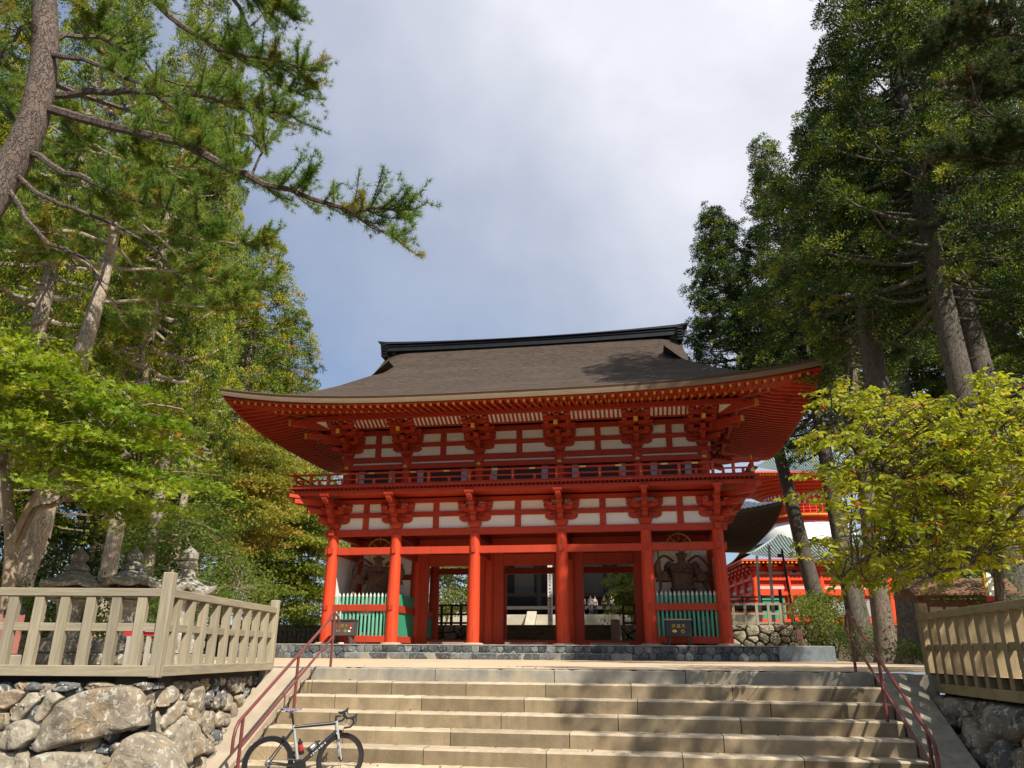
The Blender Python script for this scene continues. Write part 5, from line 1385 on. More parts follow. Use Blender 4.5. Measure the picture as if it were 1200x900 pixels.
    for k_ in range(7):
        a_ = R(-160 + k_ * 23.3); MBk = MB().tube([(.52 * math.cos(a_), .52 * math.sin(a_), 2.2), (.72 * math.cos(a_), .72 * math.sin(a_), 1.6), (.84 * math.cos(a_), .84 * math.sin(a_), 1.2)], [.03, .05, .035], 6); sp_('skirt_fold', MBk)
    pts = [(.55 * math.cos(t), .24, 4.2 + .55 * math.sin(t)) for t in np.linspace(0, 2 * math.pi, 41)]
    b = MB().tube(pts, .035, 8)
    for t in np.linspace(0, 2 * math.pi, 9)[:-1]: b.bar((.12 * math.cos(t), .24, 4.2 + .12 * math.sin(t)), (.66 * math.cos(t), .24, 4.2 + .66 * math.sin(t)), .025, .025)
    b.build('halo_ring', GOLD, r, smooth=True, world=False)
    b = MB()
    b.bar((-1.06 * k, -.40, 2.0), (-1.05 * k, -.38, 4.3), .05, .05) if not mirror else b.bar((-.55, -.5, 2.1), (.35, -.6, 3.0), .05, .06)
    b.build('staff', WOODSTAT, r, world=False)
    b = MB()
    rg = np.random.default_rng(5)
    for i in range(9):
        a = rg.uniform(0, 6.28); b.lathe([(.5 - i * .02, 0), (.42, .16), (.2, .3)], 9, (rg.normal(0, .25), rg.normal(.05, .12), 0))
    b.build('rock_base', WOODSTAT, r, smooth=True, world=False)
def spl2(p):
    p = [Vector(q) for q in p]; out = []
    for i in range(5):
        t = i / 4; out.append(p[0] * (1 - t) ** 2 + p[1] * 2 * t * (1 - t) + p[2] * t * t)
    return out
guardian(-7.3, 1.9, R(14), True, 'brown wooden guardian statue gripping a slanting staff in the left bay')
guardian(7.4, 1.9, R(10), False, 'brown wooden guardian statue with a raised hand and upright staff in the right bay')

# ------------------------------------------------------------------ visitors on the hall steps
SKIN = mat('skin', (.48, .30, .21), rough=.6, var=.05); HAIR = mat('black_hair', (.02, .018, .016), rough=.6, var=.2)
def visitor(px, py, v, z, shirt, trouser, label, pose='stand', rz=0.0):
    p = at(px, py, v); r = empty('person', (p.x, p.y, z), label, 'person', 'visitors at the hall'); r.rotation_euler = (0, 0, rz)
    if pose == 'sit':
        V = [(0, 0, .50, (.15, .12)), (0, .0, .78, (.15, .10)), (0, 0, 1.02, (.16, .1)), (0, 0, 1.12, .055), (0, -.02, 1.25, .085), (0, -.02, 1.36, .075),
             (.1, -.03, .5, .09), (.13, -.45, .5, .07), (.13, -.42, .06, .045), (.13, -.56, .03, .04), (-.1, -.03, .5, .09), (-.13, -.45, .5, .07), (-.13, -.42, .06, .045), (-.13, -.56, .03, .04),
             (.2, 0, 1.0, .055), (.26, -.08, .74, .045), (.14, -.30, .58, .035), (-.2, 0, 1.0, .055), (-.26, -.08, .74, .045), (-.14, -.30, .58, .035)]
    else:
        V = [(0, 0, .92, (.15, .11)), (0, 0, 1.15, (.14, .10)), (0, 0, 1.38, (.17, .10)), (0, 0, 1.48, .055), (0, -.02, 1.60, .085), (0, -.02, 1.71, .075),
             (.09, 0, .85, .09), (.11, -.02, .48, .065), (.11, .02, .08, .045), (.12, -.13, .04, .04), (-.09, 0, .85, .09), (-.12, .05, .48, .065), (-.12, .10, .08, .045), (-.13, -.04, .04, .04),
             (.2, 0, 1.36, .055), (.25, .02, 1.1, .045), (.24, -.10, .86, .035), (-.2, 0, 1.36, .055), (-.25, .02, 1.1, .045), (-.24, -.10, .86, .035)]
    E = chain([0, 1, 2, 3, 4, 5], 0) + chain([0, 6, 7, 8, 9], 0) + chain([0, 10, 11, 12, 13], 0) + chain([2, 14, 15, 16], 0) + chain([2, 17, 18, 19], 0)
    figure('body', V, E, SKIN, r)
    g = lambda i, f: (V[i][0], V[i][1], V[i][2], tuple(q * f for q in V[i][3]) if isinstance(V[i][3], tuple) else V[i][3] * f)
    mid = lambda i, j: tuple((V[i][q] + V[j][q]) / 2 for q in range(3)) + (V[j][3] * 1.3,)
    figure('shirt', [g(0, 1.12), g(1, 1.14), g(2, 1.1), g(14, 1.25), mid(14, 15), g(17, 1.25), mid(17, 18)], [(0, 1), (1, 2), (2, 3), (3, 4), (2, 5), (5, 6)], shirt, r)
    figure('trousers', [g(0, 1.14), g(6, 1.12), g(7, 1.15), g(8, 1.25), g(10, 1.12), g(11, 1.15), g(12, 1.25)], [(0, 1), (1, 2), (2, 3), (0, 4), (4, 5), (5, 6)], trouser, r)
    h = V[5]
    MB().lathe([(.095, -.04), (.10, .02), (.085, .08), (.04, .11)], 12, (h[0], h[1] + .015, h[2] - .02)).build('hair', HAIR, r, smooth=True, world=False)
c_ = lambda n, *k: mat(n, k, rough=.8, var=.1)
zf = 3.77
visitor(717, 718, 74.6, zf, c_('white_shirt', .72, .73, .74), c_('dark_trousers', .03, .035, .05), 'person standing in a white shirt and dark trousers on the hall podium', rz=.6)
visitor(692.5, 718, 74.8, zf, c_('pale_blue_shirt', .33, .40, .55), c_('grey_trousers', .14, .14, .16), 'person in a pale blue shirt beside the hall column', rz=-.3)
visitor(697.5, 718, 76, zf, c_('teal_shirt', .04, .14, .24), c_('navy_trousers', .02, .025, .05), 'person in a dark blue top close behind the pale blue shirt', rz=.4)
visitor(683.5, 720, 75, zf, c_('grey_shirt', .35, .36, .38), c_('black_trousers', .02, .02, .022), 'person in a grey top at the edge of the right passage', rz=0)
visitor(708.5, 719, 74.5, zf, c_('black_shirt', .025, .025, .03), c_('black_trousers_b', .02, .02, .022), 'person in black clothes next to the white shirt', rz=-.5)

# ------------------------------------------------------------------ stone lanterns behind the pale fence
def curved_roof(b, R0, z, rise, n=6, up_=.10, rings=7):
    vs = []; N = n * 8
    for k in range(rings + 1):
        t = k / rings; rr = R0 * (1 - t) + .14 * t
        for i in range(N):
            a = 2 * math.pi * i / N; seg = 2 * math.pi / n; ph = (a % seg) / seg - .5
            poly = math.cos(math.pi / n) / math.cos(ph * seg); cor = (abs(ph) * 2) ** 3
            r_ = rr * (poly * (1 - t) + t) * (1 + .04 * cor * (1 - t))
            vs.append((r_ * math.cos(a), r_ * math.sin(a), z + rise * (t ** 1.7 * .75 + t * .25) + up_ * cor * (1 - t) ** 3))
    m0 = len(vs)
    for i in range(N):
        p = vs[i]; vs.append((p[0] * .97, p[1] * .97, p[2] - .075))
    for i in range(N):
        a = 2 * math.pi * i / N; vs.append((.3 * math.cos(a), .3 * math.sin(a), z - .03))
    fs = []
    for k in range(rings):
        for i in range(N): j = (i + 1) % N; fs.append((k * N + i, k * N + j, (k + 1) * N + j, (k + 1) * N + i))
    for i in range(N):
        j = (i + 1) % N; fs.append((i, m0 + i, m0 + j, j)); fs.append((m0 + i, m0 + N + i, m0 + N + j, m0 + j))
    b.add(vs, fs)
def lantern(px, v, label, Rr, H, style, rz):
    p = at(px, 750, v); r = empty('stone_lantern', (p.x, p.y, 0), label, 'stone lantern', 'stone lanterns behind the pale fence'); r.rotation_euler = (0, 0, rz)
    def part(n, b, m=LANT, tint=.5, **k):
        o = b.build(n, m, r, world=False, **k)
        if m is LANT: settint(o, [tint] * len(o.data.polygons))
        return o
    dk = .15 if style != 2 else .75
    b = MB().lathe([(.62, 0), (.62, .2)], 6); b.lathe([(.50, .2), (.50, .40), (.42, .46)], 6); part('pedestal', b, tint=dk, bevel=.02)
    part('shaft', MB().lathe([(.30, .46), (.25, .56), (.21, .75), (.21, .9), (.25, 1.1), (.40, 1.17)], 16), tint=.5 if style != 2 else .9, smooth=True)
    part('middle_platform', MB().lathe([(.36, 1.165), (.46, 1.22), (.48, 1.30), (.44, 1.32)], 6), tint=.5, bevel=.01)
    zt = H - .76
    if style == 2:
        part('fire_box', MB().lathe([(.30, 1.32), (.33, zt + .02)], 6), tint=.6)
    else:
        b = MB()
        for i in range(6):
            a = math.pi * i / 3; b.lathe([(.035, 1.32), (.035, zt + .02)], 6, (.32 * math.cos(a), .32 * math.sin(a), 0))
            a2 = a + math.pi / 3
            for q in np.linspace(0, 1, 7)[1:-1]:
                x = .32 * (math.cos(a) * (1 - q) + math.cos(a2) * q); y = .32 * (math.sin(a) * (1 - q) + math.sin(a2) * q); b.bar((x, y, 1.32), (x, y, zt), .014, .014)
            for z in np.linspace(1.36, zt - .03, 5): b.bar((.32 * math.cos(a), .32 * math.sin(a), z), (.32 * math.cos(a2), .32 * math.sin(a2), z), .014, .014)
        part('fire_box', b, mat('old_lattice_wood', (.075, .045, .035), rough=.8, var=.3)); part('fire_box_core', MB().lathe([(.24, 1.32), (.24, zt)], 6), DARKGAP)
    b = MB(); curved_roof(b, Rr, zt, .30, 6, .13 if style else .05); part('lantern_roof', b, tint=.35 if style != 2 else .65, smooth=True)
    if style == 2: prof = [(.17, .28), (.16, .36), (.10, .42), (.17, .48), (.18, .53), (.10, .57), (.17, .62), (.17, .72), (.10, .79), (.01, .86)]
    else: prof = [(.22, .26), (.20, .33), (.12, .40), (.10, .42), (.16, .47), (.15, .56), (.08, .62), (.06, .64), (.01, .72)]
    part('finial', MB().lathe([(a, zt + z) for a, z in prof], 14), tint=.4 if style != 2 else .75, smooth=True)
lantern(75, 15.2, 'stone lantern with a flat mossy hexagonal roof, first along the pale fence', .66, 2.22, 0, .2)
lantern(142, 15.4, 'stone lantern with an upswept roof and gnarled finial, middle of the three', .62, 2.26, 1, .5)
lantern(208, 15.2, 'paler stone lantern with a stacked ring finial, beside the fence corner post', .62, 2.1, 2, .1)
def hydrant():
    p = at(11, 745, 13.2); r = empty('hydrant_box', (p.x, p.y, 0), 'faded red hydrant box with a dark cap behind the pale fence', 'hydrant box')
    fr = mat('faded_red_paint', (.36, .14, .12), rough=.6, var=.15)
    MB().box(p.x - .2, p.x + .2, p.y - .15, p.y + .15, 0, .18).build('stone_foot', KERB, r, bevel=.02)
    MB().box(p.x - .14, p.x + .14, p.y - .1, p.y + .1, .18, .82).build('red_cabinet', fr, r, bevel=.015)
    MB().lathe([(.16, .82), (.16, .88), (.08, .94)], 12, (p.x, p.y, 0)).build('dark_cap', BLACK, r)
hydrant()
def low_sign():
    p = at(167, 765, 13.2); r = empty('barrier', (p.x, p.y, 0), 'low barrier of white posts with a red band and paper notice by the fence corner', 'barrier')
    wpm = mat('weathered_white_paint', (.36, .335, .29), rough=.7, var=.12)
    for i in range(4): MB().bar(p + rt * (i * .16 - .25) + Vector((0, 0, -p.z)), p + rt * (i * .16 - .25) + Vector((0, 0, -p.z + .48)), .06, .06).build('post', wpm, r)
    q = p + Vector((0, 0, -p.z))
    MB().bar(q + rt * -.35 + Vector((0, 0, .52)), q + rt * .35 + Vector((0, 0, .52)), .05, .06).build('red_band', RTAG, r)
    MB().bar(q + rt * -.05 - fvec * .05 + Vector((0, 0, .60)), q + rt * .16 - fvec * .05 + Vector((0, 0, .60)), .02, .10).build('paper_notice', PICKTIP, r)
low_sign()

# ------------------------------------------------------------------ right side: roofed notice board, leaning board
def shelter():
    p = at(1128, 735, 17); r = empty('roofed_notice_board', (p.x, p.y, 0), 'little brown roofed notice board behind the mossy fence', 'notice board')
    br = mat('red_brown_timber', (.12, .055, .035), rough=.8, var=.3)
    for s in (-.75, .75): MB().box(p.x + s - .05, p.x + s + .05, p.y - .05, p.y + .05, 0, 1.55).build('post', br, r)
    MB().box(p.x - .7, p.x + .7, p.y - .03, p.y + .03, .75, 1.4).build('board', br, r)
    for s in (-1, 1):
        MB().add and None
        b = MB().prism([(p.y, 1.85), (p.y + s * .55, 1.5), (p.y + s * .55, 1.46), (p.y, 1.79)], 'x', p.x - 1.05, p.x + 1.05); b.build('roof_slope', mat('old_roof_board', (.16, .085, .05), rough=.85, var=.35, scale=5), r)
    b = MB(); rg = np.random.default_rng(9)
    for i in range(4): b.box(p.x - .6 + i * .32, p.x - .34 + i * .32, p.y - .036, p.y - .031, .9, 1.25)
    b.build('notice_sheets', mat('faded_paper', (.36, .33, .29), rough=.9, var=.15), r)
shelter()
def leaning_board():
    p = at(1163, 712, 14.6); r = empty('painted_board', (p.x, p.y, 0), 'pointed upright board striped yellow and white with a red foot under the cherry', 'board')
    h = .62; base = 1.0
    q0 = at(1164, 704, 14.6); q1 = at(1157, 671, 14.6)
    b = MB()
    def quad(t0, t1, w0, w1, m, name, off=0):
        a = q0 + (q1 - q0) * t0; c = q0 + (q1 - q0) * t1; k = MB()
        vs = []
        for d in (-.02, .02):
            for pt, w, s in ((a, w0, -1), (a, w0, 1), (c, w1, 1), (c, w1, -1)): vs.append(pt + rt * (s * w + off) + fvec * d)
        k.add(vs, [(0, 1, 2, 3), (7, 6, 5, 4), (0, 4, 5, 1), (1, 5, 6, 2), (2, 6, 7, 3), (3, 7, 4, 0)]); k.build(name, m, r)
    quad(.16, 1, .10, .035, PICKTIP, 'white_face'); quad(-.02, .155, .13, .105, RTAG, 'red_foot')
    quad(.165, .995, .03, .015, YELLOW, 'yellow_stripe', -.085)
    MB().tube([(q0.x, q0.y, 0), (q0.x, q0.y, q0.z)], .04, 8).build('stake', OLDWOOD, r)
leaning_board()

# ------------------------------------------------------------------ racing bicycle leaning on the steps
def bicycle():
    A = onz(314.5, 912, -1.63); B = onz(392, 910.5, -1.63)
    a0 = at(316, 917, 11.32); b0 = at(391, 915, 11.74)
    a0.z = b0.z = -7 * RIS + .002
    d = (b0 - a0); wb = d.length; d.normalize(); base = (a0 + b0) / 2
    r = empty('racing_bicycle', tuple(base), 'black and white racing bicycle parked against the stone steps', 'bicycle')
    ang = math.atan2(d.y, d.x); r.rotation_euler = (R(7), 0, ang)
    h = .495
    def part(n, b, m, **k): return b.build(n, m, k.pop('parent', r), world=False, **k)
    tyre = mat('black_rubber', (.018, .018, .019), rough=.75, var=.2); cb = mat('carbon_black', (.02, .02, .023), rough=.3, var=.1, spec=.5); wh = mat('silver_white_frame', (.42, .43, .45), rough=.25, var=.04, spec=.5)
    alu = mat('brushed_aluminium', (.55, .56, .58), rough=.3, var=.05, metal=.9); red = mat('bottle_red', (.35, .03, .025), rough=.4, var=.1)
    def circ(cx, rr, n=48, y=0): return [(cx + rr * math.cos(t), y, .338 + rr * math.sin(t)) for t in np.linspace(0, 2 * math.pi, n + 1)]
    for cx in (-h, h):
        w = MB().tube(circ(cx, .327), .0125, 8, caps=False); o = part('wheel', w, tyre, smooth=True)
        k = MB()
        for rr0, rr1, yy in ((.318, .265, .009), (.318, .265, -.009)):
            vs = []; 
            for t in np.linspace(0, 2 * math.pi, 49):
                for rr, y in ((rr0, yy), (rr1, yy * .6)): vs.append((cx + rr * math.cos(t), y, .338 + rr * math.sin(t)))
            k.add(vs, [(i * 2, i * 2 + 1, i * 2 + 3, i * 2 + 2) for i in range(48)])
        part('rim', k, cb, parent=o)
        sp = MB()
        for i in range(18):
            t = 2 * math.pi * i / 18; s = .02 if i % 2 else -.02; t2 = t + .5 * (1 if i % 4 < 2 else -1)
            sp.tube([(cx + .02 * math.cos(t2), s, .338 + .02 * math.sin(t2)), (cx + .268 * math.cos(t), 0, .338 + .268 * math.sin(t))], .0011, 4)
        part('spokes', sp, cb, parent=o)
        part('hub', MB().tube([(cx, -.05, .338), (cx, .05, .338)], .022, 10), cb, parent=o)
    bb = Vector((-.085, 0, .275)); st = Vector((-.215, 0, .80)); ht = Vector((.375, 0, .835)); hb = Vector((.405, 0, .70)); ra = Vector((-h, 0, .338)); fa = Vector((h, 0, .338))
    part('down_tube', MB().tube([bb, hb], [.030, .027], 12), cb, smooth=True); o = part('down_tube_panel', MB().tube([bb + (hb - bb) * .30, bb + (hb - bb) * .98], [.0315, .0285], 12), cb, smooth=True)
    k = MB(); dv = (hb - bb).normalized()
    for i in range(8):
        q = bb + dv * (.2 + i * .032); k.bar(q + Vector((0, -.033, 0)), q + dv * (.014 + .006 * (i % 3)) + Vector((0, -.033, 0)), .002, .026 if i % 2 else .018)
    part('frame_lettering', k, wh, parent=o)
    part('top_tube', MB().tube([st - (st - bb) * .05, ht - Vector((0, 0, .03))], [.022, .024], 12), cb, smooth=True)
    part('seat_tube', MB().tube([bb, st], [.022, .018], 12), wh, smooth=True)
    part('seat_post', MB().tube([st, st + (st - bb).normalized() * .17], .0145, 10), cb, smooth=True)
    part('head_tube', MB().tube([hb - Vector((-.006, 0, .02)), ht], .026, 12), wh, smooth=True)
    for s in (-1, 1):
        part('chain_stay', MB().tube([bb + Vector((0, s * .035, 0)), ra + Vector((0, s * .06, 0))], [.014, .009], 8), cb, smooth=True)
        part('seat_stay', MB().tube([st + Vector((.005, s * .02, -.06)), ra + Vector((0, s * .06, 0))], [.010, .008], 8), cb, smooth=True)
        part('fork_blade', MB().tube([hb + Vector((.01, s * .03, -.03)), hb + Vector((.035, s * .045, -.16)), fa + Vector((0, s * .05, 0))], [.018, .015, .009], 8), wh, smooth=True)
    part('fork_crown', MB().tube([hb + Vector((.0, -.035, -.02)), hb + Vector((.0, .035, -.02))], .02, 8), wh)
    for c in (Vector((.455, 0, .69)), Vector((-.325, 0, .64))): part('brake_caliper', MB().box(c.x - .02, c.x + .02, -.035, .035, c.z - .03, c.z + .02), cb, bevel=.006)
    sp = st + (st - bb).normalized() * .17
    sd = MB(); prof = [(-.14, .068, .028), (-.10, .07, .03), (-.03, .05, .022), (.05, .022, .012), (.13, .012, .004)]
    vs = []
    for x, w, dz in prof:
        for t in np.linspace(0, math.pi, 7): vs.append((sp.x + x, w * math.cos(t), sp.z + .02 + dz * .3 + .022 * math.sin(t)))
    sd.add(vs, [(i * 7 + j, i * 7 + j + 1, i * 7 + 8 + j, i * 7 + 7 + j) for i in range(4) for j in range(6)] + [tuple(i * 7 + j for j in (0, 6)) + ((i + 1) * 7 + 6, (i + 1) * 7) for i in range(4)])
    part('saddle', sd, mat('patterned_saddle', (.16, .15, .19), rough=.5, var=.9, scale=40), smooth=True)
    part('saddle_rails', MB().tube([sp + Vector((-.1, .02, .015)), sp + Vector((0, .02, -.005)), sp + Vector((.08, .02, .02))], .004, 6).tube([sp + Vector((-.1, -.02, .015)), sp + Vector((0, -.02, -.005)), sp + Vector((.08, -.02, .02))], .004, 6), alu)
    part('stem', MB().tube([ht + Vector((-.002, 0, .0)), ht + Vector((-.008, 0, .055)), ht + Vector((.09, 0, .07))], [.018, .018, .015], 10), cb, smooth=True)
    c = ht + Vector((.09, 0, .07))
    hbm = MB().tube([c + Vector((0, -.20, 0)), c + Vector((0, .20, 0))], .014, 8)
    for s in (-1, 1):
        y = s * .205
        hbm.tube([c + Vector((0, s * .19, 0)), c + Vector((.05, y, -.002)), c + Vector((.09, y, -.02)), c + Vector((.10, y, -.07)), c + Vector((.06, y, -.115)), c + Vector((-.03, y, -.125))], .0145, 8)
    part('handlebar', hbm, cb, smooth=True)
    for s in (-1, 1):
        y = s * .207
        q = MB().tube([c + Vector((.06, y, .0)), c + Vector((.11, y, .015)), c + Vector((.135, y, .055))], [.017, .02, .012], 8).tube([c + Vector((.125, y, .02)), c + Vector((.135, y, -.04)), c + Vector((.12, y, -.10))], [.008, .007, .005], 6)
        part('brake_lever', q, cb, smooth=True)
        part('brake_cable', MB().tube([c + Vector((.11, y, 0)), c + Vector((.15, s * .15, -.10)), c + Vector((.09, s * .05, -.14)), c + Vector((.0, 0, -.10))], .0032, 6), wh)
    part('crankset', MB().lathe([(.085, -.004), (.098, 0), (.085, .004)], 32).lathe([(.03, -.012), (.03, .012)], 16), cb).matrix_local = Matrix.Translation(bb + Vector((0, -.045, 0))) @ Matrix.Rotation(R(90), 4, 'X')
    for s, a in ((-1, -62), (1, 118)):
        e = bb + Vector((.17 * math.cos(R(a)), s * .06, .17 * math.sin(R(a)))); o = part('crank_arm', MB().bar(bb + Vector((0, s * .06, 0)), e, .014, .026), cb)
        part('pedal', MB().box(e.x - .045, e.x + .045, e.y + s * .01, e.y + s * .08, e.z - .012, e.z + .012), cb, parent=o)
    part('cassette', MB().lathe([(.05, -.016), (.045, 0), (.03, .016)], 20), alu).matrix_local = Matrix.Translation(ra + Vector((0, -.045, 0))) @ Matrix.Rotation(R(90), 4, 'X')
    part('rear_derailleur', MB().tube([ra + Vector((0, -.05, -.03)), ra + Vector((.02, -.055, -.08)), ra + Vector((-.01, -.05, -.15))], [.014, .018, .012], 8), cb)
    part('chain', MB().tube([bb + Vector((0, -.045, .098)), ra + Vector((0, -.045, .05))], .004, 5).tube([bb + Vector((0, -.045, -.098)), ra + Vector((.03, -.045, -.12))], .004, 5), alu)
    def bottle(p, dv, body, cap, nm):
        dv = dv.normalized(); o = part(nm, MB().tube([p, p + dv * .02, p + dv * .11, p + dv * .12, p + dv * .14], [.034, .036, .036, .030, .034], 12), body, smooth=True)
        part('bottle_cap', MB().tube([p + dv * .14, p + dv * .165, p + dv * .17, p + dv * .20], [.034, .032, .016, .014], 12), cap, smooth=True, parent=o)
        part('bottle_cage', MB().tube([p + dv * .0, p + dv * .05], [.039, .039], 12), cb, parent=o)
    u = (st - bb).normalized(); n_ = Vector((u.z, 0, -u.x)); bottle(bb + u * .14 + n_ * .062, u, red, cb, 'seat_tube_bottle')
    u = (hb - bb).normalized(); n_ = Vector((-u.z, 0, u.x)); bottle(bb + u * .20 + n_ * .066, u, alu, cb, 'down_tube_bottle')
bicycle()
# ================================================================== vegetation
T_DIAMOND = (np.array([(0, 0, 0), (.45, .5, .06), (1, 0, 0), (.45, -.5, .06)], float), [(0, 1, 2, 3)])
T_NEEDLE = (np.array([(0, .5, 0), (0, -.5, 0), (1, 0, 0)], float), [(0, 1, 2)])
T_SPRAY = (np.array([(0, .12, 0), (0, -.12, 0), (.5, -.5, .05), (.72, -.12, 0), (1, 0, -.04), (.72, .12, 0), (.5, .5, .05)], float), [(0, 1, 2, 3, 4, 5, 6)])
def _star():
    v = []
    tips = [(-.05, 0), (.12, .62), (.62, .52), (1.0, 0), (.62, -.52), (.12, -.62)]
    notch = [(.13, .2), (.36, .3), (.52, .14), (.52, -.14), (.36, -.3), (.13, -.2)]
    for t, n in zip(tips, notch): v += [t, n]
    return np.array([(a, b, .06 * abs(b)) for a, b in v], float), [tuple(range(12))]
T_MAPLE = _star()
T_CHERRY = (np.array([(0, 0, 0), (.3, .36, .10), (.72, .30, .08), (1, 0, -.08), (.72, -.30, .08), (.3, -.36, .10), (.5, 0, .0)], float), [(0, 1, 6, 5)[:0] or (0, 6, 2, 1), (6, 3, 2, 2)[:3], (0, 5, 4, 6), (6, 4, 3, 3)[:3]])
T_CHERRY = (np.array([(0, 0, 0), (.32, .34, .10), (.72, .29, .07), (1, 0, -.10), (.72, -.29, .07), (.32, -.34, .10)], float), [(0, 3, 2, 1), (0, 5, 4, 3)])
def nrm(a): return a / np.maximum(np.linalg.norm(a, axis=-1, keepdims=True), 1e-9)
def leafmesh(name, P, U, W, Ls, Ws, tint, tmpl, m, parent, world=True):
    tv, tf = tmpl; n = len(P); k = len(tv)
    if parent is not None and world:
        o = parent; off = np.zeros(3)
        while o is not None: off += np.array(o.location); o = o.parent
        P = P - off
    U = nrm(U); W = W - U * (W * U).sum(1, keepdims=True); W = nrm(W); N = np.cross(U, W)
    V = P[:, None, :] + U[:, None, :] * (tv[None, :, 0:1] * Ls[:, None, None]) + W[:, None, :] * (tv[None, :, 1:2] * Ws[:, None, None]) + N[:, None, :] * (tv[None, :, 2:3] * Ls[:, None, None])
    me = bpy.data.meshes.new(name)
    me.vertices.add(n * k); me.vertices.foreach_set('co', V.astype(np.float32).ravel())
    loops = np.concatenate([np.array(f) for f in tf]); lens = np.array([len(f) for f in tf]); nl = len(loops)
    idx = (np.arange(n)[:, None] * k + loops[None, :]).ravel()
    me.loops.add(len(idx)); me.loops.foreach_set('vertex_index', idx.astype(np.int32))
    tot = np.tile(lens, n); st = np.concatenate([[0], np.cumsum(tot)[:-1]])
    me.polygons.add(len(tot)); me.polygons.foreach_set('loop_start', st.astype(np.int32)); me.polygons.foreach_set('loop_total', tot.astype(np.int32))
    me.update(calc_edges=True)
    a = me.attributes.new('tint', 'FLOAT', 'FACE'); a.data.foreach_set('value', np.repeat(tint, len(tf)).astype(np.float32))
    me.materials.append(m)
    ob = bpy.data.objects.new(name, me); col.objects.link(ob)
    if parent is not None: ob.parent = parent
    return ob
def rvec(n, rg): return nrm(rg.normal(size=(n, 3)))

CEDLEAF = leafmat('cedar_foliage', [(0, (.010, .026, .006)), (.28, (.05, .105, .012)), (.55, (.21, .285, .02)), (.88, (.40, .405, .03)), (1, (.43, .28, .03))], trans=.2)
CEDLEAFD = leafmat('dark_cedar_foliage', [(0, (.012, .026, .010)), (.4, (.034, .072, .013)), (.75, (.14, .20, .02)), (1, (.32, .34, .03))], trans=.22)
YGLEAF = leafmat('yellow_green_foliage', [(0, (.06, .11, .018)), (.5, (.12, .18, .025)), (1, (.21, .25, .035))], trans=.4)
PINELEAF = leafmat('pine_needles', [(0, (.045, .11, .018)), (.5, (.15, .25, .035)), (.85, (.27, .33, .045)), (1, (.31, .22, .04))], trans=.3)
PINELEAFD = leafmat('shade_toned_pine_needles', [(0, (.02, .045, .012)), (.6, (.055, .085, .02)), (1, (.12, .075, .025))], trans=.25)  # needles of the upper right pine, with its shade put into the colour
MAPLELEAF = leafmat('green_maple_leaves', [(0, (.085, .17, .012)), (.4, (.195, .29, .024)), (.8, (.36, .41, .038)), (.94, (.42, .36, .035)), (1, (.42, .17, .03))], trans=.45)
AUTLEAF = leafmat('turning_maple_leaves', [(0, (.12, .18, .025)), (.4, (.26, .29, .04)), (.7, (.38, .28, .055)), (1, (.42, .16, .05))], trans=.4)
SHRUBLEAF = leafmat('shrub_leaves', [(0, (.05, .10, .015)), (.5, (.11, .165, .025)), (1, (.19, .22, .035))], trans=.38)
CHERRYLEAF = leafmat('cherry_leaves', [(0, (.13, .19, .014)), (.4, (.33, .38, .024)), (.8, (.52, .50, .04)), (.92, (.46, .33, .035)), (.97, (.52, .16, .04)), (1, (.45, .05, .03))], trans=.45)
WOODLEAF = leafmat('woodland_foliage', [(0, (.010, .02, .008)), (.6, (.03, .05, .015)), (1, (.07, .09, .02))], trans=.25)

def crown_clumps(C, D, r, m, ln, wd, rg, tintc, tspread=.13, upb=.35, flat=.75):
    K = len(C)
    dirs = nrm(np.repeat(nrm(D), m, 0) * .55 + rg.normal(size=(K * m, 3)) * .62 + np.array([0, 0, upb]))
    rr = np.repeat(r, m)[:, None] * rg.uniform(.25, 1.0, (K * m, 1)) ** .6
    P = np.repeat(C, m, 0) + dirs * rr * np.array([1, 1, flat])
    U = nrm(dirs + rg.normal(size=(K * m, 3)) * .4)
    W = rg.normal(size=(K * m, 3))
    Ls = rg.uniform(ln * .7, ln * 1.3, K * m); Ws = rg.uniform(wd * .7, wd * 1.3, K * m)
    tint = np.clip(np.repeat(tintc, m) + rg.normal(0, tspread, K * m), 0, 1)
    return P, U, W, Ls, Ws, tint

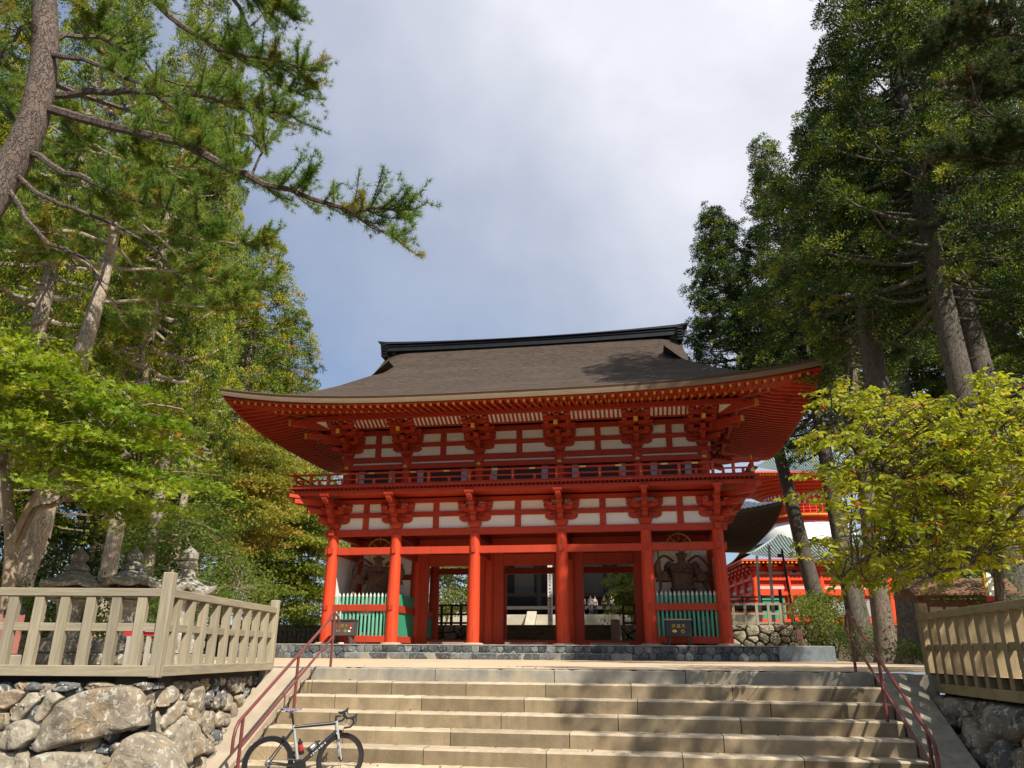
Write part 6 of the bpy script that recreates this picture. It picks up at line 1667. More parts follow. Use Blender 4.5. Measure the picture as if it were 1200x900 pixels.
def conifer(name, H, cb, Rm, tr, nl, seed, barkm, leafm, ln=.2, wd=.085, m=34, cr=.42, tmean=.5, tvar=.2, sparse=1.0, lean=(0, 0), shape=.75, dead=6, leafsh=T_DIAMOND, bend=.1):
    rg = np.random.default_rng(seed)
    root = bpy.data.objects.new(name, None); col.objects.link(root)
    b = MB()
    zs = np.linspace(0, H * .97, 12)
    ph = rg.uniform(0, 6.28, 2)
    ax = lambda z: np.array([lean[0] * z + bend * math.sin(z * .23 + ph[0]) * min(1, z / 6), lean[1] * z + bend * math.sin(z * .19 + ph[1]) * min(1, z / 6), z])
    rad = lambda z: max(.025, tr * (1 - z / H) ** .8 + tr * .45 * math.exp(-z / .5) * (z < 3))
    zz = np.concatenate([[-.2, .0, .25, .6, 1.2, 2.2], np.linspace(3.5, H * .98, 14)])
    b.tube([ax(z) for z in zz], [rad(max(z, 0)) for z in zz], 12)
    C = []; D = []; RR = []
    for i in range(nl):
        u = (i + rg.uniform(0, 1)) / nl
        z = cb + (H - cb) * (u ** .85) * .985
        t = (z - cb) / (H - cb)
        Lm = Rm * ((1 - t) ** shape) * min(1, .55 + t / .22) * rg.uniform(.6, 1.1) + .35
        az = i * 2.39996 + rg.normal(0, .35)
        o = np.array([math.cos(az), math.sin(az), 0.]); sd = np.array([-o[1], o[0], 0])
        dr = rg.uniform(-.12, .18) - .10 * (1 - t); a0 = ax(z)
        pts = []
        for q in np.linspace(0, 1, 5):
            pts.append(a0 + o * Lm * q + np.array([0, 0, Lm * (dr * q + (.30 * q * q - .30 * q) * .8 + .16 * q ** 3)]) + sd * Lm * .08 * math.sin(q * 3 + i))
        b.tube(pts, [max(.012, .022 * Lm * (1 - q * .85) + .008) for q in np.linspace(0, 1, 5)], 5, caps=False)
        pts = np.array(pts)
        nc = max(2, int(Lm * 3.4 * sparse))
        for k in range(nc):
            q = .28 + .74 * math.sqrt(rg.uniform(0, 1)); q = min(q, 1.03)
            f = min(q, .999) * 4; a = int(f); p = pts[a] + (pts[min(a + 1, 4)] - pts[a]) * (f - a)
            w = Lm * .28 * (1.15 - q)
            c = p + sd * rg.normal(0, w + .12) + np.array([0, 0, rg.normal(-.05, .16)]) + o * (q - 1 if q > 1 else 0)
            C.append(c); D.append(o * .8 + sd * rg.normal(0, .4) + np.array([0, 0, .25])); RR.append(cr * rg.uniform(.6, 1.25))
    for i in range(dead):
        z = cb * rg.uniform(.55, .98); az = rg.uniform(0, 6.28); l = rg.uniform(.5, 1.8)
        o = np.array([math.cos(az), math.sin(az), rg.uniform(-.2, .3)]); a0 = ax(z)
        b.tube([a0, a0 + o * l * .5, a0 + o * l + np.array([0, 0, .1])], [.03, .02, .008], 5, caps=False)
    b.build('trunk', barkm, root, smooth=True, world=False)
    C = np.array(C); D = np.array(D); RR = np.array(RR)
    tc_ = np.clip(rg.normal(tmean, tvar, len(C)), 0, 1)
    leafmesh('crown', *crown_clumps(C, D, RR, m, ln, wd, rg, tc_), leafsh, leafm, root, world=False)
    root['H'] = H
    return root
PROTOS = {}
def proto(key, **k):
    if key not in PROTOS:
        PROTOS[key] = [conifer('cedar_tree', **k), False]
    return PROTOS[key]
def put(key, loc, scale, rz, label, group, name=None):
    pr, used = PROTOS[key]
    o = pr if not used else dup(pr)
    PROTOS[key][1] = True
    o.location = loc; o.scale = (scale, scale, scale) if not hasattr(scale, '__len__') else scale; o.rotation_euler = (0, 0, rz)
    if name: o.name = name
    tag(o, label, 'tree', group)
    if 'H' in o: del o['H']
    return o
proto('A', H=30, cb=4, Rm=6.3, tr=.5, nl=190, seed=1, barkm=CEDBARK, leafm=CEDLEAF, tmean=.58, tvar=.27, m=120, ln=.15, wd=.055, cr=.55, sparse=.62)
proto('B', H=26, cb=5, Rm=5.0, tr=.42, nl=165, seed=2, barkm=CEDBARK, leafm=CEDLEAF, tmean=.54, tvar=.28, m=115, ln=.14, wd=.05, cr=.50, sparse=.66)
proto('C', H=32, cb=9, Rm=5.2, tr=.55, nl=170, seed=3, barkm=CEDBARKP, leafm=CEDLEAF, tmean=.48, tvar=.2, m=100, ln=.15, wd=.055, cr=.5, sparse=.75)
proto('D', H=32, cb=11.5, Rm=5.4, tr=.55, nl=170, seed=4, barkm=CEDBARK, leafm=CEDLEAFD, tmean=.5, tvar=.22, m=100, ln=.14, wd=.05, cr=.48, sparse=.75)
proto('S', H=19, cb=8, Rm=3.4, tr=.25, nl=60, seed=33, barkm=CEDBARK, leafm=CEDLEAF, tmean=.5, m=46, sparse=.75, ln=.16, wd=.07, cr=.4)
proto('E', H=28, cb=13, Rm=5.6, tr=.5, nl=170, seed=5, barkm=CEDBARKD, leafm=CEDLEAFD, tmean=.35, tvar=.2, m=100, ln=.15, wd=.052, cr=.5, sparse=.75)
H_ = {'S': 19, 'A': 30, 'B': 26, 'C': 32, 'D': 32, 'E': 28}
def apex(key, px, py, v, label, group, gz=0.0, wide=1.0, rz=None):
    p = at(px, py, v); s = (p.z - gz) / H_[key] / .985
    return put(key, (p.x, p.y, gz), (s * wide, s * wide, s), rng.uniform(0, 6.28) if rz is None else rz, label, group)
GL = 'tall conifers left of the gate'; GR = 'tall conifers right of the gate'
apex('A', 238, 165, 62, 'tall yellow-green cedar whose spire rises above the reaching pine bough', GL)
apex('B', 312, 285, 70, 'shorter yellow-green cedar second from the gate roof on its forest side', GL, wide=1.15)
apex('B', 346, 368, 74, 'lowest of the yellow-green cedars, its tip closest to the left roof corner', GL, wide=1.2)
apex('C', 138, 205, 40, 'tall cedar behind the leaning pale pine trunk', GL)
apex('A', 25, -30, 40, 'tallest cedar of the left grove, its top beyond the frame', GL)
apex('C', -20, 40, 34, 'cedar at the left edge behind the curved pine trunk', GL)
apex('B', 195, 215, 58, 'distant cedar between two taller ones of the left grove', GL, wide=1.3)
apex('A', 20, 150, 60, 'distant cedar filling the gap beside the curved pine', GL, wide=1.3)
apex('B', 270, 330, 84, 'distant cedar low behind the autumn maples', GL, wide=1.5)
apex('B', 110, 230, 64, 'far cedar seen through the boughs of the pale-trunked pine', GL, wide=1.5)
# right side
def trunkat(key, bx, by_, z, v, H, label, lean=None, wide=1.0, rz=0, px2=None, group=GR):
    p = at(bx, by_, v); s = H / H_[key]
    o = put(key, (p.x, p.y, z), (s * wide, s * wide, s), rz, label, group)
    return o
def trunkat(px0, py0, px1, py1, v, z0, H, r0, cb, Rm, label, seed, bm=None, lf=None, tmean=.48, nl=150, ln=.14, shape=.95):
    a = at(px0, py0, v); a.z = z0; c = at(px1, py1, v); k = (c.x - a.x) / (c.z - z0), (c.y - a.y) / (c.z - z0)
    o = conifer('cedar_tree', H, cb, Rm, r0, nl, seed, bm or CEDBARKD, lf or CEDLEAFD, ln=ln, wd=ln * .36, m=100, cr=.46, tmean=tmean, tvar=.24, lean=k, shape=shape, sparse=.72)
    o.location = (a.x, a.y, z0); tag(o, label, 'tree', GR); del o['H']; return o
trunkat(964, 722, 905, 510, 46, 1.8, 28, .50, 13.0, 5.8, 'dark leaning cedar before the red pagoda, its crown behind the right roof slope', 14, tmean=.38, nl=260)
trunkat(1012, 763, 953, 467, 37, 0, 28.5, .42, 10.5, 3.8, 'slim lichened cedar behind the top of the right handrail', 15, nl=170)
trunkat(1018, 752, 982, 590, 43, 0.2, 31, .40, 11, 4.4, 'slim dark cedar close behind the handrail cedar', 16, tmean=.36, nl=190)
trunkat(1040, 763, 1003, 500, 31, 0, 25.5, .40, 10.5, 3.2, 'cedar with a sunlit flared foot between the slim trunks and the thick one', 17, bm=CEDBARK)
trunkat(1080, 770, 1016, 355, 26, 0, 25, .60, 11.0, 4.0, 'thick dark cedar trunk beside the post of the mossy fence', 18)
trunkat(1203, 770, 1108, 345, 22, 0, 30, .50, 10.5, 4.4, 'big dark cedar leaning above the cherry tree', 19, nl=170, ln=.12, tmean=.5, shape=.75)
trunkat(1226, 768, 1128, 345, 22.8, 0, 31, .52, 11.5, 5.0, 'cedar standing shoulder to shoulder with the big one above the cherry', 20, ln=.12, shape=.75)
apex('D', 1085, 10, 42, 'very tall dark cedar behind the big leaning one', GR, gz=1.8, wide=1.1)
apex('E', 1000, 130, 62, 'dark cedar filling the middle of the right grove', GR, gz=1.8)
apex('D', 1160, -60, 50, 'dark cedar rising at the back of the right grove', GR, gz=1.8)
proto('Y', H=24, cb=5, Rm=6, tr=.45, nl=150, seed=25, barkm=CEDBARK, leafm=YGLEAF, tmean=.5, tvar=.22, m=90, ln=.17, wd=.065, cr=.5, sparse=.8); H_['Y'] = 24
apex('Y', 1185, 190, 40, 'bright yellow-green cypress behind the dark grove at the right edge', GR, gz=.5)
apex('Y', 1120, 300, 62, 'yellow-green cypress glimpsed low between the dark cedar trunks', GR, gz=1.8)
apex('Y', 1050, 310, 66, 'yellow-green conifer far behind the slim trunks', GR, gz=1.8, wide=.9)

# ------------------------------------------------------------------ pines
def spl(pts, n):
    pts = np.array(pts, float); k = len(pts); out = []
    for u in np.linspace(0, k - 1, n):
        i = min(int(u), k - 2); t = u - i
        p0, p1, p2, p3 = pts[max(i - 1, 0)], pts[i], pts[i + 1], pts[min(i + 2, k - 1)]
        out.append(.5 * ((2 * p1) + (-p0 + p2) * t + (2 * p0 - 5 * p1 + 4 * p2 - p3) * t * t + (-p0 + 3 * p1 - 3 * p2 + p3) * t ** 3))
    return np.array(out)
def pine(base, trunk, tr, branches, label, group, barkm, leafm, seed, needle=.12, nw=.008, per=20, dens=1.0, tmean=.45, taper=.5, twl=(.4, 1.1), name='pine_tree'):
    rg = np.random.default_rng(seed)
    root = empty(name, base, label, 'tree', group)
    b = MB(); b.tube(spl(trunk, 26), np.linspace(tr, tr * taper, 26), 14)
    TP = []; TA = []; TT = []
    bt = MB()
    for pts, r0, start, live in branches:
        sp = spl(pts, 16); L_ = np.linalg.norm(np.diff(sp, axis=0), axis=1).sum()
        sp[1:-1] += rg.normal(0, .012 * L_ ** .5, (14, 3))
        bt.tube(sp, np.linspace(r0, max(.010, r0 * .15), 16), 6, caps=False)
        ns = int(L_ * 10 * dens * (1 if live else .35))
        for i in range(ns):
            q = start + (1 - start) * rg.uniform(0, 1) ** .85; f = q * 14.99; a = int(f); p = sp[a] + (sp[a + 1] - sp[a]) * (f - a)
            d = nrm(sp[min(a + 1, 15)] - sp[a]); side = nrm(np.cross(d, [0, 0, 1.])) * (1 if i % 2 else -1)
            l = rg.uniform(*twl) * (1.15 - .55 * q)
            dr = nrm(d * rg.uniform(.35, 1.0) + side * rg.uniform(.3, 1.0) + np.array([0, 0, rg.uniform(-.15, .5)]))
            e = p + dr * l + np.array([0, 0, l * rg.uniform(0, .22)])
            mpt = p + dr * l * .5 + np.array([0, 0, -.02])
            tw = spl([p, mpt, e], 6); bt.tube(tw, np.linspace(.013, .005, 6), 4, caps=False)
            if not live: continue
            tt = np.clip(rg.normal(tmean, .16), 0, 1)
            if rg.random() < .06: tt = .96
            for tq in np.arange(.22, 1.01, .095):
                f2 = min(tq, .999) * 5; a2 = int(f2); c = tw[a2] + (tw[a2 + 1] - tw[a2]) * (f2 - a2)
                TP.append(c); TA.append(nrm(tw[a2 + 1] - tw[a2] + np.array([0, 0, .1]))); TT.append(tt)
                if rg.random() < .42:
                    sdir_ = nrm(dr * .6 + rg.normal(size=3) * .7 + np.array([0, 0, .25])); l2 = rg.uniform(.1, .28)
                    for w_ in (.5, 1.0): TP.append(c + sdir_ * l2 * w_); TA.append(sdir_); TT.append(tt)
    TP = np.array(TP); TA = np.array(TA); TT = np.array(TT)
    K = len(TP); m = per
    P = np.repeat(TP, m, 0) + rg.normal(0, .012, (K * m, 3)); A = np.repeat(TA, m, 0)
    U = nrm(A * .62 + rvec(K * m, rg) * .85); W = rg.normal(size=(K * m, 3))
    tint = np.clip(np.repeat(TT, m) + rg.normal(0, .10, K * m), 0, 1)
    b.v, b.f, b.m = b.v, b.f, b.m
    o = len(b.v); b.v += bt.v; b.f += [tuple(i + o for i in f) for f in bt.f]; b.m += bt.m
    b.build('trunk', barkm, root, smooth=True)
    leafmesh('crown', P, U, W, rg.uniform(needle * .7, needle * 1.15, K * m), np.full(K * m, nw), tint, T_NEEDLE, leafm, root)
    return root
A3 = lambda L_: [np.array(at(*q)) for q in L_]
tp = A3([(-230, 700, 11.2), (-150, 500, 12), (-60, 310, 12.7), (0, 218, 13), (36, 150, 13), (52, 75, 13), (52, 0, 13), (47, -90, 13), (60, -220, 13), (80, -330, 13)])
tp[0][2] = -.1
pine((tp[0][0], tp[0][1], 0), tp, .37, [
    (A3([(66, 112, 13), (150, 108, 12.6), (230, 112, 12.2), (290, 121, 12), (345, 138, 11.8)]), .085, .2, True),
    (A3([(60, 128, 13), (130, 150, 12.3), (200, 165, 11.8), (260, 190, 11.5), (300, 212, 11.3), (350, 226, 11.2), (405, 245, 11.1), (440, 248, 11), (474, 246, 11)]), .10, .12, True),
    (A3([(405, 246, 11.1), (435, 264, 11), (464, 280, 11)]), .03, .15, True),
    (A3([(292, 210, 11.3), (306, 180, 11.2), (316, 150, 11.2)]), .028, .2, True),
    (A3([(50, -60, 13), (140, -30, 12.5), (200, 20, 12), (260, 58, 12), (320, 70, 11.8), (356, 76, 11.7)]), .09, .25, True),
    (A3([(48, -90, 13), (160, -90, 12.5), (260, -30, 12), (300, -2, 12), (332, 8, 12)]), .08, .3, True),
    (A3([(250, -40, 12), (285, 20, 12.2), (300, 60, 12.3), (330, 105, 12.4), (354, 98, 12.4)]), .05, .2, True),
    (A3([(38, 180, 13), (90, 208, 12), (150, 230, 11.5), (200, 245, 11.3), (236, 262, 11.2)]), .07, .25, True),
    (A3([(30, 160, 13), (0, 120, 13), (-60, 90, 13.5)]), .09, .1, True),
    (A3([(55, 50, 13), (100, 40, 13.5), (150, 60, 14), (200, 95, 14.2), (265, 100, 14.4)]), .07, .2, True),
    (A3([(58, 95, 13), (120, 120, 14), (180, 140, 14.5), (245, 150, 15), (300, 160, 15)]), .07, .2, True),
    (A3([(48, -30, 13), (10, 0, 12.5), (-20, 40, 12.2), (-10, 80, 12)]), .07, .1, True),
    (A3([(50, 20, 13), (20, 40, 14), (0, 70, 14.5), (10, 110, 15)]), .06, .1, True),
    (A3([(52, 60, 13), (110, 75, 12.4), (170, 100, 12), (215, 135, 11.8), (240, 170, 11.7)]), .06, .2, True),
    (A3([(10, 222, 13), (50, 280, 12.4), (95, 300, 12), (128, 352, 12)]), .05, .2, False),
    (A3([(20, 205, 13), (70, 240, 12.2), (130, 260, 12), (190, 300, 12), (215, 330, 12)]), .045, .3, False),
], 'near red pine with a thick curved trunk and a long bough reaching over the sky', 'red pines', PINEBARK, PINELEAF, 41, tmean=.45, dens=.78, nw=.009)
# slimmer pale-trunked pine behind the maple
tp = A3([(12, 752, 18), (20, 690, 18), (50, 600, 18), (72, 510, 18), (95, 420, 18), (112, 360, 18), (128, 300, 18), (141, 240, 18), (152, 180, 18), (158, 120, 18)]); tp[0][2] = -.05
rg_ = np.random.default_rng(77); br = []
for i in range(24):
    q = .58 + .42 * (i + .5) / 24; sp_ = spl(tp, 40); p = sp_[int(q * 39)]; az = i * 2.4 + rg_.normal(0, .3); l = rg_.uniform(2.0, 4.6) * (1.15 - .5 * (q - .5))
    o = np.array([math.cos(az), math.sin(az), rg_.uniform(-.15, .25)])
    br.append(([p, p + o * l * .4 + np.array([0, 0, .15]), p + o * l * .75, p + o * l + np.array([0, 0, .25])], .05, .25, True))
pine((tp[0][0], tp[0][1], 0), tp, .34, br, 'pine with a pale straight leaning trunk behind the green maple', 'red pines', CEDBARKP, PINELEAF, 42, tmean=.58, per=20, dens=.85, needle=.15, nw=.015, taper=.12)
# pine whose boughs come in at the upper right
tp = A3([(1420, 760, 15), (1400, 500, 15.5), (1375, 300, 16), (1350, 120, 16), (1330, -60, 16), (1310, -220, 16)]); tp[0][2] = -.1
def rb(*q): return A3(q)
pine((tp[0][0], tp[0][1], 0), tp, .4, [
    (rb((1380, 260, 16), (1270, 200, 15.6), (1200, 192, 15.3), (1150, 182, 15), (1112, 178, 14.8)), .09, .35, True),
    (rb((1365, 190, 16), (1260, 130, 15.5), (1200, 105, 15.2), (1160, 105, 15), (1128, 92, 14.8)), .09, .35, True),
    (rb((1350, 120, 16), (1260, 60, 15.5), (1180, 40, 15.2), (1120, 50, 15), (1085, 62, 14.8)), .09, .3, True),
    (rb((1340, 40, 16), (1260, 10, 15.5), (1200, 10, 15), (1140, 20, 14.7), (1100, 35, 14.5)), .08, .3, True),
    (rb((1330, -40, 16), (1260, -60, 15.5), (1190, -40, 15), (1130, -10, 14.6)), .08, .3, True),
    (rb((1365, 180, 16), (1290, 190, 15), (1220, 172, 14.6), (1180, 160, 14.4)), .07, .4, True),
    (rb((1250, 70, 15.5), (1210, 60, 15.2), (1170, 70, 14.8), (1150, 100, 14.6)), .05, .2, True),
    (rb((1370, 210, 16), (1250, 190, 15), (1190, 155, 14.8), (1145, 120, 14.5), (1130, 118, 14.4)), .04, .5, False),
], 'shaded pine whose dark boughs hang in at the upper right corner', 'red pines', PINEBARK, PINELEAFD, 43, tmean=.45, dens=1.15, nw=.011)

# ------------------------------------------------------------------ layered broadleaf trees
def inpoly(p, poly):
    x, y = p; c = False; j = len(poly) - 1
    for i in range(len(poly)):
        if (poly[i][1] > y) != (poly[j][1] > y) and x < (poly[j][0] - poly[i][0]) * (y - poly[i][1]) / (poly[j][1] - poly[i][1]) + poly[i][0]: c = not c
        j = i
    return c
def polypts(poly, n, rg, vr):
    xs = [p[0] for p in poly]; ys = [p[1] for p in poly]; out = []; best = []
    while len(out) < n:
        cand = []
        for _ in range(6):
            while True:
                q = (rg.uniform(min(xs), max(xs)), rg.uniform(min(ys), max(ys)))
                if inpoly(q, poly): break
            cand.append((q[0], q[1], rg.uniform(*vr)))
        if out:
            o = np.array(out); s = np.array([1, 1, 25.])
            cand.sort(key=lambda c: -np.min(np.linalg.norm((o - np.array(c)) * s, axis=1)))
        out.append(cand[0])
    return [np.array(at(*q)) for q in out]
def pad_tree(name, base, label, group, limbs, pads, rad, thick, nleaf, ls, tmpl, leafm, barkm, seed, tmean=.5, tvar=.16, aspect=.9, cat='tree', droop=.25, tilt=.6, parts=('trunk', 'crown')):
    rg = np.random.default_rng(seed)
    root = empty(name, base, label, cat, group)
    b = MB(); LP = []
    for pts, r0, r1 in limbs:
        sp = spl(pts, 14); b.tube(sp, np.linspace(r0, r1, 14), 8); LP += list(sp[3:])
    LP = np.array(LP)
    PP = []; UU = []; TT = []
    cen = np.mean(LP, 0)
    for c in pads:
        d = np.linalg.norm(LP - c, axis=1); a = LP[np.argmin(d + np.maximum(0, LP[:, 2] - c[2]) * .8)]
        mid = (a + c) / 2 + np.array([0, 0, .12 * np.linalg.norm(a - c)]) + rg.normal(0, .06, 3)
        sp = spl([a, mid, c], 7); b.tube(sp, np.linspace(.028, .008, 7), 5, caps=False)
        out = c - cen; out[2] = 0; out = nrm(out)
        r = rad * rg.uniform(.7, 1.25); n = int(nleaf * rg.uniform(.7, 1.2) * (r / rad) ** 2)
        # several small sprays inside the pad keep it uneven
        k = 9; sc_ = rg.normal(size=(k, 3)) * np.array([r * .55, r * .55, thick * .7])
        for q in sc_: b.tube([c, c + q * .5 + np.array([0, 0, .03]), c + q], [.008, .006, .003], 4, caps=False)
        w = rg.integers(0, k, n)
        loc = sc_[w] + rg.normal(size=(n, 3)) * np.array([r * .27, r * .27, thick * .42])
        loc[:, 2] -= droop * (loc[:, 0] * out[0] + loc[:, 1] * out[1]).clip(-1, 2)
        PP.append(c + loc); ang = rg.uniform(0, 6.28, n)
        U = np.stack([np.cos(ang), np.sin(ang), rg.normal(-.25, .3, n)], 1) + out * .35
        UU.append(U); TT.append(np.clip(rg.normal(tmean, tvar) + rg.normal(0, .12, n), 0, 1))
    P = np.concatenate(PP); U = np.concatenate(UU); T = np.concatenate(TT); n = len(P)
    up_ = nrm(np.array([0, 0, 1.]) + rg.normal(0, tilt, (n, 3))); W = np.cross(up_, U)
    Ls = rg.uniform(ls * .7, ls * 1.25, n)
    b.build(parts[0], barkm, root, smooth=True)
    leafmesh(parts[1], P, U, W, Ls, Ls * aspect, T, tmpl, leafm, root)
    return root
rg_ = np.random.default_rng(5)
mp_poly = [(-60, 395), (-10, 393), (25, 400), (65, 425), (115, 450), (165, 470), (205, 500), (202, 520), (185, 540), (195, 565), (160, 580), (130, 592), (95, 582), (60, 560), (25, 520), (-60, 500)]
mtp = A3([(3, 775, 13.6), (10, 690, 13.6), (13, 640, 13.6), (9, 590, 13.6), (5, 545, 13.6), (2, 500, 13.7), (-2, 450, 13.8), (4, 410, 14)]); mtp[0][2] = -.05
pad_tree('maple_tree', tuple(mtp[0] * np.array([1, 1, 0])), 'bright green maple with layered leaves leaning over the pale fence', 'maples',
    [(mtp, .125, .04), (A3([(12, 640, 13.6), (40, 582, 13.4), (76, 540, 13.2), (120, 505, 13), (165, 475, 12.8), (215, 480, 12.6)]), .06, .015),
     (A3([(13, 655, 13.6), (38, 600, 13.8), (62, 592, 14), (100, 570, 14.2), (150, 560, 14.4), (200, 550, 14.5)]), .07, .02),
     (A3([(3, 510, 13.7), (30, 455, 13.9), (60, 425, 14.2), (110, 440, 14.6)]), .05, .015), (A3([(6, 560, 13.6), (-30, 500, 13.2), (-60, 450, 13)]), .06, .02)],
    polypts(mp_poly, 70, rg_, (12.2, 15.6)), .78, .10, 430, .105, T_MAPLE, MAPLELEAF, MAPLEBARK, 51, tmean=.48, tvar=.13, aspect=.95)
# turning maples by the gate's left corner
def small_tree(label, poly, vr, npad, rad, nleaf, ls, bx, by_, bv, gz, leafm, seed, tmean, tmpl=T_MAPLE, group='maples', name='maple_tree', nl=5, tilt=1.1, thick=.30):
    rg = np.random.default_rng(seed); pads = polypts(poly, npad, rg, vr)
    p0 = np.array(at(bx, by_, bv)); p0[2] = gz; c = np.mean(pads, 0); top = pads[int(np.argmax([p[2] for p in pads]))]
    limbs = [([p0, p0 * .6 + c * .4 + rg.normal(0, .15, 3), c, (c + top) / 2, top], .11, .02)]
    for i in range(nl):
        e = pads[rg.integers(0, npad)]; m_ = p0 * .62 + c * .38
        limbs.append(([m_, (m_ + e) / 2 + np.array([0, 0, .3]), e], .05, .012))
    return pad_tree(name, (p0[0], p0[1], gz), label, group, limbs, pads, rad, thick, nleaf, ls, tmpl, leafm, TWIG if leafm is AUTLEAF else MAPLEBARK, seed + 1, tmean=tmean, tilt=tilt)
small_tree('maple turning orange at its top, below the left roof corner', [(248, 560), (262, 520), (290, 498), (318, 505), (335, 545), (325, 600), (300, 640), (262, 640), (240, 610)], (50, 57), 44, 1.7, 760, .19, 262, 742, 52, 1.8, AUTLEAF, 61, .5)
small_tree('yellow-green maple brushing the front left gate column', [(305, 600), (340, 575), (372, 610), (386, 650), (384, 700), (350, 725), (310, 715), (290, 670)], (60, 67), 52, 1.9, 900, .20, 325, 742, 63, 1.8, AUTLEAF, 63, .28)
small_tree('low green maple in the shade behind the lanterns', [(170, 640), (215, 590), (250, 610), (285, 660), (290, 715), (230, 720), (185, 700)], (24, 29), 34, .9, 480, .10, 232, 750, 26, 0, SHRUBLEAF, 65, .45)
small_tree('young green tree left of the orange maple', [(205, 560), (235, 500), (262, 520), (262, 590), (240, 640), (205, 630)], (38, 43), 28, 1.15, 480, .13, 230, 745, 40, 0, SHRUBLEAF, 67, .35)
small_tree('green shrub tree between the gate corner and the forest', [(345, 560), (380, 585), (388, 640), (368, 640), (340, 600)], (62, 68), 24, 1.6, 560, .20, 352, 742, 64, 1.8, SHRUBLEAF, 69, .6, tmpl=T_DIAMOND)
# trees seen through the gate's passages
small_tree('leafy green tree seen through the left passage', [(508, 655), (555, 655), (560, 715), (508, 720)], (58, 66), 26, 1.3, 420, .17, 520, 735, 62, 1.8, SHRUBLEAF, 71, .72, tmpl=T_DIAMOND, group='trees behind the gate', name='broadleaf_tree')
small_tree('small bright tree by the stone post in the right passage', [(722, 682), (738, 668), (752, 672), (752, 715), (730, 712)], (52, 55), 22, .8, 420, .13, 742, 735, 53.5, 1.8, SHRUBLEAF, 73, .65, tmpl=T_DIAMOND, group='trees behind the gate', name='broadleaf_tree')

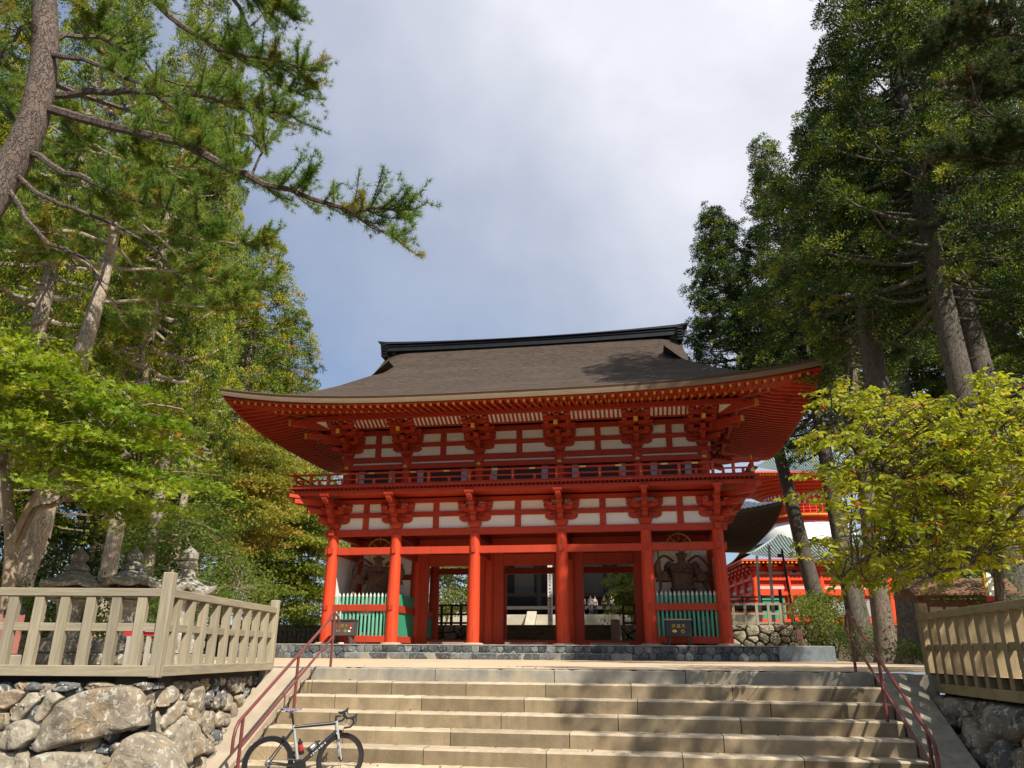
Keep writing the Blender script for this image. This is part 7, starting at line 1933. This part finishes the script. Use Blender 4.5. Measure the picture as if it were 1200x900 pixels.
# ------------------------------------------------------------------ cherry tree by the right fence
def cherry():
    rg = np.random.default_rng(81)
    p0 = np.array(at(1182, 770, 14.2)); p0[2] = 0
    root = empty('cherry_tree', (p0[0], p0[1], 0), 'cherry tree with drooping yellow-green leaves and a few red ones behind the mossy fence', 'tree')
    b = MB(); LP = []
    limbs = [([p0] + A3([(1172, 700, 14), (1168, 640, 13.8), (1160, 590, 13.6), (1150, 555, 13.4), (1135, 510, 13.3), (1120, 470, 13.3)]), .10, .02),
             (A3([(1162, 600, 13.6), (1110, 575, 13.2), (1050, 560, 12.9), (1010, 535, 12.7), (975, 500, 12.6)]), .05, .01),
             (A3([(1168, 650, 13.8), (1110, 640, 13), (1050, 645, 12.5), (1005, 660, 12.2), (985, 680, 12)]), .05, .01),
             (A3([(1150, 555, 13.4), (1100, 500, 13.4), (1050, 475, 13.3), (985, 458, 13.2)]), .05, .01),
             (A3([(1150, 555, 13.4), (1175, 500, 13.2), (1200, 455, 13.1), (1160, 435, 13)]), .045, .01),
             (A3([(1166, 630, 13.8), (1200, 590, 13), (1230, 560, 12.5)]), .05, .015),
             (A3([(1165, 620, 13.7), (1120, 610, 14.3), (1060, 600, 14.8), (1000, 590, 15)]), .045, .01),
             (A3([(1135, 510, 13.3), (1080, 520, 13.8), (1030, 500, 14.2), (990, 480, 14.4)]), .03, .01),
             (A3([(1168, 640, 13.8), (1140, 660, 12.6), (1100, 672, 12), (1060, 690, 11.7)]), .035, .01)]
    for pts, r0, r1 in limbs:
        sp = spl(pts, 16); b.tube(sp, np.linspace(r0, r1, 16), 8); LP += list(sp[4:])
    LP = np.array(LP)
    poly = [(972, 458), (992, 453), (1016, 470), (1082, 466), (1118, 472), (1150, 438), (1200, 448), (1250, 475), (1250, 645), (1180, 638), (1120, 670), (1064, 676), (1008, 674), (988, 648), (1002, 608), (980, 572), (970, 520)]
    PP = []; UU = []; TT = []; LL = []
    cs = []
    for q in polypts(poly, 150, rg, (11.6, 15.2)):
        a = LP[np.argmin(np.linalg.norm(LP - q, axis=1))]; o = nrm((q - a) * np.array([1, 1, .15]) + np.array([-.25, -.1, 0])); s_ = np.array([-o[1], o[0], 0]); w = rg.uniform(.6, 1.2)
        b.tube(spl([a, (a + q) / 2 + np.array([0, 0, .1]), q, q + o * .5 * w - np.array([0, 0, .12])], 7), np.linspace(.016, .005, 7), 5, caps=False)
        for _ in range(rg.integers(6, 12)):
            e = rg.uniform(-.7, .8); cs.append(q + o * e * w + s_ * rg.normal(0, .28) * w + np.array([0, 0, rg.normal(0, .06) - .12 * max(e, 0)]))
    for c in cs:
        d = np.linalg.norm(LP - c, axis=1); a = LP[np.argmin(d)]
        dirv = nrm((c - a) * np.array([1, 1, .3]) + rg.normal(0, .15, 3) + np.array([-.1, -.05, 0]))
        l = rg.uniform(.3, .6); st = c - dirv * l * .5
        if np.linalg.norm(st - a) < .8: b.tube(spl([a, (a + st) / 2 + np.array([0, 0, .05]), st], 5), [.010, .008, .007, .006, .006], 4, caps=False)
        en = st + dirv * l + np.array([0, 0, -.10 * l])
        b.tube([st, (st + en) / 2 + np.array([0, 0, .04]), en], [.006, .005, .003], 4, caps=False)
        n = rg.integers(9, 16); q = np.linspace(.05, 1, n)[:, None]
        side = nrm(np.cross(dirv, [0, 0, 1.])); sg = np.where(np.arange(n) % 2, 1, -1)[:, None]
        PP.append(st + (en - st) * q + rg.normal(0, .015, (n, 3)))
        UU.append(dirv * .45 + side * sg * .75 + np.array([0, 0, -.42]) + rg.normal(0, .25, (n, 3)))
        t = np.clip(rg.normal(.45, .12) + rg.normal(0, .10, n), 0, .9)
        t = np.where(rg.random(n) < .016, rg.uniform(.93, 1, n), t)
        if rg.random() < .022: t = np.clip(rg.normal(.92, .04, n), 0, 1)
        TT.append(t)
    P = np.concatenate(PP); U = np.concatenate(UU); T = np.concatenate(TT); n = len(P)
    W = np.cross(nrm(np.array([.1, -.25, 1.]) + rg.normal(0, .5, (n, 3))), U)
    Ls = rg.uniform(.085, .145, n)
    b.build('trunk', CEDBARKD, root, smooth=True)
    leafmesh('crown', P, U, W, Ls, Ls * .78, T, T_CHERRY, CHERRYLEAF, root)
cherry()

# ------------------------------------------------------------------ shrubs and undergrowth
def shrub(px, py, v, gz, w, h, label, seed, leafm=SHRUBLEAF, tmean=.5, n=2600, ls=.07, group='shrubs at the edges', tmpl=T_DIAMOND):
    rg = np.random.default_rng(seed); p = np.array(at(px, py, v)); p[2] = gz
    root = empty('shrub', tuple(p), label, 'shrub', group)
    b = MB(); C = []
    for i in range(14):
        e = p + np.array([rg.normal(0, w * .33), rg.normal(0, w * .33), rg.uniform(.25, 1) * h]); C.append(e)
        b.tube(spl([p + rg.normal(0, .05, 3) * np.array([1, 1, 0]), (p + e) / 2 + np.array([0, 0, .1 * h]), e], 5), [.018, .014, .01, .008, .004], 4, caps=False)
    C = np.array(C); k = rg.integers(0, 14, n)
    P = C[k] + rg.normal(size=(n, 3)) * np.array([w * .16, w * .16, h * .12])
    P[:, 2] = np.maximum(P[:, 2], gz + .02)
    U = rvec(n, rg) + np.array([0, 0, .2]); W = rvec(n, rg)
    Ls = rg.uniform(ls * .7, ls * 1.3, n)
    b.build('stem', TWIG, root); leafmesh('leaves', P, U, W, Ls, Ls * .6, np.clip(rg.normal(tmean, .2, n), 0, 1), tmpl, leafm, root)
shrub(978, 757, 38, .1, 2.2, 2.4, 'bright green shrub at the end of the terrace wall', 101, tmean=.85, n=5200, ls=.10)
shrub(968, 740, 42, 1.7, 2.0, 1.5, 'green shrub on top of the terrace wall by the leaning trunk', 102, tmean=.55, n=3200, ls=.10)
shrub(1000, 765, 33, 0, 1.8, 1.2, 'low dark shrub at the feet of the slim cedars', 103, tmean=.3, n=2600, ls=.08)
shrub(1066, 768, 24.5, 0, 1.0, .7, 'small shrub between the flared cedar foot and the thick trunk', 104, tmean=.4, n=1500, ls=.06)
shrub(1172, 700, 17, 0, 1.8, 2.2, 'green shrub under the cherry behind the mossy fence', 105, tmean=.45, n=2600, ls=.07)
shrub(1120, 720, 30, 0, 3.0, 2.6, 'dim shrub behind the little roofed notice board', 106, tmean=.15, n=4200, ls=.10)
shrub(45, 740, 17.5, 0, 1.6, 1.9, 'ferny shrub behind the leftmost stone lantern', 107, tmean=.35, n=2400, ls=.08)
shrub(120, 735, 19, 0, 1.8, 1.6, 'dark shrub between the first two lanterns', 108, tmean=.2, n=2400, ls=.08)
shrub(180, 745, 21, 0, 1.8, 1.8, 'dark shrub behind the middle lantern', 109, tmean=.25, n=2400, ls=.08)
shrub(300, 742, 47, 0.2, 2.4, 1.8, 'green bush behind the dark low fence', 110, tmean=.5, n=3600, ls=.09)
shrub(355, 740, 48, .2, 2.4, 2.2, 'bush behind the dark fence near the gate column', 111, tmean=.6, n=3600, ls=.11)

# bare slender trunks of the left grove
def bare(px0, py0, px1, py1, v, r, label, gz=0.0, crown='C', m=None):
    pass
tk = 0
for (bx, v, r, h, key, lb) in ((112, 23, .56, 27, 'C', 'pale cedar trunk between the first and middle lanterns'), (160, 25, .5, 25, 'C', 'pale cedar trunk behind the middle lantern'),
                          (192, 36, .5, 27, 'C', 'thin pale trunk beside the third lantern'), (-40, 22, .6, 30, 'C', 'cedar trunk just outside the left edge')):
    p = at(bx, 745, v); s = h / H_[key]
    put(key, (p.x, p.y, 0), (s * r, s * r, s), tk * 1.3, lb, GL); tk += 1

# far woods, one mass
def woods(name, label, areas, seed, n):
    rg = np.random.default_rng(seed); C = []; D = []
    for (pa, pb, va, vb, gz, hmax, k) in areas:
        for _ in range(k):
            q = at(rg.uniform(pa, pb), 760, rg.uniform(va, vb)); C.append((q.x, q.y, gz + hmax * rg.uniform(0, 1) ** .8)); D.append((0, -1, .4))
    C = np.array(C); D = np.array(D) + rg.normal(0, .4, (len(C), 3))
    o = leafmesh(name, *crown_clumps(C, D, rg.uniform(.7, 1.5, len(C)), n * 2, .26, .12, rg, np.clip(rg.normal(.4, .2, len(C)), 0, 1)), T_DIAMOND, WOODLEAF, None)
    tag(o, label, 'woods', kind='stuff')
woods('woods', 'dark undergrowth and distant forest behind the grove', [(-350, 420, 84, 105, 1.8, 16, 900), (-250, 225, 36, 46, 0, 5, 200), (-300, 200, 26, 34, 0, 3.0, 120)], 91, 44)
woods('woods', 'dim woodland beyond the right grove', [(1085, 1500, 50, 75, 1.5, 7, 300), (1120, 1500, 36, 46, .5, 5, 160)], 92, 44)

# unseen trees: one dapples the stair, the rest added to dim the gate front
for i, (k, x, y, h, rz, lb) in enumerate((('S', 15.4, -30.6, 17, .3, 'thin cedar beside the road whose dappled shade falls on the stair'), ('A', -6, -78, 26, 0, 'unseen cedar across the road from the stair, added to dim the gate front'),
      ('A', -18, -74, 27, 1, 'unseen spreading cedar across the road, added to dim the gate front'), ('A', -30, -66, 27, 2, 'unseen cedar across the road near the bend, added to dim the gate front'), ('A', 7, -80, 26, 3, 'unseen cedar across the road facing the gate, added to dim its front'), ('A', 20, -80, 25, 4, 'unseen cedar across the road beyond the verge, added to dim the gate front'), ('A', -38, -50, 26, 5, 'unseen cedar at the road bend, added to dim the gate front'), ('A', -34, -34, 25, .5, 'unseen cedar added at the end of the pale fence to dim the gate'))):
    put(k, (x, y, -1.7 if x < 12 else 0), h / H_[k], rz, lb, 'roadside trees south of the stair')

# a few fallen leaves lying on the treads and the landing
rg_ = np.random.default_rng(321); P_ = []
for i in range(150):
    k = rg_.integers(0, 8); x = rg_.uniform(SXL + .1, SXR - .1); y = SY0 - k * TRD + (rg_.uniform(.03, .38) if k else rg_.uniform(.05, 1.6))
    P_.append((x, y, -k * RIS + .006))
P_ = np.array(P_); n_ = len(P_); a_ = rg_.uniform(0, 6.28, n_)
tag(leafmesh('fallen_leaves', P_, np.stack([np.cos(a_), np.sin(a_), np.zeros(n_) + .12], 1), np.stack([-np.sin(a_), np.cos(a_), rg_.normal(0, .2, n_)], 1), rg_.uniform(.04, .08, n_), rg_.uniform(.03, .05, n_), rg_.uniform(0, 1, n_), T_DIAMOND,
    leafmat('dry_leaves', [(0, (.10, .055, .02)), (.7, (.22, .12, .03)), (1, (.30, .06, .025))], trans=.1), None), 'dry fallen leaves scattered over the stone stair', 'leaves', kind='stuff')
